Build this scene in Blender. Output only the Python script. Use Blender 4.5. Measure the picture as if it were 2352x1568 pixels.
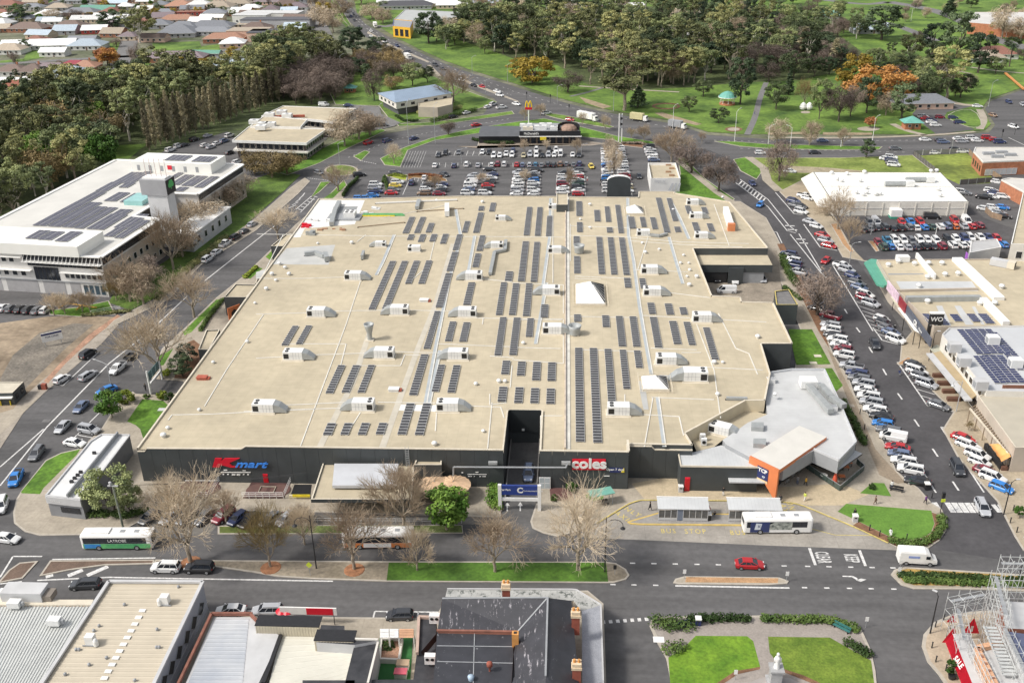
import bpy,bmesh,math,random
import numpy as np
from mathutils import Vector,Matrix
PI=math.acos(-1);RU=random.uniform;V=Vector;TU=tuple
def UP(z):return V([0,0,z])
random.seed(7);RNG=np.random.default_rng(11)
scene=bpy.context.scene;COL=scene.collection
for o in list(bpy.data.objects):bpy.data.objects.remove(o)
H=102.0;PITCH,YAW,ROLL=[math.radians(a)for a in(26.06,3.54,-1.07)]
F=2449*.91875
def cam_axes():
 cp,sp=math.cos(PITCH),math.sin(PITCH)
 fw=V((-math.sin(YAW)*cp,math.cos(YAW)*cp,-sp));r=V((math.cos(YAW),math.sin(YAW),0));u=r.cross(fw)
 c,s=math.cos(ROLL),math.sin(ROLL)
 return c*r+s*u,-s*r+c*u,fw
AX,AY,AZ=cam_axes();CP=UP(H)
cam=bpy.data.cameras.new('camera');camo=bpy.data.objects.new('camera',cam);COL.objects.link(camo)
camo.matrix_world=Matrix(((AX.x,AY.x,-AZ.x,0),(AX.y,AY.y,-AZ.y,0),(AX.z,AY.z,-AZ.z,H),(0,0,0,1)))
cam.sensor_width=36;cam.lens=2449/2560*36;cam.clip_end=9000;cam.clip_start=1
scene.camera=camo
SUN_EL,SUN_AZ=math.radians(47),math.radians(250)
w=bpy.data.worlds.new('World');scene.world=w;w.use_nodes=True
nt=w.node_tree;bg=nt.nodes['Background']
sky=nt.nodes.new('ShaderNodeTexSky');sky.sky_type='NISHITA';sky.sun_disc=False
sky.sun_elevation=SUN_EL;sky.sun_rotation=SUN_AZ;sky.dust_density=3.0;sky.air_density=1.0
hs=nt.nodes.new('ShaderNodeHueSaturation');hs.inputs['Saturation'].default_value=.30
nt.links.new(sky.outputs[0],hs.inputs['Color']);nt.links.new(hs.outputs[0],bg.inputs['Color'])
bg.inputs['Strength'].default_value=.135
sl=bpy.data.lights.new('sun','SUN');sl.energy=2.3;sl.angle=math.radians(9);sl.color=(1,.95,.88)
so=bpy.data.objects.new('sun',sl);COL.objects.link(so)
sd=V((math.sin(SUN_AZ)*math.cos(SUN_EL),math.cos(SUN_AZ)*math.cos(SUN_EL),math.sin(SUN_EL)))
so.rotation_euler=sd.to_track_quat('Z','Y').to_euler();so.location=(0,0,300)
vs=scene.view_settings;vs.view_transform='Standard';vs.look='None';vs.gamma=1;vs.use_curve_mapping=False;vs.exposure=0.42
def G(x,y,z=0.0):
 d=AX*((x-1176)/F)+AY*(-(y-784)/F)+AZ
 return CP+d*((z-H)/d.z)
def proj(p):
 v=Vector(p)-CP;k=v.dot(AZ);return 1176+F*v.dot(AX)/k,784-F*v.dot(AY)/k
def hgt(x,y,yt):
 g=G(x,y);lo,hi=0,70
 for i in range(30):
  m=(lo+hi)/2
  if proj(g+UP(m))[1]>yt:lo=m
  else:hi=m
 return lo
def Gs(pts,z=0.0):return[G(a,b,z)for a,b in pts]
MATS={}
def rgb(c):return(c[0],c[1],c[2],1)
def mul(c,k):return TU(min(1,max(0,v*k))for v in c)
def mat(name,col,rough=.8,var=.15,scale=.6,metal=0,col2=None,bump=0,spec=None,fine=0,stretch=None,coat=0):
 if name in MATS:return MATS[name]
 m=bpy.data.materials.new(name);m.use_nodes=True;n=m.node_tree;b=n.nodes['Principled BSDF']
 b.inputs['Roughness'].default_value=rough;b.inputs['Metallic'].default_value=metal
 if spec is not None:b.inputs['Specular IOR Level'].default_value=spec
 if coat:b.inputs['Coat Weight'].default_value=coat
 g=n.nodes.new('ShaderNodeNewGeometry');src=g.outputs['Position']
 if stretch:
  mp=n.nodes.new('ShaderNodeMapping');mp.inputs['Scale'].default_value=stretch;n.links.new(src,mp.inputs[0]);src=mp.outputs[0]
 t=n.nodes.new('ShaderNodeTexNoise');t.inputs['Scale'].default_value=scale;t.inputs['Detail'].default_value=6;t.inputs['Roughness'].default_value=.62
 n.links.new(src,t.inputs['Vector'])
 r=n.nodes.new('ShaderNodeValToRGB');r.color_ramp.elements[0].position=.32;r.color_ramp.elements[1].position=.68
 r.color_ramp.elements[0].color=rgb(mul(col,1-var));r.color_ramp.elements[1].color=rgb(mul(col2 or col,1+(0 if col2 else var)))
 n.links.new(t.outputs['Fac'],r.inputs[0]);out=r.outputs[0]
 if fine:
  t2=n.nodes.new('ShaderNodeTexNoise');t2.inputs['Scale'].default_value=scale*9;t2.inputs['Detail'].default_value=4
  n.links.new(g.outputs['Position'],t2.inputs['Vector'])
  mr=n.nodes.new('ShaderNodeMapRange');mr.inputs['From Min'].default_value=.3;mr.inputs['From Max'].default_value=.7
  mr.inputs['To Min'].default_value=1-fine;mr.inputs['To Max'].default_value=1+fine;n.links.new(t2.outputs['Fac'],mr.inputs[0])
  mx=n.nodes.new('ShaderNodeVectorMath');mx.operation='SCALE';n.links.new(out,mx.inputs[0]);n.links.new(mr.outputs[0],mx.inputs['Scale']);out=mx.outputs[0]
 n.links.new(out,b.inputs['Base Color'])
 if bump:
  bp=n.nodes.new('ShaderNodeBump');bp.inputs['Strength'].default_value=bump;bp.inputs['Distance'].default_value=.05
  n.links.new(t.outputs['Fac'],bp.inputs['Height']);n.links.new(bp.outputs[0],b.inputs['Normal'])
 m['out']=0;MATS[name]=m;return m
def grid_over(m,su,sv,width=.03,dark=.86,rot=0):
 """faint joints: two sets of thin lines over a material's colour"""
 n=m.node_tree;b=n.nodes['Principled BSDF'];l=b.inputs['Base Color'].links[0];src=l.from_socket
 g=n.nodes.new('ShaderNodeNewGeometry');sp=n.nodes.new('ShaderNodeSeparateXYZ')
 if rot:
  mp=n.nodes.new('ShaderNodeMapping');mp.inputs['Rotation'].default_value=(0,0,rot);n.links.new(g.outputs['Position'],mp.inputs[0]);n.links.new(mp.outputs[0],sp.inputs[0])
 else:n.links.new(g.outputs['Position'],sp.inputs[0])
 acc=None
 for ax,s in((0,su),(1,sv)):
  if not s:continue
  d=n.nodes.new('ShaderNodeMath');d.operation='DIVIDE';d.inputs[1].default_value=s;n.links.new(sp.outputs[ax],d.inputs[0])
  f=n.nodes.new('ShaderNodeMath');f.operation='FRACT';n.links.new(d.outputs[0],f.inputs[0])
  k=n.nodes.new('ShaderNodeMath');k.operation='LESS_THAN';k.inputs[1].default_value=width/s;n.links.new(f.outputs[0],k.inputs[0])
  if acc is None:acc=k.outputs[0]
  else:
   a=n.nodes.new('ShaderNodeMath');a.operation='MAXIMUM';n.links.new(acc,a.inputs[0]);n.links.new(k.outputs[0],a.inputs[1]);acc=a.outputs[0]
 mr=n.nodes.new('ShaderNodeMapRange');mr.inputs['To Min'].default_value=1;mr.inputs['To Max'].default_value=dark;n.links.new(acc,mr.inputs[0])
 v=n.nodes.new('ShaderNodeVectorMath');v.operation='SCALE';n.links.new(src,v.inputs[0]);n.links.new(mr.outputs[0],v.inputs['Scale'])
 n.links.new(v.outputs[0],b.inputs['Base Color']);return m
def objcol(name,rough=.35,var=.06,scale=2,coat=0):
 """colour comes from object's own colour, so alike things share one material"""
 m=bpy.data.materials.new(name);m.use_nodes=True;n=m.node_tree;b=n.nodes['Principled BSDF']
 b.inputs['Roughness'].default_value=rough
 if coat:b.inputs['Coat Weight'].default_value=coat
 oi=n.nodes.new('ShaderNodeObjectInfo');g=n.nodes.new('ShaderNodeNewGeometry')
 t=n.nodes.new('ShaderNodeTexNoise');t.inputs['Scale'].default_value=scale;t.inputs['Detail'].default_value=5;n.links.new(g.outputs['Position'],t.inputs['Vector'])
 mr=n.nodes.new('ShaderNodeMapRange');mr.inputs['From Min'].default_value=.3;mr.inputs['From Max'].default_value=.7
 mr.inputs['To Min'].default_value=1-var;mr.inputs['To Max'].default_value=1+var;n.links.new(t.outputs['Fac'],mr.inputs[0])
 v=n.nodes.new('ShaderNodeVectorMath');v.operation='SCALE';n.links.new(oi.outputs['Color'],v.inputs[0]);n.links.new(mr.outputs[0],v.inputs['Scale'])
 n.links.new(v.outputs[0],b.inputs['Base Color']);MATS[name]=m;return m
def leafmat(name,a,bcol,c,var_obj=.25):
 """leaf colour drifts from clump to clump and from tree to tree"""
 m=bpy.data.materials.new(name);m.use_nodes=True;n=m.node_tree;b=n.nodes['Principled BSDF'];b.inputs['Roughness'].default_value=.65
 b.inputs['Specular IOR Level'].default_value=.25
 g=n.nodes.new('ShaderNodeNewGeometry');oi=n.nodes.new('ShaderNodeObjectInfo')
 t=n.nodes.new('ShaderNodeTexNoise');t.inputs['Scale'].default_value=.33;t.inputs['Detail'].default_value=5;t.inputs['Roughness'].default_value=.7
 n.links.new(g.outputs['Position'],t.inputs['Vector'])
 r=n.nodes.new('ShaderNodeValToRGB');e=r.color_ramp.elements;e[0].position=.33;e[0].color=rgb(a);e[1].position=.7;e[1].color=rgb(c)
 k=e.new(.52);k.color=rgb(bcol);ad=n.nodes.new('ShaderNodeMath');ad.operation='MULTIPLY_ADD';n.links.new(oi.outputs['Random'],ad.inputs[0]);ad.inputs[1].default_value=.36;n.links.new(t.outputs['Fac'],ad.inputs[2]);a2=n.nodes.new('ShaderNodeMath');a2.inputs[1].default_value=-.16;n.links.new(ad.outputs[0],a2.inputs[0]);n.links.new(a2.outputs[0],r.inputs[0])
 mr=n.nodes.new('ShaderNodeMapRange');mr.inputs['To Min'].default_value=1-var_obj;mr.inputs['To Max'].default_value=1+var_obj;n.links.new(oi.outputs['Random'],mr.inputs[0])
 v=n.nodes.new('ShaderNodeVectorMath');v.operation='SCALE';n.links.new(r.outputs[0],v.inputs[0]);n.links.new(mr.outputs[0],v.inputs['Scale'])
 n.links.new(v.outputs[0],b.inputs['Base Color']);MATS[name]=m;return m
asphalt=mat('asphalt',(.100,.097,.097),.9,.30,.11,fine=.12,stretch=(.14,1.7,1))
asphalt2=mat('asphalt_right_street',(.070,.067,.070),.9,.24,.13,fine=.12)
asphalt3=mat('asphalt_pale',(.17,.165,.162),.9,.12,.12,fine=.12)
concrete=grid_over(mat('concrete',(.36,.315,.25),.85,.16,.22,fine=.1),3,3,.06,.84)
concrete2=grid_over(mat('apron_concrete',(.31,.285,.25),.85,.17,.2,fine=.1),4.5,4.5,.07,.82)
kerb_m=mat('kerb_stone',(.42,.38,.32),.85,.12,1)
kerb_y=mat('kerb_yellow',(.55,.40,.12),.7,.18,.8)
paint_w=mat('road_paint_white',(.60,.59,.57),.7,.32,2.5)
paint_y=mat('road_paint_yellow',(.52,.42,.14),.7,.3,2.5)
grass=mat('grass',(.075,.175,.016),.95,.35,.16,col2=(.135,.27,.025),fine=.3)
grass_far=mat('park_grass',(.070,.150,.022),.95,.4,.06,col2=(.165,.265,.04),fine=.25)
turf=mat('lawn_turf',(.10,.215,.028),.95,.14,.3,col2=(.125,.25,.035),fine=.15)
grass_dry=mat('rough_grass',(.16,.20,.05),.95,.4,.08,col2=(.19,.27,.04),fine=.3)
dirt=mat('bare_dirt',(.22,.165,.11),.95,.35,.09,col2=(.38,.30,.21),fine=.2)
mulch=mat('bark_mulch',(.19,.10,.055),.95,.3,.9,fine=.35)
bark_or=mat('orange_bark',(.42,.25,.13),.95,.2,1.2,fine=.35)
suburb=mat('suburb_ground',(.085,.13,.04),.95,.5,.04,col2=(.22,.21,.15),fine=.3)
white=mat('white_paint',(.78,.77,.74),.5,.05,.5)
offwhite=mat('offwhite_wall',(.66,.63,.57),.7,.08,.3)
black=mat('black_metal',(.02,.02,.022),.5,.2,2)
steel=mat('galvanised_steel',(.46,.47,.47),.42,.14,.8,metal=.35)
ducts=mat('sheet_metal_duct',(.36,.375,.37),.45,.12,.8,metal=.2)
greypl=mat('grey_paint',(.30,.31,.32),.6,.1,.8)
cream=mat('cream_coping',(.62,.56,.45),.7,.1,.6)
membrane=grid_over(mat('tan_membrane',(.465,.402,.287),.85,.13,.06,fine=.07),2.0,1.2,.06,.90)
char=mat('charcoal_cladding',(.056,.063,.065),.55,.14,.35)
glass=mat('dark_glass',(.018,.022,.03),.12,.3,.5,spec=.6)
glassb=mat('blue_glass',(.05,.08,.10),.12,.3,.5,spec=.6)
class MB:
 def __init__(s):s.v=[];s.f=[];s.m=[]
 def quad(s,a,b,c,d,m=0):s.poly([a,b,c,d],m)
 def poly(s,pts,m=0):
  i=len(s.v);s.v+=[TU(p)for p in pts];s.f.append(TU(range(i,i+len(pts))));s.m.append(m)
 def box(s,x0,x1,y0,y1,z0,z1,m=0,top=None,bottom=True):
  i=len(s.v)
  s.v+=[(x0,y0,z0),(x1,y0,z0),(x1,y1,z0),(x0,y1,z0),(x0,y0,z1),(x1,y0,z1),(x1,y1,z1),(x0,y1,z1)]
  fs=[(0,1,5,4),(1,2,6,5),(2,3,7,6),(3,0,4,7)];ms=[m]*4
  fs.append((4,5,6,7));ms.append(m if top is None else top)
  if bottom:fs.append((3,2,1,0));ms.append(m)
  for q,k in zip(fs,ms):s.f.append(TU(i+j for j in q));s.m.append(k)
  return s
 def prism(s,pts,z0,z1,m=0,top=None,cap=True,bot=False):
  n=len(pts);i=len(s.v)
  if sum((pts[k][0]*pts[(k+1)%n][1]-pts[(k+1)%n][0]*pts[k][1])for k in range(n))<0:pts=list(reversed(pts))
  s.v+=[(p[0],p[1],z0)for p in pts]+[(p[0],p[1],z1)for p in pts]
  for k in range(n):s.f.append((i+k,i+(k+1)%n,i+n+(k+1)%n,i+n+k));s.m.append(m)
  if cap:s.f.append(TU(range(i+n,i+2*n)));s.m.append(m if top is None else top)
  if bot:s.f.append(TU(range(i+n-1,i-1,-1)));s.m.append(m)
  return s
 def tube(s,a,b,r0,r1=None,n=6,m=0,cap=True):
  a=Vector(a);b=Vector(b);r1=r0 if r1 is None else r1;d=b-a
  if d.length<1e-6:return s
  d.normalize();u=d.cross(UP(1)if abs(d.z)<.95 else V((1,0,0))).normalized();v=d.cross(u);i=len(s.v)
  for c,r in((a,r0),(b,r1)):
   for k in range(n):
    t=2*PI*k/n;p=c+(u*math.cos(t)+v*math.sin(t))*r;s.v.append(TU(p))
  for k in range(n):s.f.append((i+k,i+(k+1)%n,i+n+(k+1)%n,i+n+k));s.m.append(m)
  if cap:s.f.append(TU(i+n+k for k in range(n)));s.m.append(m);s.f.append(TU(i+n-1-k for k in range(n)));s.m.append(m)
  return s
 def path(s,pts,r,n=6,m=0):
  for a,b in zip(pts[:-1],pts[1:]):s.tube(a,b,r,r,n,m)
  return s
 def beam(s,a,b,w,h,m=0):
  """a bar of rectangular section from a to b (b level with or above a)"""
  a=Vector(a);b=Vector(b);d=(b-a);
  if d.length<1e-6:return s
  d.normalize();u=d.cross(UP(1)if abs(d.z)<.98 else V((1,0,0))).normalized();v=u.cross(d);i=len(s.v)
  for c in(a,b):
   for su,sv in((-1,-1),(1,-1),(1,1),(-1,1)):s.v.append(TU(c+u*(su*w/2)+v*(sv*h/2)))
  for q in((0,1,5,4),(1,2,6,5),(2,3,7,6),(3,0,4,7),(3,2,1,0),(4,5,6,7)):s.f.append(TU(i+j for j in q));s.m.append(m)
  return s
 def lathe(s,prof,n=12,m=0,c=(0,0,0)):
  i=len(s.v)
  for r,z in prof:
   for k in range(n):t=2*PI*k/n;s.v.append((c[0]+r*math.cos(t),c[1]+r*math.sin(t),c[2]+z))
  for j in range(len(prof)-1):
   for k in range(n):s.f.append((i+j*n+k,i+j*n+(k+1)%n,i+(j+1)*n+(k+1)%n,i+(j+1)*n+k));s.m.append(m)
  if prof[-1][0]>1e-3:s.f.append(TU(i+(len(prof)-1)*n+k for k in range(n)));s.m.append(m)
  return s
 def mesh(s,name,mats,smooth=False):
  me=bpy.data.meshes.new(name);me.from_pydata(s.v,[],s.f)
  for k in(mats if isinstance(mats,(list,tuple))else[mats]):me.materials.append(k)
  if max(s.m or[0])>0:me.polygons.foreach_set('material_index',s.m)
  if smooth:me.polygons.foreach_set('use_smooth',[True]*len(me.polygons))
  me.update();return me
def LK(name,data,parent=None,loc=(0,0,0),rz=0,col=None,scale=None):
 o=bpy.data.objects.new(name,data);COL.objects.link(o)
 if parent is not None:o.parent=parent
 o.location=loc
 if rz:o.rotation_euler=(0,0,rz)
 if col:o.color=rgb(col)
 if scale:o.scale=scale if isinstance(scale,(tuple,list))else(scale,)*3
 return o
def PA(name,mb,mats,parent=None,loc=(0,0,0),rz=0,col=None,smooth=False):
 return LK(name,mb.mesh(name,mats,smooth),parent,loc,rz,col)
def XY(s):return[TU(float(v)if '.' in v else int(v)for v in q.split(','))for q in s.split()]
def CL(s):return[(a,float(b),float(c))for a,b,c in(q.split(',')for q in s.split())]
def DL(mk,s):
 for q in s.split():
  a,b,c,d,w=[float(v)for v in q.split(',')];dash(mk,(a,b),(c,d),w)
def BX(name,mats,parent,*d):
 mb=MB();mb.box(*d);return PA(name,mb,mats,parent)
def SP(shape,name,mats,parent,*a,**k):
 mb=MB();getattr(mb,shape)(*a,**k);return PA(name,mb,mats,parent)
def tag(o,label,cat,group=None,kind=None):
 o['label']=label;o['category']=cat
 if group:o['group']=group
 if kind:o['kind']=kind
 return o
def TH(name,label,cat,loc=(0,0,0),rz=0,group=None):
 return tag(LK(name,None,None,loc,rz),label,cat,group)
def struct(name,mb,mats,smooth=False):
 o=PA(name,mb,mats,smooth=smooth);o['kind']='structure';return o
def stuff(name,mb,mats,label,cat,parent=None):
 o=PA(name,mb,mats,parent);o['kind']='stuff'
 if parent is None:o['label']=label;o['category']=cat
 return o
def copy_tree(root,loc,rz=0,label=None,group=None,col=None,scale=None):
 r=root.copy();COL.objects.link(r);r.location=loc;r.rotation_euler=(0,0,rz)
 if scale:r.scale=scale if isinstance(scale,(tuple,list))else(scale,)*3
 if label:r['label']=label
 if group:r['group']=group
 if col:r.color=rgb(col)
 for ch in root.children:
  c=ch.copy();COL.objects.link(c);c.parent=r
  if col:c.color=rgb(col)
  for g in ch.children:
   d=g.copy();COL.objects.link(d);d.parent=c
 return r
def inset(pts,d):
 n=len(pts);P=[V((p[0],p[1]))for p in pts]
 a=sum(P[k].x*P[(k+1)%n].y-P[(k+1)%n].x*P[k].y for k in range(n))
 if a<0:P.reverse()
 out=[]
 for k in range(n):
  p,q,r=P[k-1],P[k],P[(k+1)%n];e1=(q-p).normalized();e2=(r-q).normalized()
  n1=V((-e1.y,e1.x));n2=V((-e2.y,e2.x));b=n1+n2
  if b.length<.2:b=n1
  else:b=b*(1/max(.35,(b.length_squared/2)))
  out.append(q+b*d)
 return P,out
def smooth_pts(pts,it=2):
 for _ in range(it):
  q=[]
  for k in range(len(pts)):
   a,b=pts[k],pts[(k+1)%len(pts)]
   q.append((a[0]*.75+b[0]*.25,a[1]*.75+b[1]*.25));q.append((a[0]*.25+b[0]*.75,a[1]*.25+b[1]*.75))
  pts=q
 return pts
def SB(name,ptsD,top,z=.12,kerb=kerb_m,kw=.3,sm=0,z0=-.04):
 """a raised piece of ground with a kerb round it"""
 pts=[(g.x,g.y)for g in Gs(smooth_pts(ptsD,sm)if sm else ptsD,z)]
 mb=MB()
 if kerb is None:mb.prism(pts,z0,z,0)
 else:
  P,I=inset(pts,kw);n=len(P);mb.prism(P,z0,z,1,cap=False)
  for k in range(n):mb.quad((*P[k],z),(*P[(k+1)%n],z),(*I[(k+1)%n],z),(*I[k],z),1)
  mb.poly([(*p,z)for p in I],0)
 return struct(name,mb,[top,kerb or top])
def SH(name,ptsD,m,z,sm=0):
 mb=MB();pts=[TU(g)for g in Gs(smooth_pts(ptsD,sm)if sm else ptsD,z)];mb.poly(pts)
 o=struct(name,mb,[m]);me=o.data
 if me.polygons and me.polygons[0].normal.z<0:me.flip_normals()
 return o
def strip_pts(ptsD,width,z):
 P=[V((g.x,g.y))for g in Gs(ptsD,0)];L=[];R=[]
 for k,p in enumerate(P):
  d=(P[min(k+1,len(P)-1)]-P[max(k-1,0)]).normalized();nn=V((-d.y,d.x));wd=width[k]if isinstance(width,(list,tuple))else width
  L.append(p+nn*wd/2);R.append(p-nn*wd/2)
 return L,R
def road(name,ptsD,width,m,z=.006,mb=None):
 L,R=strip_pts(ptsD,width,z);own=mb is None;mb=mb or MB()
 for k in range(len(L)-1):mb.quad((*R[k],z),(*R[k+1],z),(*L[k+1],z),(*L[k],z))
 if own:return struct(name,mb,[m])
def curve_pts(pts,it=2):
 for _ in range(it):
  q=[pts[0]]
  for a,b in zip(pts[:-1],pts[1:]):
   q.append((a[0]*.75+b[0]*.25,a[1]*.75+b[1]*.25));q.append((a[0]*.25+b[0]*.75,a[1]*.25+b[1]*.75))
  pts=q+[pts[-1]]
 return pts
def dash(mb,a,b,w,n=1,fill=1.0,z=.014):
 """painted line from a to b (picture points); n dashes"""
 A=G(*a);B=G(*b);d=(B-A);L=d.length;d.normalize();nn=V((-d.y,d.x,0))*w/2
 for k in range(n):
  p=A+d*(L*k/n);q=A+d*(L*(k+fill)/n)
  mb.quad((p.x-nn.x,p.y-nn.y,z),(q.x-nn.x,q.y-nn.y,z),(q.x+nn.x,q.y+nn.y,z),(p.x+nn.x,p.y+nn.y,z))
def text(s,size,m,parent,loc,rot,name='lettering',ext=.03,shear=0,bold=0,align='CENTER',sx=1):
 c=bpy.data.curves.new(name,'FONT');c.body=s;c.size=size;c.extrude=ext;c.shear=shear;c.offset=bold;c.align_x=align;c.align_y='CENTER'
 c.resolution_u=3
 c.materials.append(m);o=bpy.data.objects.new(name,c);COL.objects.link(o);o.parent=parent;o.location=loc;o.rotation_euler=rot;o.scale=(sx,1,1)
 return o
ORD=['first','second','third','fourth','fifth','sixth','seventh','eighth','ninth','tenth','eleventh','twelfth','thirteenth','fourteenth','fifteenth','sixteenth','seventeenth','eighteenth','nineteenth','twentieth']
ORD+=['twenty-'+a for a in ORD[:9]]+['thirtieth']+['thirty-'+a for a in ORD[:9]]+['fortieth']
#  GROUND
mb=MB();mb.quad((-2600,-400,-.10),(2600,-400,-.10),(2600,4200,-.10),(-2600,4200,-.10));struct('ground',mb,[suburb])
SH('road_surface',XY('-300,2000 2700,2000 2700,300 2352,205 2276,232 2262,250 2286,287 2272,304 2127,315 1764,320 1626,310 1551,285 1451,269 1376,255 1301,237 1238,217 1176,197 1088,170 1025,148 963,120 913,95 838,55 795,0 775,-30 748,-30 768,0 803,50 838,84 888,110 938,140 988,162 1063,197 1138,228 1110,262 1000,285 880,310 790,345 640,370 560,340 520,300 380,345 250,430 -300,760'),asphalt,0)
SH('right_street',XY('1560,335 1640,400 1700,455 1762,540 1800,640 1850,740 1914,812 1964,907 2019,995 2059,1080 2141,1155 2176,1202 2134,1258 2330,1290 2352,1262 2352,1160 2250,1050 2130,860 2060,740 1985,620 1930,540 1870,470 1800,430 1735,405 1690,372 1630,345'),asphalt2,.004)
SH('park_lawn',XY('820,30 913,88 963,113 1025,141 1088,163 1176,190 1238,210 1301,230 1376,248 1451,262 1551,278 1626,303 1700,308 2127,308 2262,299 2276,285 2254,250 2270,228 2352,200 2620,150 2620,-60 800,-60'),grass_far,.05)
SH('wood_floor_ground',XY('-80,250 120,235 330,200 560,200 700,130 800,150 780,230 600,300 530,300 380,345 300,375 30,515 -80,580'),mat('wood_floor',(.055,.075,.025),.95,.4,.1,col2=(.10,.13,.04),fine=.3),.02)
SH('lawn',XY('240,335 340,330 320,345 265,390 250,385'),grass_far,.04)
for pts in(XY('350,99 458,95 464,112 352,124'),XY('70,108 112,105 112,130 50,142'),XY('0,140 55,135 60,142 0,148'),XY('250,95 296,98 272,128 248,130'),XY('250,145 270,140 258,200 225,210'),XY('322,130 350,128 345,160 318,165'),XY('0,20 25,18 28,35 0,38'),XY('90,5 160,-10 150,2 100,14 58,18'),XY('320,8 400,6 398,24 322,28'),XY('450,108 520,100 500,118 452,120'),XY('535,165 580,158 570,178 545,180'),XY('755,0 762,0 800,60 795,62 770,40'),XY('688,0 697,0 735,88 722,92'),XY('900,35 925,60 975,95 1000,100 1000,125 960,112 915,88 880,60')):
 SH('lawn',pts,grass_far,.03)
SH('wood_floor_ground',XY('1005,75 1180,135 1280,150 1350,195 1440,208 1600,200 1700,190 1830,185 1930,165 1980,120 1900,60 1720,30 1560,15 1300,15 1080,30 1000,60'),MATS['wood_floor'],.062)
for n,p,wd in(('suburb_street',XY('55,26 100,16 165,-8 200,-20'),9),('suburb_street',XY('318,40 305,70 296,100 288,120 266,165'),11),('suburb_street',XY('-40,150 60,144 150,138 285,130 360,128 500,119 580,110'),7),('suburb_street',XY('690,-20 702,0 725,45 748,92 752,100'),12),('suburb_street',[(700,100),(752,98),(800,92)],7),('suburb_street',[(915,55),(890,62),(862,60)],8),('park_road',XY('2040,5 2120,18 2180,35 2240,62 2352,70 2450,80'),11),('park_road',XY('1980,45 2050,55 2110,78 2150,95'),7),('park_road',[(2270,85),(2352,110),(2450,130)],12),('park_road',[(1890,0),(1990,12),(2040,5)],8)):
 road(n,curve_pts(p),wd,asphalt3,.06)
for p,wd,m in((XY('1760,190 1745,225 1735,270 1716,310'),2.6,asphalt3),([(1310,222),(1345,214),(1385,202)],2,asphalt3),([(1330,198),(1400,203),(1560,212)],2.2,concrete),([(2230,155),(2300,165),(2400,172)],2,concrete),(XY('2120,212 2150,222 2200,240 2240,243'),4,concrete),([(2250,252),(2262,275),(2250,297)],3,concrete),([(2230,170),(2140,150),(2120,148)],2,concrete),(XY('1764,316 1940,318 2127,312 2240,303'),2.2,concrete),([(2050,285),(2080,300),(2125,311)],3,concrete),([(985,150),(1010,175)],2,concrete),([(800,225),(830,206),(840,205)],2.2,concrete),([(805,232),(845,207)],2.0,concrete)):
 road('footpath',curve_pts(p),wd,m,.075)
SH('park_car_park',XY('2095,262 2110,245 2180,232 2240,243 2175,258 2168,270 2240,298 2150,308 2120,285'),asphalt,.07)
SB('park_car_park_lawn',XY('2170,268 2200,252 2240,252 2258,285 2245,294 2215,290'),grass_far,.16,sm=1)
for cx,cy,rx,ry,m in((1530,244,33,7.5,mulch),(1685,297,20,5.5,mulch),(1685,297,14,3.8,concrete),(1995,296,26,5,concrete),(1850,258,11,3,concrete)):
 SH('garden_bed',[(cx+rx*math.cos(t*PI/12),cy+ry*math.sin(t*PI/12))for t in range(24)],m,.085 if m is mulch else .10)
SH('garden_bed_lawn',[(1530+26*math.cos(t*PI/12),244+4.6*math.sin(t*PI/12))for t in range(24)],grass_far,.10)
for p in(XY('1330,222 1350,228 1405,245 1385,250 1345,236'),XY('1503,260 1520,258 1612,285 1600,288 1530,272'),XY('1764,304 1850,303 1850,308 1764,310'),XY('1890,304 2003,305 2003,310 1890,310')):
 SH('garden_bed',p,mat('fallow_bed',(.30,.235,.15),.95,.3,.4,fine=.3),.08)
SB('corner_lawn',XY('1142,234 1063,205 990,172 920,152 870,142 800,160 758,215 770,240 870,243 905,288 960,276 1060,262 1112,246'),grass_far,.14)
SH('side_car_park',XY('806,240 872,246 876,262 920,282 905,290 860,300 820,295 790,262'),asphalt3,.15)
SB('verge',XY('912,285 1000,280 1100,266 1176,255 1182,262 1100,274 1000,288 915,290'),grass_far,.14)
SB('verge',XY('735,374 800,340 887,300 868,293 800,312 745,338 690,352 650,380 640,396 660,402'),grass,.14)
SB('verge',XY('873,364 900,350 930,338 990,317 1050,303 1100,293 1185,280 1250,272 1330,290 1420,313 1506,326 1500,334 1430,331 1410,322 1335,314 1330,306 1100,306 1060,312 1000,322 937,345 920,383 883,379'),grass,.14)
SB('highway_median',XY('1246,258 1300,265 1380,282 1411,291 1400,294 1340,284 1280,272 1244,262'),grass_far,.16)
SB('highway_median',XY('1764,331 1900,334 2027,337 2020,343 1900,344 1764,341 1700,336 1640,324 1690,325'),grass,.16)
SB('highway_median',XY('772,0 764,-20 758,-20 766,4 790,48 802,60 806,56 790,30'),grass_far,.16)
SB('highway_separator',XY('1055,178 1120,204 1190,232 1192,235 1120,209 1053,182'),concrete,.16,kw=.2)
SB('highway_separator',XY('845,72 900,104 985,141 984,144 898,108 843,76'),concrete,.16,kw=.2)
SB('roundabout_island',[(784+39*math.cos(t*PI/14),391+12.5*math.sin(t*PI/14))for t in range(28)],grass_dry,.16,kw=.7)
SB('splitter_island',XY('715,453 736,418 760,417 732,443'),grass,.14)
SB('splitter_island',XY('811,359 838,345 850,349 830,369'),grass,.14)
SB('verge',XY('1548,439 1562,400 1556,362 1572,362 1622,412 1688,457 1676,465 1552,444'),grass,.14)
SB('verge',XY('1684,366 1716,360 1754,390 1738,412 1700,392'),grass,.14)
SB('vacant_lot_lawn',XY('1722,362 1939,362 2096,356 2150,398 1880,397 1869,430 1850,438 1790,436 1764,420 1756,396'),mat('patchy_grass',(.15,.22,.03),.95,.4,.1,col2=(.25,.30,.07),fine=.25),.105)
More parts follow.
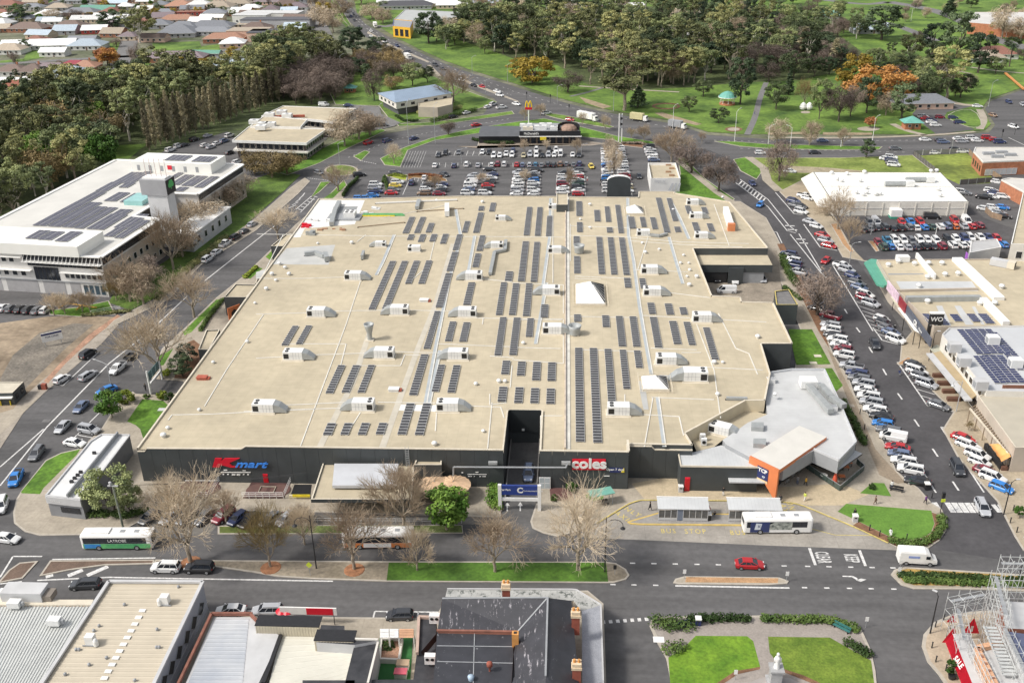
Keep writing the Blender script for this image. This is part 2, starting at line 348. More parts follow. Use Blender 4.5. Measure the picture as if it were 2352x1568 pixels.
SH('worn_track',XY('1790,380 1900,385 2000,394 1880,398 1800,396'),mat('worn_dirt',(.33,.28,.19),.95,.25,.3,fine=.2),.127)
SH('fenced_lot_lawn',XY('2102,358 2222,352 2292,420 2204,424 2150,398'),mat('fenced_grass',(.15,.20,.04),.95,.5,.07,col2=(.27,.33,.06),fine=.25),.03)
road('footpath',XY('1560,372 1600,405 1650,445 1690,470'),2.6,concrete,.16)
road('footpath',XY('1720,362 1755,388 1762,415 1790,440'),3.2,concrete,.16)
SB('office_lawn',XY('250,694 300,712 387,668 440,612 560,520 650,440 690,402 640,392 560,420 480,520 380,600 262,672'),mat('office_grass',(.07,.125,.02),.95,.35,.2,col2=(.12,.20,.03),fine=.3),.11,kerb=None)  # darker, duller green than the common grass
SB('footpath',XY('235,762 272,743 387,688 462,608 588,529 685,445 712,416 700,408 668,430 588,500 478,580 440,612 408,642 372,680 318,705 262,735'),concrete,.13)
SB('dirt_lot',XY('-120,760 0,742 110,727 180,724 262,728 240,765 120,860 60,925 0,990 -80,1060 -160,1000'),dirt,.05,kerb=None)
SH('dirt_lot_patch',XY('0,870 30,815 90,765 170,742 215,745 150,800 70,880 20,930'),mat('dark_gravel',(.15,.135,.115),.95,.25,.2,col2=(.24,.21,.17),fine=.3),.058)
SH('footpath',XY('0,1030 62,935 112,893 232,790 272,746 262,736 200,790 100,870 50,915 0,975'),mat('worn_concrete',(.33,.29,.24),.9,.2,.15,fine=.15),.06)
SH('red_soil_strip',XY('110,880 150,835 220,770 280,728 270,722 205,768 140,832 100,875'),mat('red_soil',(.36,.21,.14),.95,.3,.4,fine=.3),.068)
SH('footpath',XY('-40,960 60,930 98,905 15,985 -40,1030'),concrete,.07)
SB('planted_strip',XY('112,712 180,705 250,690 266,722 180,727 112,722'),grass,.12)
SB('forecourt',XY('48,1128 37,1146 30,1177 32,1200 57,1220 92,1229 190,1227 290,1213 328,1192 355,1172 500,1172 720,1175 960,1182 1150,1187 1152,1100 300,1100 260,1100'),concrete,.12)
SB('verge_by_mall',XY('60,1130 48,1127 105,1056 140,1039 185,1029 232,985 262,938 305,898 345,868 372,800 420,757 497,683 560,633 620,575 676,518 733,470 790,412 800,430 780,470 760,520 500,900 420,1080 305,1110'),concrete,.124)
for p in(XY('50,1132 48,1129 106,1058 140,1041 184,1031 176,1044 100,1120 92,1134'),XY('292,967 327,916 375,920 388,932 330,1010 322,985 312,976'),XY('366,818 398,800 376,838 360,842'),XY('420,762 497,688 510,686 440,762 424,770'),XY('560,638 588,614 604,616 575,640'),XY('610,590 640,560 648,566 622,598'),XY('740,458 765,440 790,414 795,425 765,455')):
 SH('lawn_patch',p,grass,.135)
SH('driveway',XY('303,897 345,869 420,875 440,900 360,906 312,904'),asphalt,.13)
SH('brown_planting_bed',XY('400,868 422,790 445,780 470,800 440,870'),mulch,.136)
SB('front_verge',XY('500,1206 1062,1205 1064,1223 500,1226'),grass_dry,.12)
SH('lawn_patch',XY('588,1207 1060,1206 1062,1222 588,1224'),mat('thin_grass',(.09,.14,.03),.95,.4,.3,col2=(.16,.20,.06),fine=.3),.128)
SH('car_park_front',XY('328,1192 355,1173 1150,1188 1150,1203 500,1205 480,1228 300,1222'),mat('worn_asphalt',(.155,.145,.13),.9,.2,.2,fine=.15),.003)
SH('driveway',XY('1152,1000 1243,1000 1248,1190 1225,1238 1150,1240 1148,1190'),mat('driveway_asphalt',(.10,.097,.095),.9,.25,.2,fine=.12),.005)
SB('plaza',XY('1243,1090 1246,1112 1218,1196 1223,1212 1250,1224 1280,1231 1340,1216 1386,1192 1440,1158 1462,1149 1480,1147 1760,1150 1800,1151 1835,1156 1880,1175 1960,1208 2030,1241 2062,1256 2134,1257 2158,1240 2174,1216 2175,1196 2163,1168 2141,1155 2110,1120 2089,1106 2059,1080 2039,1032 2019,995 2001,960 1964,907 1949,865 1929,835 1914,812 1888,742 1855,680 1836,640 1808,590 1785,545 1760,500 1700,462 1660,462 1740,540 1790,640 1840,760 1800,1000 1640,1060 1560,1080'),concrete,.12)
SH('warm_paving',XY('1560,1090 1760,1120 1930,1110 1995,1135 1935,1160 1860,1160 1800,1149 1480,1145 1450,1110'),grid_over(mat('warm_paving',(.47,.385,.26),.85,.12,.3,fine=.1),2.5,2.5,.06,.85),.127)
SH('brown_paving',XY('2010,1030 1960,910 1914,815 1900,800 1940,900 1990,1020 2020,1090 2062,1110 2080,1108'),mat('brown_paving',(.27,.215,.155),.9,.14,.3,fine=.15),.127)
for p,m in((XY('1811,756 1865,756 1908,836 1829,838'),grass),(XY('1780,847 1911,845 1936,885 1919,900 1894,852'),grass),(XY('1975,1132 2004,1108 2031,1109 2047,1139'),turf),(XY('1924,1174 1944,1156 2139,1172 2146,1202 2138,1222 2120,1234 2086,1241 2041,1230 1971,1196'),turf)):
 SH('plaza_lawn',p,m,.135)
SH('plaza_bed',XY('1959,1206 1972,1197 2041,1231 2086,1242 2121,1235 2140,1222 2147,1202 2140,1176 2164,1184 2172,1208 2160,1236 2134,1251 2100,1257 2060,1254'),mulch,.132)
SH('dark_lane_bed',XY('1785,560 1800,560 1850,660 1888,742 1905,800 1880,760 1830,660'),mulch,.13)
SH('red_rubber_bed',XY('1262,1118 1310,1118 1320,1150 1265,1150'),mat('maroon_gravel',(.12,.055,.05),.9,.2,.8,fine=.2),.13)
SH('bus_apron',XY('1330,1232 1340,1217 1386,1193 1440,1159 1480,1148 1800,1152 1835,1157 1880,1176 1960,1209 2060,1257 2062,1263 1764,1252 1396,1236'),concrete2,.008)
SB('bus_island',XY('1440,1197 1447,1202 1470,1204 1700,1206 1800,1206 1800,1181 1512,1176'),mat('island_paving',(.29,.275,.255),.9,.12,.4,fine=.1),.14,kerb=kerb_y,kw=.35)
SB('median',XY('355,1284 590,1286 893,1288 1390,1289 1415,1292 1438,1306 1446,1320 1437,1330 1410,1337 888,1334 713,1328 638,1323 588,1314 490,1300 352,1296'),mat('median_paving',(.25,.21,.15),.9,.25,.2,col2=(.33,.28,.21),fine=.2),.14)
SH('median_grass',XY('893,1291 1392,1291 1397,1335 888,1332'),mat('median_turf',(.05,.12,.012),.95,.3,.2,col2=(.09,.19,.02),fine=.25),.15)
SB('traffic_island',XY('115,1286 357,1284 352,1294 240,1297 160,1308 90,1322'),mat('brown_island',(.14,.095,.07),.9,.2,.5,fine=.2),.14)
SB('traffic_island',XY('-6,1338 20,1308 45,1291 88,1287 52,1327'),MATS['brown_island'],.14)
SB('traffic_island',XY('1546,1337 1551,1328 1573,1322 1790,1325 1812,1333 1808,1339 1764,1342 1560,1340'),concrete,.14)
SH('island_bark',XY('1576,1324 1788,1327 1786,1338 1574,1336'),bark_or,.15)
SB('planted_median',XY('2046,1318 2054,1307 2079,1301 2352,1318 2460,1324 2460,1362 2272,1353 2100,1351 2070,1342'),concrete,.14)
SH('median_bed',XY('2060,1318 2068,1309 2084,1305 2352,1322 2440,1328 2440,1352 2272,1345 2100,1343 2075,1334'),mat('golden_groundcover',(.36,.24,.07),.95,.35,.4,fine=.35),.15)
SB('garden_square',XY('1492,1436 1496,1422 1511,1415 1760,1412 1910,1416 1962,1430 1980,1447 2000,1490 2011,1540 2020,1640 1545,1640 1540,1560 1530,1510 1507,1470'),mat('grey_paving',(.30,.265,.235),.9,.1,.4,fine=.12),.14,kw=.45)
gsq=mat('square_grass',(.10,.22,.014),.95,.2,.25,col2=(.16,.28,.02),fine=.25)
gsq2=mat('square_grass_mown',(.10,.175,.016),.95,.22,.35,col2=(.17,.24,.03),fine=.25)
SH('square_lawn',XY('1535,1509 1576,1481 1598,1459 1716,1460 1730,1471 1746,1530 1688,1540 1646,1568 1620,1640 1545,1640'),gsq,.15)
SH('square_lawn',XY('1764,1461 1906,1463 1936,1480 2001,1516 2008,1568 2012,1640 1910,1640 1886,1568 1846,1550 1794,1533 1768,1498'),gsq2,.15)
for p in(XY('1646,1568 1688,1540 1746,1530 1745,1536 1695,1547 1660,1570 1640,1610 1626,1610'),XY('1794,1533 1846,1550 1886,1568 1905,1600 1890,1600 1870,1570 1835,1556 1793,1540')):
 SH('square_bed',p,mulch,.156)
SB('corner_footpath',XY('2117,1482 2121,1456 2146,1427 2192,1408 2260,1401 2460,1400 2460,1700 2230,1700 2190,1600 2156,1548 2130,1518'),mat('corner_paving',(.42,.34,.25),.9,.14,.3,fine=.12),.14,kw=.5)
SB('shop_block_ground',XY('-60,1378 205,1376 480,1403 760,1416 1000,1418 1030,1360 1350,1355 1386,1385 1395,1640 1400,1800 -200,1800'),concrete,.10,kw=.3)
SB('right_footpath',XY('1790,440 1820,470 1840,480 1855,496 1890,520 1925,572 1935,590 1990,600 2030,655 2060,700 2095,760 2070,790 2066,835 2090,828 2125,880 2190,945 2165,985 2200,1050 2290,1150 2330,1230 2350,1262 2460,1320 2460,1000 2300,800 2100,600 1960,560 1915,470 1868,400'),mat('tan_paving',(.37,.31,.225),.9,.14,.25,fine=.12),.12)
SH('retail_car_park',XY('1905,475 2230,478 2300,500 2420,585 2330,592 2210,595 1985,598 1965,578 1952,560 1930,520'),asphalt2,.128)
SH('rear_yard',XY('2196,425 2300,420 2420,470 2420,560 2260,500 2228,470'),asphalt,.132)
SB('car_park_bed',XY('1906,514 1925,512 1950,560 1963,578 1952,580 1935,562'),bark_or,.2)
SB('car_park_bed',XY('1993,553 2008,553 2020,576 2012,578'),bark_or,.2)
SB('corner_bed',XY('2060,833 2085,818 2094,822 2088,836 2066,838'),bark_or,.2)
SB('car_park_bed',XY('935,402 960,399 1000,401 1025,411 1028,416 985,416 975,410 950,408 937,414'),mat('rust_hedge_bed',(.20,.11,.04),.95,.3,.8,fine=.3),.2)
SB('car_park_bed',XY('885,402 905,399 936,401 934,414 915,412'),mat('lime_bed',(.26,.30,.03),.95,.3,.8,fine=.3),.3)
SB('mcd_forecourt',XY('1095,340 1100,322 1340,322 1390,330 1360,334 1050,336'),mat('forecourt_paving',(.30,.25,.2),.9,.15,.4),.12)
SB('right_bed',XY('1425,326 1490,328 1508,342 1500,346 1480,340 1430,334'),mulch,.14)
#  PAINT
mk=MB()
DL(mk,'120,1284,357,1280.5,.3 30,1277,97,1277,.3 30,1277,0,1325,.3 0,1340,50,1335,.3')
DL(mk,'85,1332,250,1325,.3 250,1325,765,1334,.3')
for a,b in(((105,1324),(122,1319)),((156,1322),(190,1308)),((200,1321),(248,1300))):dash(mk,a,b,.9)
for x in(1447,1496,1545,1595,1644,1698,1747,1795,1849,1898,1948,1997,2045):dash(mk,(x,1292.5+(x-1447)*.018),(x+12,1292.7+(x-1447)*.018),.3)
for x in(1402,1450,1500,1842,1893,1945,1995,2047):dash(mk,(x,1341.5+(x-1402)*.016),(x+12,1341.7+(x-1402)*.016),.3)
dash(mk,(1551,1344.5),(1813,1349.5),.35)
for k in range(7):dash(mk,(1382+k*16.5,1428-k*1.1),(1390+k*16.5,1427.5-k*1.1),.7)
DL(mk,'1859,1258,1873,1297,.45 1974,1263,1988,1299,.45')
for k in range(8):
 x=2145+k*15.2
 if k==1:continue
 dash(mk,(x,1153+k*.2),(x+15,1176+k*.2),1.0)
DL(mk,'2281,1158,2296,1176,.8 2292,1158,2303,1176,.3')
for a,b in(((1940,710),(1946,720)),((1967,752),(1975,763)),((1996,797),(2004,810)),((2028,847),(2036,861)),((2062,903),(2072,917)),((2100,963),(2111,979)),((2142,1030),(2154,1048)),((2188,1105),(2202,1126))):dash(mk,a,b,.35)
DL(mk,'1905,740,2027,935,.3 2027,935,2150,1131,.3')
DL(mk,'1913,609,2005,760,.3 2026,781,2005,752,.3 2026,781,2076,794,.3')
DL(mk,'2061,831,2130,931,.3 2130,931,2190,945,.3 2161,980,2260,1130,.3 2161,980,2215,993,.3')
for k in range(9):
 t=k/9;x=1960+(2020-1960)*t;y=682+(776-682)*t;dash(mk,(x,y),(x+36,y+12),.2)
for k in range(7):
 t=k/6.5;x=2061+69*t;y=831+100*t;dash(mk,(x,y),(x+44,y+13),.2)
for k in range(8):
 t=k/8;x=2165+97*t;y=985+142*t;dash(mk,(x,y),(x+50,y+17),.2)
for k in range(22):
 t=k/22;x=1905+245*t;y=740+391*t;dash(mk,(x,y),(x-36-8*t,y-9-4*t),.2)
for a,b in(((1764,458),(1812,518)),((1764,475),(1808,530)),((1812,518),(1830,532)),((1808,530),(1828,535)),((1815,538),(1885,625)),((1835,537),(1886,622)),((1885,625),(1898,638)),((1700,412),(1764,458)),((1690,420),(1764,475))):dash(mk,a,b,.3)
for k in range(9):
 t=k/9;dash(mk,(1704+60*t,416+44*t),(1697+60*t,424+46*t),.5)
for k in range(4):dash(mk,(1803+6*k,518+9*k)if k<2 else(1815+7*k,531+9*k),(1825+6*k,519+9*k)if k<2 else(1838+6*k,532+9*k),.7)
for a,b in(((1781,442),(1824,491)),((1824,491),(1850,494)),((1846,515),(1884,568)),((1884,568),(1923,575)),((1770,532),(1784,533)),((1784,533),(1796,558)),((1830,595),(1850,630))):dash(mk,a,b,.3)
DL(mk,'0,1072,100,985,.3 0,1115,108,980,.3 108,980,250,835,.35 250,835,348,757,.35 348,757,430,680,.35 470,645,588,552,.35')
DL(mk,'588,552,632,518,.35 185,820,227,808,.25 227,808,145,885,.25 126,883,145,885,.25 175,998,240,1010,.2');dash(mk,(228,948),(165,1010),.25)
for k in range(6):
 t=k/5;dash(mk,(685+34*t,480-30*t),(695+34*t,483-30*t),.4)
DL(mk,'680,481,716,450,.3 690,488,722,455,.3')
for k in range(5):dash(mk,(663+k*8,478-k*7),(680+k*5,471-k*7),.35)
for k in range(10):dash(mk,(706+k*5,409+k*.6),(709+k*5,409.3+k*.6),.4)
for k in range(8):dash(mk,(826+k*5,369+k*1),(829+k*5,369.5+k*1),.4)
for pts in(XY('784,0 822,52 875,88 925,114 975,138 1045,168 1113,194 1176,219'),XY('790,0 830,52 884,88 934,112 985,136 1052,163 1120,188 1176,208')):
 P=curve_pts(pts,2)
 for a,b in zip(P[:-1],P[1:]):dash(mk,a,b,.25,max(1,int((G(*b)-G(*a)).length/12)),.3)
for a,b,n in(((1176,209),(1300,245),9),((1300,245),(1450,276),10),((1450,276),(1560,297),6),((1640,322),(1764,326),8),((1764,325),(2130,322),22),((1700,341),(2090,350),22),((900,322),(1000,302),9),((1000,302),(1176,272),14),((800,362),(900,322),9),((2130,322),(2240,312),6)):dash(mk,a,b,.25,n,.35)
DL(mk,'1176,255,1100,270,.25 2316,316,2352,333,.3')
for k in range(11):dash(mk,(1000+k*0+k*14.2,357.5),(1004+k*14.2,347),.18)
DL(mk,'990,359,1335,358,.12 990,379,1330,384.5,.12')
for k in range(24):dash(mk,(1008+k*14.2,384.5),(1010+k*14.0,374),.15)
for x0,y0,x1,y1 in((1068,452,1084,402),(1126,450,1139,401),(1178,450,1183,402),(1240,450,1241,402),(1277,440,1279,402),(1345,450,1343,402),(1385,440,1380,345),(1452,450,1435,345)):dash(mk,(x0,y0),(x1,y1),.15)
for k in range(8):dash(mk,(920+k*6.3,385),(937+k*6,347),.09)
DL(mk,'962,450,975,405,.2 925,447,938,418,.2')
for k in range(6):dash(mk,(950+k*0+k*9,417),(955+k*9,404),.15)if k<3 else None
for a,b in(((856,1423),(861,1403)),((861,1403),(1010,1405)),((958,1424),(961,1404)),((560,1402),(600,1402))):dash(mk,a,b,.25)
for k in range(17):
 x=1975+k*19;dash(mk,(x,535),(x-13,517),.15);dash(mk,(x+25,577),(x+5,548),.15)
PA('road_markings',mk,[paint_w])['kind']='structure'
ar=MB();z=.016
def arrow(pts):ar.poly([(*G(a,b,z).xy,z)for a,b in pts])
arrow(XY('1935,1321 1958,1321.5 1966,1325 1974,1331 1969,1331.8 1962,1327.5 1956,1324.5 1935,1323.5'));arrow(XY('1966,1331.5 1978,1327.5 1990,1330 1977,1335'))
for x,s in((1165,1),(1195,-1)):
 arrow([(x-1.5,1173),(x+1.5,1173),(x+1.5,1161),(x+6,1161),(x,1152),(x-6,1161),(x-1.5,1161)])
o=PA('road_arrow',ar,[paint_w]);o['kind']='structure'
for p in o.data.polygons:pass
bm=bmesh.new();bm.from_mesh(o.data);bmesh.ops.recalc_face_normals(bm,faces=bm.faces)
for f in bm.faces:
 if f.normal.z<0:f.normal_flip()
bm.to_mesh(o.data);bm.free()
yk=MB()
for pts in(XY('1370,1201 1386,1192 1440,1158 1462,1149.5 1480,1147 1760,1150 1800,1151.5 1835,1156.5 1880,1175 1960,1208 2040,1246'),):
 P=[G(a,b,.13)for a,b in curve_pts(pts,1)]
 for a,b in zip(P[:-1],P[1:]):yk.beam(a,b,.28,.05)
PA('yellow_kerb_line',yk,[paint_y])['kind']='structure'
yl=MB()
dash(yl,(1788,1182),(1830,1205),.15);dash(yl,(1830,1205),(1918,1228),.15);dash(yl,(1918,1228),(2000,1229),.15);dash(yl,(1676,1205.5),(1512,1176),.1)
PA('yellow_lines',yl,[paint_y])['kind']='structure'
def ground_text(s,x,y,dx,dy,size,m,name):
 """flat painted words; (dx,dy) is picture direction in which they read"""
 a=G(x,y,.02);b=G(x+dx,y+dy,.02);ang=math.atan2(b.y-a.y,b.x-a.x)
 c=bpy.data.curves.new(name,'FONT');c.body=s;c.size=size;c.align_x='CENTER';c.align_y='CENTER';c.space_character=1.3;c.offset=.02;c.materials.append(m);c.resolution_u=2
 o=bpy.data.objects.new(name,c);COL.objects.link(o);o.location=a;o.rotation_euler=(0,0,ang);o['kind']='structure';return o
for s,x,y in(('BUS',1535,1219),('STOP',1597,1220),('BUS',1694,1223)):ground_text(s,x,y,10,0,1.75,paint_y,'painted_words').scale=(.72,1,1)
ground_text('ONLY',1445,1171,10,5.5,1.55,paint_y,'painted_words');ground_text('TAXIS',1427,1184,10,6.5,1.6,paint_y,'painted_words')
ground_text('TAXIS',1801,1168,3.4,8,1.6,paint_y,'painted_words');ground_text('ONLY',1819,1169,3.4,8,1.6,paint_y,'painted_words')
for s,x,y in(('CLEAR',1889,1279),('KEEP',1955,1281)):
 o=ground_text(s,x,y,3.8,10,1,paint_w,'painted_words');o.data.size=.95;o.scale=(.95,3.2,1);o.data.space_character=1.1
#  VEHICLES
paint=objcol('car_paint',.30,.03,1,coat=.4)
tyre=mat('tyre_rubber',(.02,.02,.02),.85,.1,2);rim=mat('alloy_rim',(.42,.43,.44),.35,.1,2,metal=.5)
headl=mat('headlight_lens',(.75,.76,.76),.2,.05,2);taill=mat('taillight_lens',(.35,.02,.02),.3,.1,2)
plastic=mat('dark_trim',(.03,.03,.032),.6,.1,2)
CARC=dict(white=(.74,.74,.73),silver=(.42,.43,.45),grey=(.16,.165,.175),black=(.018,.018,.02),navy=(.035,.05,.13),blue=(.03,.20,.55),red=(.45,.02,.025),maroon=(.22,.02,.035),orange=(.65,.16,.03),yellow=(.68,.52,.08),teal=(.03,.16,.28),slate=(.13,.17,.27),green=(.03,.07,.05),brown=(.24,.15,.09),charcoal=(.05,.053,.06),gold=(.45,.40,.26))
KINDS={'sedan':dict(L=4.65,W=1.82,belt=.96,roof=1.45,xr=-1.85,xf=1.25,tr=-1.15,tf=.30,hood=.88,boot=.98),'hatchback':dict(L=4.15,W=1.76,belt=.98,roof=1.48,xr=-2.0,xf=1.20,tr=-1.60,tf=.35,hood=.92,boot=.98),'four wheel drive':dict(L=4.75,W=1.90,belt=1.12,roof=1.76,xr=-2.28,xf=1.28,tr=-2.0,tf=.50,hood=1.06,boot=1.1),'wagon':dict(L=4.85,W=1.84,belt=1.0,roof=1.52,xr=-2.33,xf=1.28,tr=-1.95,tf=.35,hood=.93,boot=1.0),'ute':dict(L=5.3,W=1.88,belt=1.12,roof=1.74,xr=-.65,xf=1.55,tr=-.45,tf=.75,hood=1.08,boot=1.12),'van':dict(L=5.1,W=1.92,belt=1.20,roof=2.05,xr=-2.48,xf=2.0,tr=-2.4,tf=1.1,hood=1.12,boot=1.2)}
def car_meshes(k):
 d=KINDS[k];L=d['L']/2;W=d['W']/2;bt=d['belt'];hd=d['hood'];bo=d['boot']
 B=MB()
 st=[(-L,.74*W,.48,bo-.24),(-L+.10,.90*W,.30,bo-.06),(-L+.5,.98*W,.22,bo),(d['xr']+.3,W,.20,bt),(0,W,.20,bt),(d['xf'],W,.20,max(bt-.03,hd)),(L-.75,.97*W,.21,hd-.02),(L-.22,.88*W,.26,hd-.14),(L,.68*W,.36,hd-.30)]
 secs=[]
 for x,wd,zb,zt in st:
  secs.append([(x,-wd*.92,zb),(x,-wd,zb+.12),(x,-wd,zt-.14),(x,-wd*.88,zt),(x,wd*.88,zt),(x,wd,zt-.14),(x,wd,zb+.12),(x,wd*.92,zb)])
 for a,b in zip(secs[:-1],secs[1:]):
  for j in range(8):B.quad(a[j],b[j],b[(j+1)%8],a[(j+1)%8])
 B.poly(list(reversed(secs[0])));B.poly(secs[-1])
 if k=='ute':
  x0,x1=-L+.12,d['xr']-.05;B.box(x0,x1,-W*.86,W*.86,bo+.002,bo+.06,0);
  B.box(x0+.06,x1-.06,-W*.78,W*.78,bo+.06,bo+.063,1)
 xr,xf,tr,tf,zr=d['xr'],d['xf'],d['tr'],d['tf'],d['roof'];y0,y1=W*.86,W*.66
 b4=[(xr,-y0,bt-.02),(xf,-y0,bt-.04),(xf,y0,bt-.04),(xr,y0,bt-.02)];t4=[(tr,-y1,zr-.05),(tf,-y1,zr-.05),(tf,y1,zr-.05),(tr,y1,zr-.05)]
 Gm=MB()
 for j in range(4):Gm.quad(b4[j],b4[(j+1)%4],t4[(j+1)%4],t4[j])
 B.prism([(tr-.05,-y1-.03),(tf+.05,-y1-.03),(tf+.08,0),(tf+.05,y1+.03),(tr-.05,y1+.03),(tr-.08,0)],zr-.07,zr-.01,0)
 B.prism([(tr+.1,-y1+.08),(tf-.1,-y1+.08),(tf-.1,y1-.08),(tr+.1,y1-.08)],zr-.012,zr+.015,0)
 for j in range(4):B.tube(b4[j],t4[j],.055,.05,5,0,cap=False)
 for fr in((.50,)if k in('ute',)else(.36,.68)):
  for s in(0,1):
   p=[Vector(b4[3 if s else 0]).lerp(Vector(b4[2 if s else 1]),fr),Vector(t4[3 if s else 0]).lerp(Vector(t4[2 if s else 1]),fr)]
   B.tube(p[0],p[1],.045,.04,4,0,cap=False)
 if k in('van',):
  for s in(-1,1):B.quad((xr+.1,s*(y0+.01),bt),(.55,s*(y0+.01),bt),(.45,s*(y1+.025),zr-.06),(tr+.05,s*(y1+.025),zr-.06))
  B.quad((xr-.01,-y0,bt),(xr-.01,y0,bt),(tr-.02,y1,zr-.06),(tr-.02,-y1,zr-.06))
 if k in('four wheel drive','wagon'):
  for s in(-1,1):B.tube((tr+.2,s*y1*.92,zr+.04),(tf-.1,s*y1*.92,zr+.04),.03,n=4,m=1)
 for s in(-1,1):B.box(xf-.32,xf-.12,s*(W+.08)-.08,s*(W+.08)+.08,bt-.02,bt+.12,0)
 Wm=MB();r=.33 if k in('sedan','hatchback','wagon')else .38
 i0=len(Wm.v)
 Wm.tube((0,-.11,0),(0,.11,0),r,n=12,m=0);Wm.tube((0,-.125,0),(0,.125,0),r*.62,n=10,m=1)
 wpos=[(sx*(L*.61),sy*(W-.06),r)for sx in(-1,1)for sy in(-1,1)]
 Hl=MB();Hl.box(-.09,.05,-.17,.17,-.07,.07);Tl=MB();Tl.box(-.05,.06,-.14,.14,-.09,.09)
 Dn=MB()
 Dn.box(-L*.97,L*.97,-W*.88,W*.88,.19,.30,0)
 Dn.box(L-.12,L+.012,-W*.42,W*.42,.40,.58,0);Dn.box(-L-.012,-L+.1,-W*.26,W*.26,.62,.76,1)
 P=dict(B=B,G=Gm,W=Wm,H=Hl,T=Tl,D=Dn,wpos=wpos,L=L,Wd=W,hd=hd,bo=bo)
 P['mB']=B.mesh('car_body',[paint,plastic]);P['mG']=Gm.mesh('car_glass',[glass]);P['mW']=Wm.mesh('car_wheel',[tyre,rim])
 P['mH']=Hl.mesh('car_headlight',[headl]);P['mT']=Tl.mesh('car_taillight',[taill]);P['mD']=Dn.mesh('car_trim',[plastic,white])
 J=MB()
 def addm(src,mm,off=(0,0,0)):
  i=len(J.v);J.v+=[(v[0]+off[0],v[1]+off[1],v[2]+off[2])for v in src.v]
  for f,q in zip(src.f,src.m):J.f.append(TU(i+t for t in f));J.m.append(mm[q])
 addm(B,{0:0,1:2});addm(Gm,{0:1});addm(Dn,{0:2,1:3})
 for p in wpos:addm(Wm,{0:2,1:3},p)
 for s in(-1,1):addm(Hl,{0:4},(L-.12,s*W*.60,hd-.24));addm(Tl,{0:5},(-L+.06,s*W*.72,bo-.20))
 P['mJ']=J.mesh('car',[paint,glass,plastic,rim,headl,taill])
 return P
CARM={k:car_meshes(k)for k in KINDS}
CATS={'four wheel drive':'car','sedan':'car','hatchback':'car','wagon':'car','ute':'ute','van':'van'}
NCAR=0
def heading(x,y,dx,dy):
 a=G(x-dx/2,y-dy/2);b=G(x+dx/2,y+dy/2);return math.atan2(b.y-a.y,b.x-a.x)
def car(kind,colr,x,y,ang,label,group=None,far=False,z=.0):
 """x,y: picture point of middle of car on ground; ang: heading"""
 global NCAR;NCAR+=1
 d=CARM[kind];p=G(x,y,z)if not isinstance(x,Vector)else x
 c=CARC[colr];j=RU(.9,1.06);c=mul(c,j)
 nm={'four wheel drive':'four_wheel_drive'}.get(kind,kind)
 nm='parked_'+nm if group and('parked' in group)else nm
 if far:
  o=LK(nm,d['mJ'],None,p,ang,c);tag(o,label,CATS[kind],group);return o
 t=TH(nm,label,CATS[kind],p,ang,group)
 LK('body',d['mB'],t,col=c);LK('glass',d['mG'],t);LK('trim',d['mD'],t)
 for w in d['wpos']:LK('wheel',d['mW'],t,w)
 for s in(-1,1):
  LK('headlight',d['mH'],t,(d['L']-.12,s*d['Wd']*.60,d['hd']-.24));LK('taillight',d['mT'],t,(-d['L']+.06,s*d['Wd']*.72,d['bo']-.20))
 return t
def mid(x,y,h=.55):
 """picture point on a car's middle, at about h above road -> ground place under it"""
 g=G(x,y,h);g.z=0;return g
KN={'s':'sedan','h':'hatchback','f':'four wheel drive','w':'wagon','u':'ute','v':'van'}
CN={'W':'white','S':'silver','G':'grey','K':'black','N':'navy','B':'blue','R':'red','M':'maroon','O':'orange','Y':'yellow','T':'teal','L':'slate','E':'green','C':'charcoal','P':'brown','D':'gold'}
def carlist(items,ang,where,far=False,dirD=None,z=.0):
 """items: (kindcolour, x, y); labels count along row"""
 group='cars '+(where.split(' in ')[-1]if ' in ' in where else where)
 for i,(kc,x,y)in enumerate(items):
  k=KN[kc[0]];c=CN[kc[1]];g=mid(x,y);g.z=z
  a=ang if dirD is None else heading(x,y,*dirD)
  car(k,c,g,0,a+RU(-.025,.025),f'{c} {k}, {ORD[i]} {where}',group,far)
UPY=PI/2
T4=lambda L,ox,oy:[(k,ox+x/4,oy+y/4)for k,x,y in L]
carlist(T4(CL('fW,1310,1372 wW,1250,1292 hL,1205,1228 sR,1190,1168 vW,1150,1075 wG,1110,1012 hB,1055,950 sK,1040,882 wW,985,822 fS,950,758 fW,925,703 sW,895,642 fS,880,585 wG,840,535 wN,820,488 uS,770,425 fW,700,322 hM,690,264 sW,665,226 fW,640,180 sC,600,138 fW,580,92 wS,575,45'),1764,735),None,'from crossing, angled beside tavern footpath',dirD=(-42,-8))
car('sedan','black',mid(1764+1375/4,735+1478/4),0,heading(2107,1104,-42,-8),'black sedan behind green bench at crossing end of row')
carlist(T4(CL('wN,190,860 sC,205,892 fW,225,925 fN,235,962 uS,270,1030'),1764,367.5),None,'from back, below dock hedge',dirD=(-38,-8))
carlist(T4([('sK',450,1362),('uM',575,1430)],1764,367.5),None,'of two dark cars under bare tree by lawn',dirD=(-38,-10))
carlist(T4(CL('uW,680,970 fS,725,1012 hN,775,1060 wG,815,1130 sL,840,1168 fW,895,1240 hM,880,1262 fS,945,1320'),1764,367.5),None,'from top of row outside green awning',dirD=(36,11))
carlist(T4([('hW',1045,1462),('wC',1075,1500)],1764,367.5)+T4(CL('sG,1090,75 sL,1130,112 fW,1175,178'),1764,735),None,'of five cars under white shop awning',dirD=(39,14))
carlist(T4(CL('sC,1345,412 fW,1370,472 wG,1410,520 fS,1460,588 sG,1570,780'),1764,735),None,'from top beside brown planter benches',dirD=(41,14))
carlist(T4(CL('sR,1795,1085 wW,1840,1148 fW,1925,1240 hW,1945,1302 sM,2005,1390 fW,2065,1445 hB,2145,1535'),1764,735),None,'from top beside orange shade sail',dirD=(44,17))
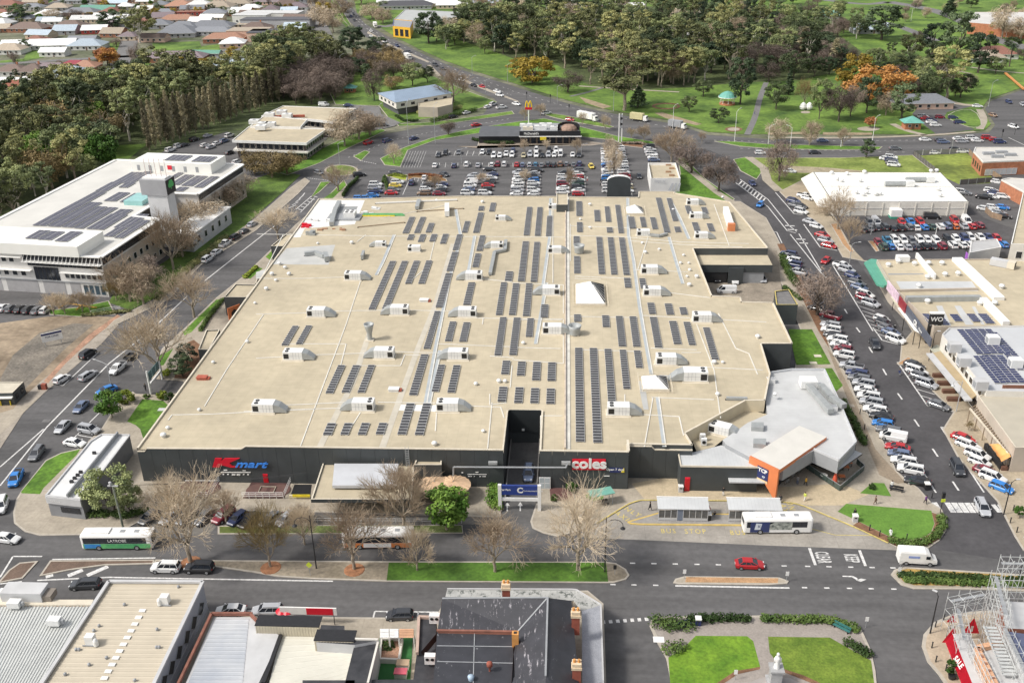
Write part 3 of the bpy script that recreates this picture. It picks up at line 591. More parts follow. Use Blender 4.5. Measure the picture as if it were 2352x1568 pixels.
for kc,x,y,dd,lb in(('uC',2009,790,(9,22),'charcoal ute driving towards camera on shop street'),('fC',2199,1075,(12,24),'dark four wheel drive driving down shop street past shade sail'),('wS',2257,1165,(14,28),'silver blue wagon stopped over zebra crossing'),('sR',1897,598,(-10,9),'red sedan turning near painted median of shop street'),('sN',1728,421,(8,9),'navy sedan beside chevron markings on curved street'),('hB',1746,470,(-9,8),'small blue hatchback on curved street behind mall'),('uW',1848,450,(30,6),'white ute, top of kerb row beside white hall'),('hW',1855,455,(30,6),'white hatchback just below top ute by white hall')):
 car(KN[kc[0]],CN[kc[1]],mid(x,y),0,heading(x,y,*dd),lb)
carlist(T4(CL('wN,235,375 sG,245,415 wC,300,425 fW,305,475'),1764,367.5),None,'below white hatchback by white hall',dirD=(30,7))
carlist(T4(CL('sS,385,565 hW,445,608 sR,500,690 wS,530,740 sR,560,785'),1764,367.5),None,'from top beside orange bark bed',dirD=(36,9))
carlist(T4(CL('wC,865,640 sG,935,632 hC,1000,628 fC,1070,620 sK,1150,632 fK,1215,628 fG,1295,622 sW,1362,626 hB,1437,622 sE,1508,618 wW,1583,614 fL,1645,610 hO,1715,615 sS,1800,612 hR,1872,614 wM,1940,600'),1764,367.5),UPY,'left in retail car park back row',z=.13)
carlist(T4(CL('fG,930,580 vS,990,575 hR,1228,573 sB,1310,570 wR,1398,570 fR,1712,560 vW,1820,564'),1764,367.5),-UPY,'left in retail car park upper back row',z=.13)
carlist(T4(CL('hM,1012,760 uT,1092,742 fW,1162,742 fW,1242,742 wG,1322,748 fW,1392,740 hW,1462,738 wW,1545,742 wK,1650,728 hW,1725,726 fN,1805,728 wW,1860,714 sW,1950,712 sN,2025,712 hR,2100,722'),1764,367.5),-UPY,'left in retail car park upper middle row',z=.13)
carlist(T4(CL('fE,1060,802 hB,1128,800 sW,1205,804 sS,1283,806 wC,1358,800 fK,1437,798 sC,1512,796 fM,1597,794 fW,1697,786 sW,1790,784 wW,1850,780 hB,2165,780'),1764,367.5),UPY,'left in retail car park lower middle row',z=.13)
car('van','black',mid(1764+1505/4,367.5+525/4),0,heading(2140,499,30,1.5),'long black van parked against white hall wall');
carlist(T4(CL('fW,1775,300 sG,1805,305 wW,2050,285 sN,2080,305 uK,1985,345 sW,2060,340 wW,2160,338 sW,1985,450 hW,2060,438 sB,2150,438 sS,2120,490 sK,2165,520'),1764,367.5),None,'left in yard behind white hall',True,dirD=(24,3),z=.135)
Z=lambda L:[(k,1047.4+x*.13298,238.9+y*.13298)for k,x,y in L]
carlist([('sC',1007,356),('fK',1023,352)]+Z(CL('sG,50,835 hW,455,832 wK,572,835 fW,650,892 hW,755,892 uW,868,862 fW,968,882 sD,1168,890 fS,1278,872 fW,1388,884 sK,1492,886 fS,1596,880 hW,1695,884 vW,1806,870 sW,2015,878 wC,2125,882')),-UPY,'left in row nearest burger restaurant',True)
carlist(Z(CL('hN,985,810 fW,1388,800 sC,1605,795 fW,1728,800')),-UPY,'left in row against restaurant garden',True)
carlist([('sW',999,380),('hN',1043,381)]+Z(CL('fW,180,1048 sS,382,1058 hW,618,1052 fM,720,1040 fW,832,1046 sR,1050,1046 hL,1150,1052 wS,1270,1050 hT,1375,1048 sG,1475,1058 fC,1588,1050 wK,1685,1052 fP,1800,1042 hG,1905,1040 sG,2030,1050 fN,2130,1040')),UPY,'left in mall car park second row',True)
car('hatchback','yellow',mid(1358,382.5),0,heading(1358,382,6,9),'small yellow hatchback driving across mall car park')
for kc,x,y,dd,lb in(('sK',1124,389.5,(14,.5),'black sedan crossing mall car park lane'),('fK',1233,391,(14,1),'black car beside bushy tree of mall car park'),('sC',1021,400.5,(14,5),'dark sedan leaving rust coloured hedge bed'),('fN',945,420,(3,-12),'navy four wheel drive waiting below lime shrub bed'),('sW',975,408,(4,-9),'white sedan in bay among rust coloured hedges'),('sC',1468,405,(2,10),'dark sedan beside white tyre shop')):
 car(KN[kc[0]],CN[kc[1]],mid(x,y),0,heading(x,y,*dd),lb,far=True)
def column(codes,x0,y0,x1,y1,where,flip=0):
 """cars side by side in a column running away from camera, y0 at back"""
 a=G(x0,y0);b=G(x1,y1);n=len(codes);group='cars '+where.split(' of ')[-1]
 for i,kc in enumerate(codes):
  if kc=='--':continue
  p=a.lerp(b,(i+.5)/n);k=KN[kc[0]];c=CN[kc[1]]
  car(k,c,V((p.x,p.y,0)),0,(0 if(i+flip)%2 else PI)+RU(-.03,.03),f'{c} {k}, {ORD[i]} from back {where}',group,True)
column('sC hW wP'.split(),982,424,972,452,'in left half of leftmost small block')
column('sN hW wC sM'.split(),1016,424,1008,452,'in right half of leftmost small block')
column('sS wS vW fW sL fW'.split(),1090,402,1072,452,'in left half of second block')
column('sN wW fG sR hK fW'.split(),1132,400,1112,452,'in right half of second block')
column('uS hW fW sW fW wS sW'.split(),1194,396,1186,453,'in left half of third block')
column('sS fC hB wW sG fW hW'.split(),1226,398,1225,453,'in right half of third block')
column('sK wW hS fM sW wW'.split(),1295,396,1292,450,'in left half of fourth block')
column('fG sW hR wW fE wC sW hR'.split(),1327,392,1328,453,'in right half of fourth block')
column('fG wW sW hW fS sW sB hN fW sS wW fB sC wW hK fW'.split(),1393,342,1398,446,'in left half of tall block')
column('wW sW fS hW wW sG fW sW fS wW sR fM hS wW fD sW'.split(),1421,341,1441,446,'in right half of tall block')
column('fC sW wS fW hW sL'.split(),1489,338,1503,374,'in short row at right edge')
carlist(CL('fW,863,424 wS,860,431 uN,862,440 sB,856,449'),0,'from back in fenced bay by mall corner',True)
carlist(CL('wW,913,418 sY,908,426 hG,903,436 sR,899,443'),0,'from back in bay below lime shrubs',True)
carlist([('sB',840,455),('hB',825,455)],0,'of two blue cars tucked behind mall roof',True)
for kc,x,y,a,lb in(('fK',1646,640,-UPY,'black four wheel drive in loading dock'),('fW',1687,644,-UPY,'white car beside yellow hatching in loading dock'),('sS',1751,640,-UPY,'silver sedan at right end of loading dock'),('vW',1669,668,PI,'white van parked along loading dock wall')):
 car(KN[kc[0]],CN[kc[1]],mid(x,y),0,a,lb)
car('four wheel drive','slate',mid(1214,1088),0,-UPY,'pale blue four wheel drive coming down mall ramp')
for kc,x,y,dd,lb in(('fK',202,813,(30,-20),'black four wheel drive in marked bay by dirt lot'),('hW',142,870,(30,-18),'white hatchback in second bay by dirt lot'),('wS',202,862,(30,-19),'silver wagon driving up left road'),('uW',271,846,(-16,13),'white ute towing a dark trailer down left road'),('sB',245,896,(-38,14),'bright blue sedan turning out of mall driveway'),('sL',186,934,(-20,20),'slate blue sedan coming down left road'),('sS',144,980,(-20,20),'silver sedan coming down left road'),('fS',205,987,(42,8),'silver four wheel drive nosed in beside round bush'),('sW',172,1017,(42,7),'white sedan nosed in beside small office lawn'),('wG',84,1041,(-18,24),'dark grey wagon coming down left road'),('uB',37,1098,(-12,24),'bright blue ute at bend of left road'),('fW',4,1161,(-8,24),'white four wheel drive half out of picture on left'),('sW',16,1236,(42,5),'white sedan turning at bottom left corner'),('fW',381,1303,(-50,-1),'white four wheel drive turning beside bark median'),('fK',458,1304,(-50,-1),'black four wheel drive queued behind white one'),('wC',196,1341,(-50,2),'charcoal wagon on near carriageway'),('sW',530,1401,(-48,1),'white sedan parked behind red trimmed roof'),('fS',614,1403,(-48,1),'silver four wheel drive parked by red bins'),('hC',918,1412,(-48,1),'dark hatchback in white marked bay'),('sR',1722,1295,(50,2),'red sedan driving along front street')):
 car(KN[kc[0]],CN[kc[1]],mid(x,y),0,heading(x,y,*dd),lb)
carlist(CL('sS,579,515 hC,561,531 fK,541,545 uW,517,560 sW,497,579 fW,477,595'),None,'from top at office kerb',dirD=(30,-20))
carlist(CL('sW,7,707 hG,24,709 sK,45,710 wC,65,711 sG,85,713 wW,106,711'),None,'left at dirt lot edge',dirD=(22,-18),z=.06)
carlist(CL('hG,342,1188 sS,392,1187 sG,430,1188 wG,470,1187 fM,513,1184 hN,546,1190 sK,573,1194 sG,622,1192 hS,655,1192'),None,'left in bays under front trees',dirD=(-22,17))
carlist(CL('fW,391,345 fW,410,336 sC,423,333 fK,446,321 hW,470,334 sS,484,338 sW,498,330 wL,515,324 fW,527,312 sS,477,312 hC,527,351 wW,545,372'),None,'from left behind solar roofed office',True,dirD=(26,-9),z=.05)
carlist(CL('vW,744,242 sN,800,243 sC,880,288'),None,'of cars around brown office',True,dirD=(20,0),z=.16)
for i,(kc,x,y,dd)in enumerate([('fR',846,328,(18,-6)),('sN',950,318,(18,-5)),('hG',732,397,(14,4)),('fK',825,402,(26,-3)),('sG',906,396,(24,-1)),('sR',1094,287,(14,-2)),('wK',1040,268,(14,-3)),('sW',1071,259,(16,-4)),('hW',1120,246,(14,-4)),('fW',1132,240,(14,-5)),('uW',1152,247,(16,-2)),('fW',1255,260,(18,-3)),('hR',1309,275,(18,2)),('sW',1186,239,(14,3)),('sW',1142,210,(14,3)),('fW',1148,219,(14,3)),('sR',1108,199,(13,4)),('sK',1088,196,(13,4)),('sC',1016,158,(12,4)),('wW',1060,184,(13,4)),('fC',1000,150,(12,4)),('sC',932,120,(11,5)),('sC',940,119,(11,5)),('fN',912,106,(11,5)),('fW',884,97,(11,5)),('sW',852,83,(9,6)),('hW',852,72,(9,6)),('sC',825,62,(8,7)),('sC',814,47,(8,7)),('fN',806,38,(7,7)),('sC',798,28,(7,7)),('hC',812,32,(7,7)),('sW',790,15,(6,7)),('sW',782,6,(6,7)),('fN',889,324,(16,-5)),('sL',1889,323,(26,0)),('sC',1871,350,(28,-1)),('sG',2056,341,(28,0)),('hW',1746,351,(22,0)),('sW',2125,321,(26,0)),('sC',2160,322,(24,1)),('wL',2167,326,(26,0)),('sW',2202,319,(22,0)),('wS',2210,325,(26,0)),('fW',2232,318,(18,0)),('sW',2245,323,(28,0)),('fR',2268,317,(24,0)),('hR',2284,321,(14,0)),('fN',2296,326,(28,0)),('hN',2317,234,(12,5)),('sS',2349,240,(8,6)),('sW',2245,244,(22,1)),('hP',2281,265,(10,3)),('wW',2328,291,(14,4)),('hW',2146,351,(22,0)),('fK',2195,345,(28,0)),('wW',2210,348,(26,0)),('sN',705,22,(2,10)),('sW',748,60,(3,10)),('fC',742,55,(3,10))]):
 where=('on far highway' if y<215 else 'near highway junction')if x<1340 and not(700<x<960 and y>300)else('on ring road' if x>1340 else 'near roundabout')
 car(KN[kc[0]],CN[kc[1]],mid(x,y),0,heading(x,y,*dd),f'{CN[kc[1]]} {KN[kc[0]]} driving {where}','traffic on far roads',True)
carlist(T4(CL('fW,2110,0 fW,1425,1075 sR,1450,1090 hM,1580,1078 wN,1500,1110 sW,1500,1125 sW,1540,1152 hN,1700,1082 wN,1760,1125')[1:],1764,0),None,'in park car park beside green kiosk',True,dirD=(24,0),z=.08)
carlist(T4(CL('sW,1080,1460 fW,1130,1450 wN,1130,1475 fG,1140,1500 fW,1155,1518'),1764,0),None,'from left on vacant lot lawn',True,dirD=(25,2),z=.12)
car('sedan','white',mid(1814,393),0,heading(1814,393,22,2),'white sedan parked alone by left end of white hall',None,True,.13)
car('hatchback','white',mid(2290,418),0,heading(2290,418,24,3),'white hatchback in brick motel yard',None,True,.1)
t=TH('trailer','dark empty trailer hitched behind white ute','trailer',mid(298,821,.4),heading(298,821,-16,13))
m=MB();m.box(-1.5,1.3,-.9,.9,.55,.62,0);[m.box(a,b,c,d,.62,.95,0)for a,b,c,d in((-1.5,1.3,-.9,-.85),(-1.5,1.3,.85,.9),(-1.5,-1.45,-.85,.85),(1.25,1.3,-.85,.85))];m.tube((1.3,0,.5),(2.6,0,.45),.05);PA('tray',m,plastic,t)
for s in(-1,1):LK('wheel',CARM['sedan']['mW'],t,(-.1,s*1.02,.33))
def bus(name,label,x0,y0,x1,y1,base,band,lower,flip,decor):
 a=G(x0,y0);b=G(x1,y1);L=(b-a).length;ang=math.atan2(b.y-a.y,b.x-a.x);c=(a+b)/2;n=V((-math.sin(ang),math.cos(ang),0));c=c+n*1.25
 t=TH(name,label,'bus',(c.x,c.y,0),ang);h=L/2;W=1.24
 m=MB()
 prof=[(-W*.96,.35),(-W,.6),(-W,2.7),(-W*.86,3.02),(W*.86,3.02),(W,2.7),(W,.6),(W*.96,.35)]
 xs=[(-h,.93),(-h+.25,1),(h-.25,1),(h,.93)]
 S=[[(x,y*k,z if z<2 else z-(1-k)*1.2)for y,z in prof]for x,k in xs]
 for p,q in zip(S[:-1],S[1:]):
  for j in range(8):m.quad(p[j],q[j],q[(j+1)%8],p[(j+1)%8],0)
 m.poly(list(reversed(S[0])));m.poly(S[-1]);PA('body',m,base,t)
 m=MB()
 for s in(-1,1):m.box(-h+.4,h-.9,s*(W+.005)-.012,s*(W+.005)+.012,1.38,2.52)
 m.box(h-.03,h+.015,-W*.84,W*.84,1.2,2.6);m.box(-h-.015,-h+.03,-W*.7,W*.7,1.6,2.5);PA('window_band',m,band,t)
 m=MB()
 for k in range(1,8):
  for s in(-1,1):m.box(-h+.4+k*(L-1.3)/8-.03,-h+.4+k*(L-1.3)/8+.03,s*(W+.02)-.008,s*(W+.02)+.008,1.38,2.52)
 PA('window_bars',m,plastic,t)
 m=MB()
 for s in(-1,1):m.box(-h+.3,h-.3,s*(W+.003)-.008,s*(W+.003)+.008,.42,1.34)
 PA('side_skirt',m,lower,t)
 wm=MB();wm.tube((0,-.15,0),(0,.15,0),.48,n=14,m=0);wm.tube((0,-.165,0),(0,.165,0),.28,n=10,m=1);me=wm.mesh('bus_wheel',[tyre,rim])
 for x in(-h*.52,h*.55):
  for s in(-1,1):LK('wheel',me,t,(x,s*(W-.10),.48))
 BX('roof_pod',white,t,-h*.7,-h*.2,-.8,.8,3.02,3.24)
 for x in(.15,.55):
  BX('roof_hatch',greypl,t,h*x-.4,h*x+.4,-.35,.35,3.02,3.07)
 m=MB()
 for s in(-1,1):m.box(h-.1,h+.02,s*.85-.16,s*.85+.16,.62,.82)
 PA('headlights',m,headl,t)
 decor(t,h,W);return t
busg=mat('bus_green',(.06,.42,.18),.4,.35,.5,col2=(.18,.55,.20));buso=mat('bus_orange',(.65,.22,.07),.4,.2,.5);busn=mat('bus_navy',(.03,.045,.14),.35,.1,.5);pale=mat('pale_print',(.62,.66,.70),.5,.1,.6);ad=mat('print_photo',(.20,.25,.25),.5,.7,1.6,col2=(.50,.52,.46))
def dg(t,h,W):
 BX('blue_print',[mat('print_blue',(.05,.25,.60),.4,.2,1)],t,-h+.5,-h+3.2,-W-.028,-W-.012,.5,1.3)
 text('LATROBE',.75,white,t,(.2,-W-.03,1.95),(PI/2,0,0),ext=.004)
def do(t,h,W):
 BX('white_panel',white,t,-2.4,2.2,-W-.03,-W-.013,.48,1.3)
 BX('red_stripe',[mat('stripe_red',(.5,.09,.06),.4,.1,1)],t,-h+.2,h-.2,-W*.99-.012,-W*.99+.02,2.55,2.72)
def dw(t,h,W):
 BX('navy_panel',busn,t,-h+1,-h+4.2,-W-.03,-W-.013,.45,2.5)
 SP('poly','photo_panel',ad,t,[(-h+4.2,-W-.035,.95),(h-3.4,-W-.035,.95),(h-3.4,-W-.035,2.5),(-h+5.0,-W-.035,2.5),(-h+4.2,-W-.035,2.0)])
 m=MB();m.poly([(-h+1.7,-W-.036,1.0),(-h+2.7,-W-.036,1.0),(-h+2.9,-W-.036,2.2),(-h+1.9,-W-.036,2.3)]);p=PA('pale_sticker',m,pale,t)
 text('SK',.8,busn,t,(-h+2.3,-W-.045,1.62),(PI/2,0,-.1),ext=.004)
bus('bus','green and blue city bus on front street behind bare tree',190,1264,352,1263,white,glass,busg,0,dg)
bus('bus','orange and white bus on front street behind two bare trees',788,1262,950,1261,white,glass,buso,0,do)
bus('bus','white bus with navy and photo side panels at bus stop',1708,1227,1864,1226,white,glass,white,0,dw)
def boxtruck(label,x,y,dd,L,c,name='truck'):
 g=mid(x,y,1);t=TH(name,label,'truck',g,heading(x,y,*dd));h=L/2
 BX('cargo_box',c,t,-h,h-2.0,-1.2,1.2,.9,3.4)
 m=MB();m.prism([(h-1.8,-1.05),(h-.1,-1.05),(h,-.7),(h,.7),(h-.1,1.05),(h-1.8,1.05)],.6,1.6);m.prism([(h-1.8,-1.0),(h-.4,-1.0),(h-.4,1.0),(h-1.8,1.0)],1.6,2.5);PA('cab',m,white,t)
 BX('windscreen',glass,t,h-.42,h-.37,-.9,.9,1.65,2.3)
 BX('chassis',plastic,t,-h,h-.3,-.5,.5,.5,.9)
 for x2 in(-h*.65,h-1.0):
  for s in(-1,1):LK('wheel',CARM['van']['mW'],t,(x2,s*1.0,.42))
boxtruck('long white semi trailer turning behind burger restaurant',1350,271,(38,8),11,white)
boxtruck('cream tipper truck on highway beside park',1468,273,(26,3),8,mat('cream_tray',(.55,.50,.28),.7,.1,1))
boxtruck('grey utility truck with a pale cab on ring road',1556,290,(26,4),8,greypl)
boxtruck('white box truck leading traffic on far highway',862,60,(7,10),9,white);boxtruck('white delivery truck on highway above blue roof',937,133,(14,7),8,white)
t=TH('delivery_van','long white delivery van entering front street intersection','van',mid(2106,1280,.9),heading(2106,1280,50,3))
m=MB();h=3.0;W=1.0
S=[[(x,-w*.98,.45),(x,-w,.8),(x,-w*.97,zt-.25),(x,-w*.85,zt),(x,w*.85,zt),(x,w*.97,zt-.25),(x,w,.8),(x,w*.98,.45)]for x,w,zt in((-h,.94*W,2.45),(-h+.1,W,2.6),(h-2.0,W,2.6),(h-1.3,.95*W,2.25),(h-.75,.93*W,1.45),(h-.1,.85*W,1.15),(h,.72*W,.9))]
for p,q in zip(S[:-1],S[1:]):
 for j in range(8):m.quad(p[j],q[j],q[(j+1)%8],p[(j+1)%8])
m.poly(list(reversed(S[0])));m.poly(S[-1]);PA('body',m,white,t)
m=MB();m.quad((h-1.32,-.8,2.19),(h-.80,-.8,1.52),(h-.80,.8,1.52),(h-1.32,.8,2.19));
for v in range(len(m.v)):m.v[v]=(m.v[v][0]+.06,m.v[v][1],m.v[v][2]+.04)
for s in(-1,1):m.box(h-1.9,h-1.25,s*.985-.015,s*.985+.015,1.4,1.95)
PA('glass',m,glass,t);BX('blue_logo',[mat('logo_blue',(.25,.32,.6),.5,.1,1)],t,-1.6,.1,-1.03,-1.015,1.5,1.9)
for x2 in(-h*.6,h*.62):
 for s in(-1,1):LK('wheel',CARM['van']['mW'],t,(x2,s*.93,.38))
#  THE SHOPPING CENTRE
ZR=6.95;YF=148.0
def onY(x,y,Y):
 d=AX*((x-1176)/F)+AY*(-(y-784)/F)+AZ;return CP+d*(Y/d.y)
mall=TH('shopping_centre','huge flat tan roofed shopping centre with charcoal front walls','shopping centre',(-20,220,0))
mall.location=(0,0,0)
O=XY('305,1045 1157,1037 1167,945 1244,945 1239.5,1037 1443,1040 1446,1022 1592,1030 1574,997 1713,922 1757,922 1769,860 1748,791 1820,791 1776,697 1703,695 1701,684 1635,681 1592,572 1764,572 1761,567 1676,465 1551,445 1547,442 1467,441.5 1466,455 1306,454 1300,453 1060,452 838,458 732,458')
W=[V((g.x,g.y))for g in Gs(O,ZR)]
for i in(0,1,4,5):W[i].y=YF
W[2].x=W[1].x;W[3].x=W[4].x;W[6].x=W[5].x;W[7].y=W[6].y
m=MB();m.poly([(*p,ZR)for p in W]);o=PA('roof',m,membrane,mall)
if o.data.polygons[0].normal.z<0:o.data.flip_normals()
n=len(W)
wallm=MB();cop=MB()
HT={0:7.3,5:6.4,6:6.4}
gut={29:1,30:1}
for i in range(n):
 a,b=W[i],W[(i+1)%n]
 if i in(0,4):continue
 z1=ZR+.32
 d=(b-a).normalized();nn=V((d.y,-d.x))
 z0=0.0
 if i in(8,):z0=4.8
 wallm.quad((*a,z0),(*b,z0),(*b,z1),(*a,z1));wallm.quad((*(b-nn*.25),ZR-.02),(*(a-nn*.25),ZR-.02),(*(a-nn*.25),z1),(*(b-nn*.25),z1),1)
 cop.quad((*(a+nn*.05),z1+.01),(*(b+nn*.05),z1+.01),(*(b-nn*.3),z1+.01),(*(a-nn*.3),z1+.01));cop.quad((*(a+nn*.05),z1-.12),(*(b+nn*.05),z1-.12),(*(b+nn*.05),z1+.01),(*(a+nn*.05),z1+.01))
PA('perimeter_wall',wallm,[char,cream],mall);PA('coping',cop,[cream],mall)
step=XY('305,6.55 334,6.55 340,7.2 556,7.35 567,7.95 1157,7.95')
def zprof(x,prof):
 for(a,za),(b,zb)in zip(prof[:-1],prof[1:]):
  if a<=x<=b:return za+(zb-za)*(x-a)/(b-a)
 return prof[-1][1]if x>prof[-1][0]else prof[0][1]
prof=[(onY(a,1040,YF).x,z)for a,z in step]
xs0,xs1=W[0].x,W[1].x
def panels(xa,xb,Y,zf,count,depth=.12,coping=True):
 wv=(xb-xa)/count;cm=MB()
 for k in range(count):
  x0=xa+k*wv;x1=x0+wv;brk=[x0+.015]+[p[0]for p in prof if x0+.02<p[0]<x1-.02]+[x1-.015]
  m=MB()
  for u,v in zip(brk[:-1],brk[1:]):
   z0,z1=zf(u),zf(v)
   m.quad((u,Y-depth,0),(v,Y-depth,0),(v,Y-depth,z1),(u,Y-depth,z0));m.quad((v,Y+.1,0),(u,Y+.1,0),(u,Y+.1,z0),(v,Y+.1,z1));m.quad((u,Y-depth,z0),(v,Y-depth,z1),(v,Y+.1,z1),(u,Y+.1,z0))
   cm.quad((u-.015,Y-depth-.05,z0-.05),(v+.015,Y-depth-.05,z1-.05),(v+.015,Y-depth-.05,z1+.13),(u-.015,Y-depth-.05,z0+.13));cm.quad((u-.015,Y-depth-.05,z0+.13),(v+.015,Y-depth-.05,z1+.13),(v+.015,Y+.16,z1+.13),(u-.015,Y+.16,z0+.13));cm.quad((v,Y+.16,z1-.9),(u,Y+.16,z0-.9),(u,Y+.16,z0+.13),(v,Y+.16,z1+.13))
  m.quad((brk[0],Y+.1,0),(brk[0],Y-depth,0),(brk[0],Y-depth,zf(brk[0])),(brk[0],Y+.1,zf(brk[0])));m.quad((brk[-1],Y-depth,0),(brk[-1],Y+.1,0),(brk[-1],Y+.1,zf(brk[-1])),(brk[-1],Y-depth,zf(brk[-1])))
  PA('wall_panel',m,char,mall)
 if coping:PA('coping',cm,[cream],mall)
panels(xs0,xs1,YF,lambda x:zprof(x,prof),26)
panels(W[4].x,W[5].x,YF,lambda x:7.95,7)
Y2=W[6].y;pr2=[(W[6].x,6.9),(onY(1497,1017,Y2).x,6.9),(onY(1504,1025,Y2).x,6.2),(W[7].x,6.2)];prof_s=prof;prof=pr2
panels(W[6].x,W[7].x,Y2-.2,lambda x:zprof(x,pr2),5);prof=prof_s
BX('return_wall',char,mall,W[5].x-.1,W[5].x+.1,YF+.1,Y2-.3,0,8.0);BX('coping',cream,mall,W[5].x-.2,W[5].x+.2,YF+.2,Y2,8.0,8.13)
SP('quad','ramp_wall',char,mall,(W[1].x+.05,YF+.2,0),(W[2].x+.05,W[2].y-.1,0),(W[2].x+.05,W[2].y-.1,ZR+.9),(W[1].x+.05,YF+.2,ZR+.9))
BX('ramp_lintel',[mat('deep_charcoal',(.022,.026,.028),.6,.1,.5)],mall,W[2].x+.2,W[3].x-.2,W[2].y-.30,W[2].y-.08,2.6,ZR+.5)
BX('ramp_back_wall',black,mall,W[2].x+.3,W[3].x-.3,W[2].y+2,W[2].y+2.2,0,3)
BX('clearance_sign',white,mall,W[2].x+2.6,W[2].x+3.1,W[2].y-.36,W[2].y-.31,2.9,3.4)
for s,xx in((0,W[1].x+.35),(1,W[4].x-.55)):
 BX('ramp_kerb_wall',[mat('ramp_wall_paint',(.20,.19,.18),.8,.2,.4)],mall,xx,xx+.2,YF-5,YF+26,0,.9)
def RL(ptsD,w,h,m,name,z=ZR,parent=None,n='roof_pipe'):
 w=max(w*1.35,.2);mb=MB();P=[G(a,b,z)for a,b in ptsD]
 for a,b in zip(P[:-1],P[1:]):mb.beam(a+UP(h/2),b+UP(h/2),w,h)
 return PA(n,mb,[m],parent or mall)
RL([(1298,1032),(1298.5,740),(1299,454)],.22,.45,mat('rusty_capping',(.50,.42,.34),.8,.25,.5),'x',n='expansion_wall')
RL([(1304,1032),(1304,740),(1304,454)],.7,.12,mat('pale_capping',(.60,.58,.52),.7,.2,.3),'x',n='expansion_capping')
tray=mat('cable_tray',(.43,.46,.47),.5,.12,.5,metal=.15);pipe=mat('pale_pipe',(.66,.64,.58),.5,.1,.5)
for p in(XY('977,926 1000,800 1032,640 1058,545 1046,480'),[(986,926),(1010,805)],[(1255,650),(1246,700),(1230,790)],[(1264,456),(1262,545),(1247,655)],XY('1441,454 1443,540 1455,600 1468,700 1480,770 1496,860'),[(1536,545),(1552,600),(1568,652)],[(1536,455),(1560,500),(1582,549)],[(1090,542),(1074,632)],[(1510,912),(1526,1026)],[(905,540),(880,600),(864,632)]):
 mb=RL(p,.55,.10,tray,'x',n='cable_tray')
 RL([(a+3.5,b)for a,b in p],.16,.14,pipe,'x')
for p in([(650,931),(800,924)],[(868,924),(1000,926)],[(708,816),(846,811)],[(903,808),(1014,811)],[(588,823),(650,820)],[(765,715),(888,713)],[(938,713),(1044,715)],[(588,722),(705,719)],[(846,635),(700,640),(588,640)],[(590,538),(900,543),(1298,545)],XY('1306,541 1440,545 1560,556 1720,560'),[(1443,553),(1560,562),(1705,568)],[(1310,519),(1445,524)],[(1176,650),(1294,655)],[(1100,640),(1176,648)],[(1180,735),(1295,733)],[(1005,790),(1180,797)],[(1125,818),(1180,822)],[(1176,798),(1288,801)],[(1176,826),(1293,835)],[(1064,730),(1290,735)],[(1322,803),(1475,808)],[(1495,800),(1600,804)],[(1500,838),(1752,850)],[(1400,948),(1560,957)],[(1320,635),(1450,640)],[(1476,725),(1760,740)],[(1480,1026),(1500,912)],[(1455,620),(1580,625)],[(1565,810),(1610,810)],[(1476,665),(1630,684)],[(1496,913),(1640,918)],[(1270,455),(1270,650)],[(880,500),(990,480),(1030,470)],[(1310,727),(1465,730)],[(1310,515),(1310,600)]):
 RL(p,.14,.12,pipe,'x')
for p in([(470,933),(520,850),(605,723)],XY('386,965 395,953 490,951 600,945 720,940'),[(560,945),(850,935)],[(1000,990),(1004,928)],[(650,790),(795,790),(775,870)],XY('820,840 920,840 930,815 965,816'),[(795,1000),(850,912)],[(1158,960),(1150,935),(1000,930)],[(1164,925),(1125,930),(1125,905)],[(1242,1032),(1242,955),(1292,955)],[(1294,735),(1294,835)],[(1294,655),(1294,720)],[(1110,730),(1108,745)],[(840,540),(820,556)],[(1000,545),(985,610),(950,640)],XY('1650,720 1690,800 1720,812 1740,860'),[(1600,745),(1640,850),(1655,960)],[(1675,565),(1640,470)],[(1560,957),(1570,1000)],[(1465,620),(1490,540)],[(1435,906),(1435,940),(1470,940)],[(1380,642),(1320,640)],[(1176,840),(1172,890)],[(1120,1030),(1130,925)],[(690,1025),(795,745),(830,640)],[(600,640),(650,540)]):
 RL(p,.10,.10,pipe,'x')
for p in(XY('878,1028 960,800 1000,700 1040,560'),[(735,1025),(810,880),(850,760)]):
 RL(p,.9,.03,mat('patch_strip',(.50,.46,.38),.8,.1,.4),'x',n='roof_seam_strip')
pm=mat('grey_patch',(.46,.46,.44),.8,.12,.15);pw=mat('white_patch',(.70,.69,.66),.7,.08,.2)
for k,(p,mm)in enumerate(((XY('658,570 770,562 755,608 625,607'),pm),(XY('588,625 612,618 600,640 588,640'),pm),(XY('913,928 1005,930 1005,945 912,942'),pw),(XY('733,459 838,460 815,515 700,525 690,545 672,545'),pw),(XY('1515,860 1560,862 1556,875 1510,872'),pm),(XY('765,475 822,474 808,505 770,504'),mat('grey_deck',(.27,.28,.28),.8,.15,.3)),(XY('1465,875 1480,873 1490,940 1478,940'),pm))):
 m=MB();m.poly([TU(g)for g in Gs(p,ZR+.012+.004*k)]);o=PA('roof_patch',m,mm,mall)
 if o.data.polygons[0].normal.z<0:o.data.flip_normals()
def AN(ptsD,z,wallmat,roofmat,root=mall,cp=cream,name='annex',z0=0,par=.3):
 P=[(g.x,g.y)for g in Gs(ptsD,z)];m=MB();m.prism(P,z0,z,0,cap=False);P2,I=inset(P,.25)
 k=len(P2)
 for i in range(k):
  a,b,c,d=P2[i],P2[(i+1)%k],I[(i+1)%k],I[i];m.quad((*a,z),(*b,z),(*c,z),(*d,z),1);m.quad((*d,z),(*c,z),(*c,z-par),(*d,z-par),0)
 m.poly([(*p,z-par)for p in I],2);return PA(name,m,[wallmat,cp,roofmat],root)
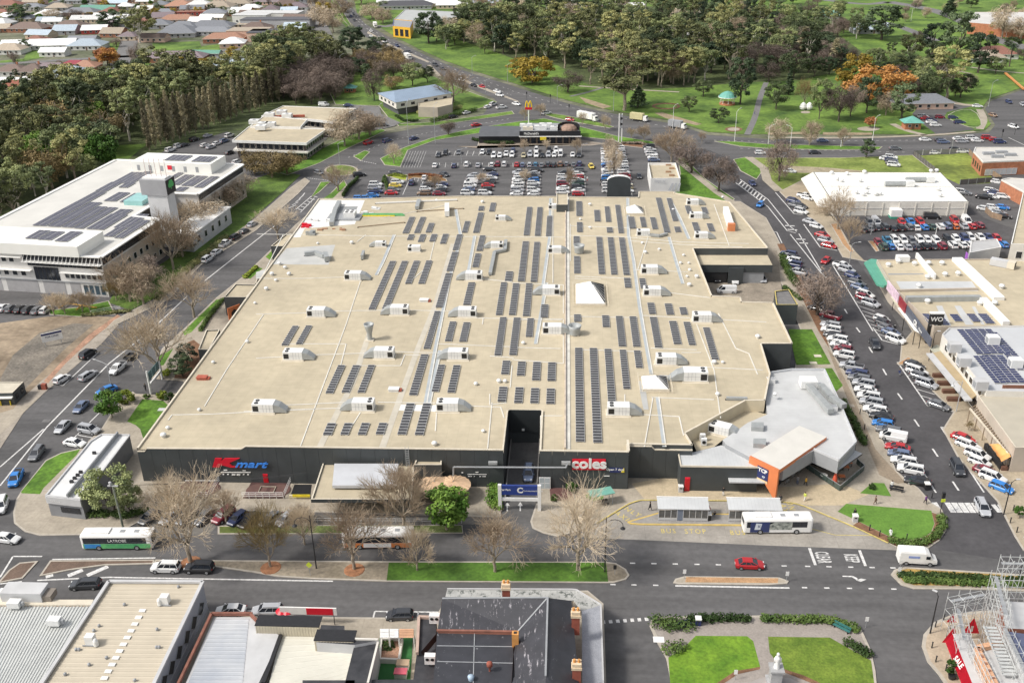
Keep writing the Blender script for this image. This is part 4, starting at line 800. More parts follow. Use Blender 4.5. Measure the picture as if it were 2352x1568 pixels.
for p in(XY('622,565 659,535 672,538 650,565'),XY('514,682 540,652 590,653 566,682'),XY('455,802 473,757 505,756 480,803'),XY('586,650 596,625 616,625 604,650')):AN(p,5.2,char,membrane,name='side_annex')
AN(XY('1783,699.5 1779,668 1812,664 1833,699.5'),5.3,char,asphalt3,cp=paint_y,name='plant_annex')
yb=G(1600,572,ZR).y;
dk=[G(1600,590,5.2),G(1764,588,5.2)]
BX('dock_canopy',membrane,mall,dk[0].x,dk[1].x,dk[0].y-6,dk[0].y+4,4.9,5.2)
BX('dock_fascia',char,mall,dk[0].x,dk[1].x,dk[0].y-6.1,dk[0].y-6.0,3.2,5.3)
for x0,x1,mm in((1612,1668,black),(1705,1752,greypl)):
 a=onY(x0,620,dk[0].y-4).x;b=onY(x1,620,dk[0].y-4).x;BX('dock_door',mm,mall,a,b,dk[0].y-5.9,dk[0].y-5.7,0,3.2)
a=onY(1670,620,dk[0].y-4).x;b=onY(1704,620,dk[0].y-4).x;BX('dock_pier',char,mall,a,b,dk[0].y-6.6,dk[0].y-6.12,0,4.6)
hz=MB()
for k in range(6):dash(hz,(1705+k*2,638+k*4.6),(1720+k*1.4,636+k*4.6),.3,z=.02)
for k in range(5):dash(hz,(1628+k*5,661-k*.5),(1640+k*4,675-k*1),.3,z=.02)
for a,b in(((1668,633),(1672,652)),((1700,632),(1706,655)),((1740,636),(1752,660)),((1620,640),(1700,664))):dash(hz,a,b,.2,z=.02)
PA('dock_hatching',hz,[paint_y],mall)
SH('dock_floor',XY('1600,575 1785,575 1800,700 1640,700'),mat('dock_concrete',(.27,.23,.18),.9,.25,.25,fine=.15),.135)
redS=mat('sign_red',(.62,.01,.03),.4,.05,1);blueS=mat('sign_blue',(.05,.25,.78),.4,.1,1);navyS=mat('sign_navy',(.02,.03,.12),.4,.1,1);yel=mat('sign_yellow',(.75,.6,.03),.5,.1,1)
YS=YF-.14
def fpt(x,y):p=onY(x,y,YS);return p.x,p.z
s1=TH('store_sign','large red and blue store sign on charcoal front wall','sign',(*fpt(550,1063)[:1],YS,fpt(550,1063)[1]));s1.location=(0,0,0)
def flat(name,ptsD,m,parent,dy=.2,Y=YS):
 P=[onY(x,y,Y)for x,y in ptsD];mb=MB();f=[(p.x,Y-dy,p.z)for p in P];k=[(p.x,Y,p.z)for p in P]
 mb.poly(f);N=len(f)
 for i in range(N):mb.quad(k[i],k[(i+1)%N],f[(i+1)%N],f[i])
 o=PA(name,mb,[m],parent);bm=bmesh.new();bm.from_mesh(o.data);bmesh.ops.recalc_face_normals(bm,faces=bm.faces);bm.to_mesh(o.data);bm.free();return o
flat('red_letter',XY('488.5,1071.5 494.5,1051 510.5,1051 507.5,1056.5 518,1051 551,1051 527,1061.5 534,1068.5 557,1072 530,1072 514,1067.5 506.5,1067 505,1071.5'),redS,s1)
x,z=fpt(572,1063.5);text('mart',2.0,blueS,s1,(x+.2,YS-.25,z-.1),(PI/2,0,0),ext=.08,shear=.4,bold=.05,sx=1.5)
s2=TH('supermarket_sign','red plate with white supermarket lettering beside ramp opening','sign',(0,0,0))
flat('plate',XY('1314.5,1077 1314.5,1053 1391,1053.5 1391,1077.5'),redS,s2)
x,z=fpt(1353,1063.5);text('coles',2.85,white,s2,(x,YS-.24,z),(PI/2,0,0),ext=.05,bold=.10,sx=1.06)
s3=TH('banner_sign','small navy banner reading open seven days with yellow corner','sign',(0,0,0))
flat('plate',XY('1400,1084 1400,1073 1434,1074 1434,1084'),navyS,s3,.1);flat('corner',XY('1426,1083.5 1432,1073.8 1434,1074.5 1434,1083.7'),yel,s3,.12)
x,z=fpt(1413,1077);text('Open 7 days',.62,white,s3,(x,YS-.13,z),(PI/2,0,0),ext=.01,bold=.012)
def sboard(pts,label,items):
 t=TH('service_board',label,'sign',(0,0,0))
 for p in items:flat('strip',[(p[0],p[3]),(p[0],p[1]),(p[2],p[1]),(p[2],p[3])],white,t,.08)
 return t
sboard(None,'row of small white notices under big store sign',[(507,1083,531,1084.6),(514,1078,522,1080),(557,1079,565,1080.6),(511.5,1087.5,515,1089.5),(522,1087.5,526,1089.3),(532.5,1088,541,1090.4),(543.5,1088,552,1090.6),(558,1087.8,561.5,1089.6),(568,1088,572,1089.8),(531,1083.2,576,1084.8)])
sboard(None,'row of small white notices beside umbrellas',[(1074,1088,1118,1089),(1092,1083,1099,1084.5),(1075,1092,1084,1094),(1088,1092.5,1091,1094),(1101,1092.5,1105,1094.3),(1108,1092,1116,1094.3),(1060,1083.5,1064,1085.5)])
sboard(None,'thin white strip light above left planter',[(425,1102,495,1104)]);sboard(None,'white strip light on supermarket wall',[(1387,1091.5,1400,1093)])
def hosebox(x,y,label,h=1.9):
 g=G(x,y,.12);t=TH('fire_cabinet',label,'fire cabinet',g);m=MB();m.box(-.45,.45,-.3,.3,0,h);m.tube((-.45,0,h),(.45,0,h),.3,n=10);PA('cabinet',m,redS,t);BX('door',[mat('cabinet_door',(.5,.012,.02),.35,.1,1)],t,-.38,.38,-.33,-.30,.2,h-.15)
hosebox(613,1107,'red hose cabinet against wall by maroon planter');hosebox(1061.5,1109,'red hose cabinet beside umbrellas');hosebox(1577,1125,'tall red cabinet at corner of tavern wall',2.6)
t=TH('access_ladder','steel ladder up dark wall to roof','ladder',(0,0,0));a=onY(935,1032,YS);b=onY(935,1062,YS);m=MB()
for s in(-.3,.3):m.tube((a.x+s,YS-.25,a.z+.9),(a.x+s,YS-.25,1.8),.04)
PA('rail',m,steel,t)
for k in range(17):
 SP('tube','rung',steel,t,(a.x-.3,YS-.25,2+k*.38),(a.x+.3,YS-.25,2+k*.38),.03,n=4)
t=TH('pipe_gantry','grey pipe crossing above ramp on front wall','pipe',(0,0,0));m=MB()
P=[onY(x,y,YS-1)for x,y in((1041,1112),(1042,1072),(1232,1073),(1300,1073),(1303,1066))];m.path([(p.x,YS-1,max(.2,p.z))for p in P],.16,8);PA('pipe',m,greypl,t)
for x in(1132,1300):
 p=onY(x,1062,YS-.5);BX('camera_box',steel,t,p.x-.8,p.x+.8,YS-.8,YS-.2,p.z-.3,p.z+.2)
frame_m=mat('panel_frame',(.58,.58,.57),.4,.08,1,metal=.2);cell=mat('solar_cell',(.055,.055,.058),.3,.2,.8)  # cell grey is lightened to stand in for reflected sky
cellb=grid_over(mat('solar_cell_blue',(.022,.028,.085),.2,.25,.8,spec=.5),.33,.33,.012,1.6)
def module_mesh(w,d,c,tilt=.10):
 m=MB();a=w/2;b=d/2;zf,zb=.16,.16+d*math.sin(tilt)
 lo=[(-a,-b,zf),(a,-b,zf),(a,b,zb),(-a,b,zb)];t=.04
 hi=[(x,y,z+t)for x,y,z in lo]
 for i in range(4):m.quad(lo[i],lo[(i+1)%4],hi[(i+1)%4],hi[i],0)
 k=.045;kb=.15 if c is cell else .05;inn=[(-a+k,-b+k,zf+t),(a-k,-b+k,zf+t),(a-k,b-kb,zb+t),(-a+k,b-kb,zb+t)]
 for i in range(4):m.quad(hi[i],hi[(i+1)%4],inn[(i+1)%4],inn[i],0)
 m.poly(inn,1);m.poly(list(reversed(lo)),0);return m.mesh('solar_panel',[frame_m,c])
SM={}
def solar(x0,yb,x1,yt,z,label,c=cell,group='solar arrays on mall roof',pitch=1.04,wcol=1,tilt=.13,root=None):
 A=G(x0,yb,z);B=G(x1,yb,z);T=G(x0,yt,z);wv=(B.x-A.x)/wcol;dep=T.y-A.y;n=max(1,round(dep/pitch));pt=dep/n
 key=(round(wv,1),c.name,round(tilt,2));
 if key not in SM:SM[key]=module_mesh(max(.9,key[0]-.03),pitch-.13,c,tilt)
 t=TH('solar_array',label,'solar panels',(A.x,A.y,z),0,group)
 for j in range(wcol):
  for k in range(n):LK('solar_panel',SM[key],t,(wv*(j+.5),(k+.5)*pt,0))
 m=MB();m.beam((.15,0,.08),(.15,dep,.08),.06,.16);m.beam((wv*wcol-.15,0,.08),(wv*wcol-.15,dep,.08),.06,.16);PA('rail',m,frame_m,t);return t,n
ARR=[(924,537,938,500),(950.5,536.5,964,500),(977,535,990.5,514),(934,552.5,948,540),(959,557,973,540),(985.5,556,999,539.5),(1010,561,1024,539),(1039,576,1053,540),(1025,624.5,1040.5,580),(1000,707.5,1017,629),(972,802.5,988,716),(1060.5,535.5,1073,509.5),(1086,536,1100.5,490),(1098,485,1110.5,475),(1123,487,1135.5,467.5),(1093.5,577.5,1108,542.5),(1084,615,1099,584),(1063,702,1080.5,650),(846,712,862,601),(877,711,893,601),(930,653,945.5,600.5),(960,653,975.5,600),(1159,647,1176,625),(1138,725,1154,650),(1135,817.5,1152,730),(646,794.5,661,750),(679,792,694,749),(1021,785,1038,740),(1054,786,1072,742),(747,904.5,765.5,840),(784,903,802,840),(820.5,903,838,839.5),(939,909,958,815),(990.5,901,1008,839),(1027,903,1045,840),(912,999.5,933,927.5),(952,1000.5,973,927.5),(741,1000.5,762,973),(781,1000,800.5,973),(821,1000,840.5,972.5),(862,999,882,972.5),(1150.5,861,1169,830),(1142,924,1162,890),(1202,542,1216,477),(1228,543,1241.5,477.5),(1253.5,544,1267,497.5),(1189,647.5,1205,556),(1218,649,1233.5,557.5),(1168,725,1185,652.5),(1200,727.5,1217,652.5),(1241,731,1258.5,701),(1169,817,1187,731),(1207,775,1223.5,732.5),(1323.5,497.5,1338,464),(1365.5,510,1380,484),(1391.5,511,1404,476),(1420.5,537,1433.5,472.5),(1325,534.5,1338.5,512),(1393.5,535.5,1408.5,524),(1446,526,1461,499.5),(1473,523,1486,500),(1498,527.5,1512,501),(1525.5,535.5,1540,456),(1545,509,1558.5,457),(1551,534.5,1565.5,522.5),(1578,492,1591,474),(1615,492.5,1628,477.5),(1595,534,1610,512.5),(1628.5,532.5,1643,515),(1317,565,1332,544.5),(1375,631,1390,546),(1403.5,632,1418.5,547),(1432,633,1447,547.5),(1318,629,1333.5,590),(1435,662,1451,640),(1471,664,1486,641),(1490.5,722.5,1507,697),(1531,724,1548.5,699),(1563.5,724,1580,707.5),(1318,740,1335,724),(1384,752.5,1401,726),(1420.5,797,1438.5,727.5),(1453.5,797.5,1472,728.5),(1503.5,799.5,1522,730),(1547,792,1566,739),(1582,794,1598.5,741),(1634,827.5,1652,754),(1322,1016,1343.5,800.5),(1362,1018,1383.5,801),(1396,925,1415,803),(1431,894.5,1448.5,805),(1460,846,1477,807),(1186,864,1205.5,832),(1221,875,1240.5,833),(1256.5,876,1276,834),(1180,927,1200,891),(1217,927.5,1237,893),(1254,929,1274,894)]
ARR.sort(key=lambda a:-a[1]);bands=[];
for a in ARR:
 if bands and bands[-1][0][1]-a[1]<14:bands[-1].append(a)
 else:bands.append([a])
for bi,b in enumerate(bands):
 b.sort(key=lambda a:a[0])
 for i,a in enumerate(b):
  d=G(a[0],a[3],ZR).y-G(a[0],a[1],ZR).y;n=max(1,round(d/1.04))
  solar(*a,ZR,f'row of {n} dark solar panels, {ORD[i]} from left in {ORD[bi]} band back')
fan_m=mat('fan_black',(.015,.015,.016),.5,.1,2);unit_w=mat('unit_white',(.72,.72,.70),.5,.06,.8)
def ac(x,y,label,flip=1,s=1.0,cowl=True,z=ZR,rz=0):
 g=G(x,y,z);t=TH('rooftop_unit',label,'air conditioner',g,rz,'white air conditioning units on mall roof')
 L,Wd,Ht=2.1*s,1.15*s,1.75*s;f=flip
 BX('cabinet',unit_w,t,-L,L,-Wd,Wd,.25,.25+Ht)
 m=MB();
 for yy in(-Wd-.1,Wd+.1):m.box(-L-.3,L+(.3),yy-.08,yy+.08,0,.25)
 m.box(-L-.3,L+.3,-Wd-.5,Wd+.5,.0,.06);PA('base_frame',m,cream,t)
 fm=MB();fm.tube((0,0,0),(0,0,.07),.40*s,n=12,m=0);fm.tube((0,0,.0),(0,0,.09),.10*s,n=6,m=1)
 me=fm.mesh('fan',[fan_m,greypl])
 for yy in(-.5,.5):LK('fan',me,t,(f*-L*.62,yy*s,.25+Ht))
 BX('grille',fan_m,t,f*-L*.92 if f>0 else L*.40,f*-L*.40 if f>0 else L*.92,-Wd-.03,-Wd,.5,.2+Ht*.82)
 m=MB()
 for k in(.05,.35,.65):m.box(f*L*k-.01,f*L*k+.03,-Wd-.02,-Wd,.35,.2+Ht)
 m.box(-L,L,-Wd-.02,-Wd,.23+Ht*.5,.26+Ht*.5);PA('panel_joints',m,greypl,t)
 if cowl:
  m=MB();q=f*L;w2=Wd*.95
  a=[(q,-w2,.3),(q,w2,.3),(q,w2,.2+Ht),(q,-w2,.2+Ht)];b=[(q+f*1.5*s,-w2*.9,.2),(q+f*1.5*s,w2*.9,.2),(q+f*1.1*s,w2*.9,.2+Ht*.8),(q+f*1.1*s,-w2*.9,.2+Ht*.8)];c=[(q+f*2.5*s,-w2*.8,.05),(q+f*2.5*s,w2*.8,.05),(q+f*2.4*s,w2*.8,.55),(q+f*2.4*s,-w2*.8,.55)]
  for u,v in((a,b),(b,c)):
   for i in range(4):m.quad(u[i],u[(i+1)%4],v[(i+1)%4],v[i])
  m.poly(c);PA('duct_cowl',m,ducts,t)
 return t
U=[(608,943,1,'in front row, leftmost'),(836,939,-1,'in front row, second'),(1029,940,1,'in front row, third'),(1420,949,1,'beside long right solar rows'),(676,823,1,'in second row, leftmost'),(884,819,-1,'in second row, second'),(1053,822,-1,'in second row, third'),(1268,764,1,'beside expansion wall, nearest'),(728,725,1,'in third row, leftmost'),(919,720,-1,'in third row, second'),(1074,725,-1,'below short solar row'),(1266,675,-1,'beside expansion wall, second'),(812,641,1,'alone in upper left'),(1089,641,-1,'by bent silver duct'),(1274,580,1,'beside expansion wall, farthest'),(1529,834,1,'left of small front skylight'),(1611,737,1,'near right edge of roof'),(1497,677,1,'below other at right centre'),(1491,627,1,'above other at right centre'),(1610,547,1,'at back right, nearest'),(1598,501,1,'at back right, middle'),(1590,470,1,'at back right, farthest')]
for x,y,f,l in U:ac(x,y,f'white rooftop air conditioner {l}',f,1.0 if y>600 else .85)
ac(1596,871,'large white unit with its cowl on left near small front skylight',-1,1.15)
ac(1477,541,'white unit with dark front grilles beside silver duct',1,.85,False);ac(952,577,'square white unit alone between solar rows',1,.8,False);ac(1272,480,'white unit against stair box at back',1,.75,False)
ac(1653,993,'white unit on lower roof behind tavern',1,.95,True,4.8,-.45)
ac(875,566,'tall silver and white unit in left back part',-1,.7);ac(1150,506,'pair of fans unit at back centre',1,.7);ac(1142,569,'silver unit at head of bent duct',-1,.8)
def lathe_thing(name,label,cat,x,y,prof,m,n=14,z=ZR,group=None,extra=None):
 t=TH(name,label,cat,G(x,y,z),0,group);mb=MB();mb.lathe(prof,n);PA('shaft',mb,[m],t,smooth=True)
 if extra:extra(t)
 return t
def stand(t):
 BX('base',cream,t,-.9,.9,-.9,.9,0,.25)
flare=XY('.55,.2 .55,1.9 .72,2.3 1.0,3.4 1.15,4.0 1.0,4.0 .85,3.5')
lathe_thing('exhaust_stack','tall flared exhaust stack standing alone on roof','vent',850,781,flare,ducts,extra=stand)
wide=XY('1.2,.2 1.3,1.5 1.5,2.3 1.35,2.3 1.1,1.6')
lathe_thing('exhaust_stack','wide round vent beside expansion wall, farther','vent',1330,581,wide,ducts,extra=stand);lathe_thing('exhaust_stack','wide round vent beside expansion wall, nearer','vent',1320,768,wide,ducts,extra=stand)
dome=XY('.50,0 .50,.45 .75,.5 .72,.8 .5,1.05 .2,1.15 .01,1.16')
DV=[(386,985,'beside another at front left corner, larger'),(376,1003,'beside another at front left corner, smaller'),(490,834,'alone by left parapet, front'),(458,943,'near left front pipe bend'),(586,698,'by left parapet, middle'),(568,787,'lone box on long diagonal pipe'),(612,666,'by left parapet, third back'),(642,608,'beside pale grey patch'),(655,617,'small one beside pale grey patch'),(625,632,'near upper left pipe, left'),(664,632,'near upper left pipe, right'),(634,646,'below upper left pipe'),(730,561,'on back left pipe'),(808,560,'farther along back left pipe'),(998,1022,'at front parapet above ladder'),(1110,992,'in front of ramp void'),(1146,878,'left of two beside short panels'),(1160,878,'right of two beside short panels'),(1093,884,'alone left of short panels'),(1202,790,'beside long panels'),(1570,588,'cluster at right back, first'),(1582,606,'cluster at right back, second'),(1563,606,'cluster at right back, third'),(1584,622,'cluster at right back, fourth'),(1600,638,'cluster at right back, fifth'),(1578,637,'cluster at right back, sixth'),(1583,657,'cluster at right back, seventh'),(1475,560,'tall white pipe, left'),(1514,575,'tall white pipe, right'),(1482,582,'tall white pipe, middle'),(1355,472,'at back near solar rows'),(1355,525,'on back cross pipe'),(1333,505,'left of back cross pipe'),(1648,908,'alone on right front'),(1780,908,'at tavern edge'),(1740,776,'alone by right rear corner'),(1546,483,'by back right solar rows'),(1660,455,'at back right parapet'),(1640,835,'at foot of right solar row'),(1660,834,'beside foot of right solar row'),(1003,462,'by back pipework'),(1108,466,'near back small panel')]
dm=MB();dm.lathe(dome,12);dme=dm.mesh('roof_vent',[unit_w],True)
for x,y,l in DV:
 o=LK('roof_vent',dme,None,G(x,y,ZR),0,None,RU(.5,.8));tag(o,f'small white roof vent {l}','vent','small white vents on mall roof')
for x,y,l in((466,870,'rust red roof hatch near left parapet'),(906,897,'small white hatch with a red end, front'),(975,692,'small white hatch with a red end, back')):
 t=TH('roof_hatch',l,'roof hatch',G(x,y,ZR));m=MB();m.box(-1.1,.9,-.6,.6,0,.5);m.box(-1.2,1.0,-.7,.7,.5,.62);PA('lid',m,[mat('rust_red',(.40,.10,.06),.7,.2,1)if 'rust' in l else unit_w],t)
 BX('end_box',[MATS['rust_red']],t,.9,1.5,-.5,.5,0,.4)
def duct(ptsD,w,h,label,z=ZR,m=ducts):
 t=TH('roof_duct',label,'duct',G(*ptsD[0],z));P=[G(a,b,z)-t.location for a,b in ptsD];mb=MB()
 for a,b in zip(P[:-1],P[1:]):mb.beam(a+UP(h/2+.15),b+UP(h/2+.15),w,h)
 PA('duct_run',mb,[m],t);mb=MB()
 for p in P:mb.box(p.x-.2,p.x+.2,p.y-.2,p.y+.2,0,.15)
 PA('duct_foot',mb,[black],t);return t
duct(XY('1126,633 1136,583 1160,578 1162,556'),.9,.7,'bent silver duct running down from back unit')
duct([(1482,542),(1515,545),(1532,540)],.8,.6,'short silver duct beside dark fronted unit');duct([(700,588),(725,585),(745,593)],1.1,1.0,'curved silver duct on pale grey patch');duct([(748,590),(752,602)],1.3,1.4,'square silver outlet at end of curved duct')
duct([(1668,918),(1716,919)],.6,.5,'short silver duct near tavern wall');duct([(1027,498),(1027,478)],1.4,1.6,'white plant box standing by back pipework',m=unit_w);duct([(958,482),(963,465)],1.2,1.0,'silver elbow duct at back');duct([(832,597),(836,585)],.7,1.2,'curved silver vent cowl on left')
for a,b,l in(((822,523),(930,512),'long brown pipe lying at back left'),((958,487),(1065,480),'long brown pipe lying at back centre')):
 duct([a,b],.25,.15,l,m=mat('brown_pipe',(.25,.17,.10),.7,.2,1))
duct([(863,469),(1050,461)],.4,.35,'white pipe with yellow bands along back edge',m=white)
t=TH('timber_bundle','pile of green and yellow lengths left on roof','building materials',G(878,494,ZR));m=MB()
for k in range(4):m.box(-7+k*.4,7-k*.3,-.9+k*.45,-.6+k*.45,0,.35)
PA('green_lengths',m,[mat('green_tube',(.12,.38,.14),.6,.2,1)],t);BX('yellow_lengths',yel,t,-6,4,-1.3,-1.0,0,.3)
def junk(x,y,w,d,h,m,l):
 t=TH('material_pile',l,'building materials',G(x,y,ZR));mb=MB()
 for k in range(7):
  a,b=RU(-w,w),RU(-d,d);s=RU(.3,.8);mb.box(a-s,a+s,b-s*.6,b+s*.6,0,RU(.3,1)*h)
 PA('pile',mb,[m],t)
junk(735,507,3.5,1,.8,unit_w,'white builders materials heaped at corner patch');junk(702,521,1.5,1,.8,redS,'red builders materials by left parapet');junk(715,538,2,1.2,1.2,ducts,'silver offcuts stacked by left parapet');junk(760,527,4,1,.5,mat('brown_stuff',(.35,.2,.12),.8,.3,1),'brown offcuts scattered below grey deck');junk(845,490,2.5,1,.7,unit_w,'white offcuts left of green bundle');junk(872,480,2,1,.6,unit_w,'white coil above green bundle')
t=TH('plant_enclosure','grey screened plant deck with a white unit at corner','plant',G(792,500,ZR));BX('deck',greypl,t,-5,5,-3,3,0,.4);BX('unit',unit_w,t,0,3.4,-1.6,1.6,.4,2.0);fm=MB();fm.tube((0,0,0),(0,0,.06),.5,n=12);me=fm.mesh('fan',[fan_m])
for k in range(2):
 for j in(-.8,.8):LK('fan',me,t,(.9+k*1.5,j,2.0))
duct([(762,520),(770,490),(780,470)],1.3,1.2,'ribbed silver duct rising over grey deck')
AN(XY('1278,470 1278,444 1304,444 1304,470'),9.3,char,membrane,name='stair_tower');
t=TH('entry_porch','grey arched entrance porch at back of mall','porch',G(1420,449,0));m=MB();a=G(1391,448,6);b=G(1448,450,6);hw=(b.x-a.x)/2;P=[]
for k in range(9):th=PI*k/8;P.append((-hw*math.cos(th),6.0+1.6*math.sin(th)))
for(x0,z0),(x1,z1)in zip(P[:-1],P[1:]):m.quad((x0,-3,z0),(x1,-3,z1),(x1,-1,z1),(x0,-1,z0),1)
m.poly([(x,-3,z)for x,z in reversed(P)]+[(-hw,-3,0),(hw,-3,0)]);PA('arch',m,[char,white],t)
def pyramid(x0,x1,yf,yb,ax,ay,label):
 a=G(x0,yf,ZR);b=G(x1,yf,ZR);c=G(x0,yb,ZR);w=b.x-a.x;d=c.y-a.y
 t=TH('skylight',label,'skylight',((a.x+b.x)/2,a.y+d/2,ZR));hw,hd=w/2,d/2
 lo,hi=0,12
 for _ in range(30):
  mdl=(lo+hi)/2
  if proj((t.location.x,t.location.y,ZR+mdl))[1]>ay:lo=mdl
  else:hi=mdl
 h=lo;m=MB();A=(-hw,-hd,.55);B=(hw,-hd,.55);C2=(hw,hd,.55);D2=(-hw,hd,.55);T=(0,0,h)
 m.poly([A,B,T]);m.poly([D2,A,T]);m.poly([C2,D2,T]);PA('white_sheeting',m,white,t)
 SP('poly','dark_glazing',[mat('dark_sheet_glass',(.02,.022,.025),.5,.2,1,spec=.15)],t,[B,C2,T])
 m=MB()
 for k in range(1,6):
  f=k/6;m.tube((hw+.02,-hd+d*f,.57),(0.02,0,h+.02)if k==3 else((hw)*(1-.8)+.02,(-hd+d*f)*.2,h-.8*(0)-(h-.55)*.2+.02),.05,n=4)
 PA('glazing_bar',m,frame_m,t)
 BX('kerb',cream,t,-hw-.1,hw+.1,-hd-.1,hd+.1,0,.5)
 m=MB();e=.7;R=[(-hw-e,-hd-e),(hw+e,-hd-e),(hw+e,hd+e),(-hw-e,hd+e)]
 for i in range(4):
  p,q=R[i],R[(i+1)%4]
  for z in(.5,1.0):m.tube((*p,z),(*q,z),.035,n=4)
  for k in range(5):u=k/5;x=p[0]+(q[0]-p[0])*u;y=p[1]+(q[1]-p[1])*u;m.tube((x,y,0),(x,y,1.0),.035,n=4)
 PA('guard_rail',m,cream,t)
pyramid(1323,1390,702,657,1357,646,'large white pyramid skylight with one dark glazed side');pyramid(1477,1536,899,869,1507,861,'small white pyramid skylight at right front');pyramid(1440,1478,494,480,1459,470,'small white pyramid skylight at back')
t=TH('roof_sign','long white lightbox with orange end at right rear parapet','sign',G(1678,523,ZR));a=G(1678,527,ZR)-t.location;b=G(1666,489,ZR)-t.location;SP('beam','lightbox',white,t,a+UP(1),b+UP(1),1.5,2.0);BX('orange_end',[mat('orange_paint',(.62,.22,.09),.5,.1,.6)],t,a.x-1.0,a.x+1.0,a.y-1.6,a.y-.2,0,2.1)
t=TH('entrance_canopy','flat tan entrance canopy with a pale skylight panel on top','canopy',(0,0,0))
AN(XY('714,1146 742,1060 952,1060 946,1146'),4.6,char,membrane,t,name='canopy_roof',z0=3.9)
P=Gs(XY('763,1114 768,1064 915,1064 912,1114'),5.3);SP('prism','skylight_panel',[mat('polycarbonate',(.52,.53,.55),.35,.08,.3)],t,[(p.x,p.y)for p in P],4.7,5.3,0)
for x,y in((735,1156),(790,1160),(860,1160),(930,1160)):
 g=G(x,y,0);BX('column',char,t,g.x-.2,g.x+.2,g.y+2-.2,g.y+2+.2,0,4.2)
g0=G(745,1150,0);g1=G(930,1150,0);BX('shopfront',glass,t,g0.x,g1.x,g0.y+4,g0.y+4.2,0,3.9)
AN(XY('950,1067 957,1051 1015,1051 1014,1067'),5.6,char,membrane,name='front_plant_box')
t=TH('stair_black_sheet','black sheet painted for a dark stair opening, with yellow rail below front wall','stairwell',(0,0,0));P=[G(x,y,.16)for x,y in((665,1143),(676,1112),(716,1112),(712,1143))];SP('poly','opening',black,t,[TU(p)for p in P]);SP('beam','cream_wall',[mat('cream_wall',(.62,.55,.36),.8,.1,.4)],t,P[0]+UP(.35),P[3]+UP(.35),.3,.6);SP('beam','yellow_rail',yel,t,G(672,1138,.9),G(712,1138,.9),.12,.5)  # flat black sheet paints the stairwell's dark onto the paving
mar=mat('maroon_paving',(.085,.040,.036),.85,.25,.5)
for pts,l in((XY('395,1136 430,1104 505,1104 480,1143'),'maroon paved planter left of concrete walk'),(XY('558,1143 577,1107 668,1107 652,1143'),'maroon paved planter right of concrete walk')):
 t=TH('planter_court',l,'planter',(0,0,0));P=Gs(pts,.2);SP('prism','paving',mar,t,[(p.x,p.y)for p in P],.1,.22,0);m=MB()
 for h in(.5,.9,1.3):m.tube(P[0]+V((0,-.2,h)),P[3]+V((0,-.2,h)),.045,n=4);m.tube(P[3]+V((.1,0,h)),P[2]+V((.1,0,h)),.045,n=4)
 for k in range(7):q=P[0].lerp(P[3],k/6);m.tube(q+V((0,-.2,0)),q+V((0,-.2,1.3)),.045,n=4)
 PA('rail',m,white,t);c=(P[0]+P[1]+P[2]+P[3])/4;m=MB()
 for a,b,d,e in((-2.4,2.4,-1.6,-1.4),(-2.4,2.4,1.4,1.6),(-2.4,-2.2,-1.4,1.4),(2.2,2.4,-1.4,1.4)):m.box(c.x+a*.6,c.x+b*.6,c.y+d*.6,c.y+e*.6,.22,.4)
 PA('tree_pit_edge',m,concrete,t)
 for sx in(-2.0,2.4):
  SP('tube','paving_circle',[mat('maroon_circle',(.13,.07,.06),.85,.2,.5)],t,(c.x+sx,c.y,.22),(c.x+sx,c.y,.226),1.9,n=20)
umb=mat('tan_fabric',(.60,.42,.27),.8,.12,1.2)
for x,y,l in((1000,1143,'round tan umbrella with pleats, left of pair'),(1043,1143,'round tan umbrella with pleats, right of pair')):
 t=TH('umbrella',l,'umbrella',G(x,y,.1));m=MB();n=20;R=3.1
 for k in range(n):
  a,b,c=[2*PI*(k+f)/n for f in(0,.5,1)]
  m.poly([(R*math.cos(a),R*math.sin(a),2.9),(R*math.cos(b),R*math.sin(b),2.72),(.15*math.cos(b),.15*math.sin(b),3.55),(.15*math.cos(a),.15*math.sin(a),3.6)]);m.poly([(R*math.cos(b),R*math.sin(b),2.72),(R*math.cos(c),R*math.sin(c),2.9),(.15*math.cos(c),.15*math.sin(c),3.6),(.15*math.cos(b),.15*math.sin(b),3.55)])
 PA('pleated_top',m,umb,t);SP('tube','pole',steel,t,(0,0,0),(0,0,3.6),.08)
t=TH('gateway_sign','white gateway frame with a blue banner over ramp driveway','sign',(0,0,0));a=G(1149,1171,0);b=G(1239,1171,0);m=MB()
for p in(a,b):m.box(p.x-.3,p.x+.3,a.y-.25,a.y+.25,0,5.4)
PA('post',m,white,t);BX('cross_beam',white,t,a.x+.3,b.x-.3,a.y-.15,a.y+.15,2.1,2.7);BX('blue_banner',[mat('banner_blue',(.025,.05,.22),.4,.1,.6)],t,a.x+.3,b.x-.3,a.y-.2,a.y+.2,3.4,5.3)
c=(a.x+b.x)/2;text('C',1.5,white,t,(c+.1,a.y-.23,4.35),(PI/2,0,0),bold=.05,ext=.01);text('Car Park',.5,white,t,(c-2.4,a.y-.23,4.45),(PI/2,0,0),bold=.01,ext=.01);text('Commonwealth Bank',.40,white,t,(c+2.3,a.y-.23,4.3),(PI/2,0,0),ext=.01)
t=TH('glass_door','white framed glazed door beside ramp','door',(0,0,0));a=onY(1250,1113,YS-.1);BX('frame',white,t,a.x-.95,a.x+1.15,YS-.3,YS-.1,0.1,2.5)
for i in(0,1):
 for j in(0,1):BX('pane',[mat('pale_glass',(.45,.50,.52),.15,.1,1)],t,a.x-.82+i*.98,a.x+.02+i*.98,YS-.33,YS-.30,.25+j*1.13,1.25+j*1.13)
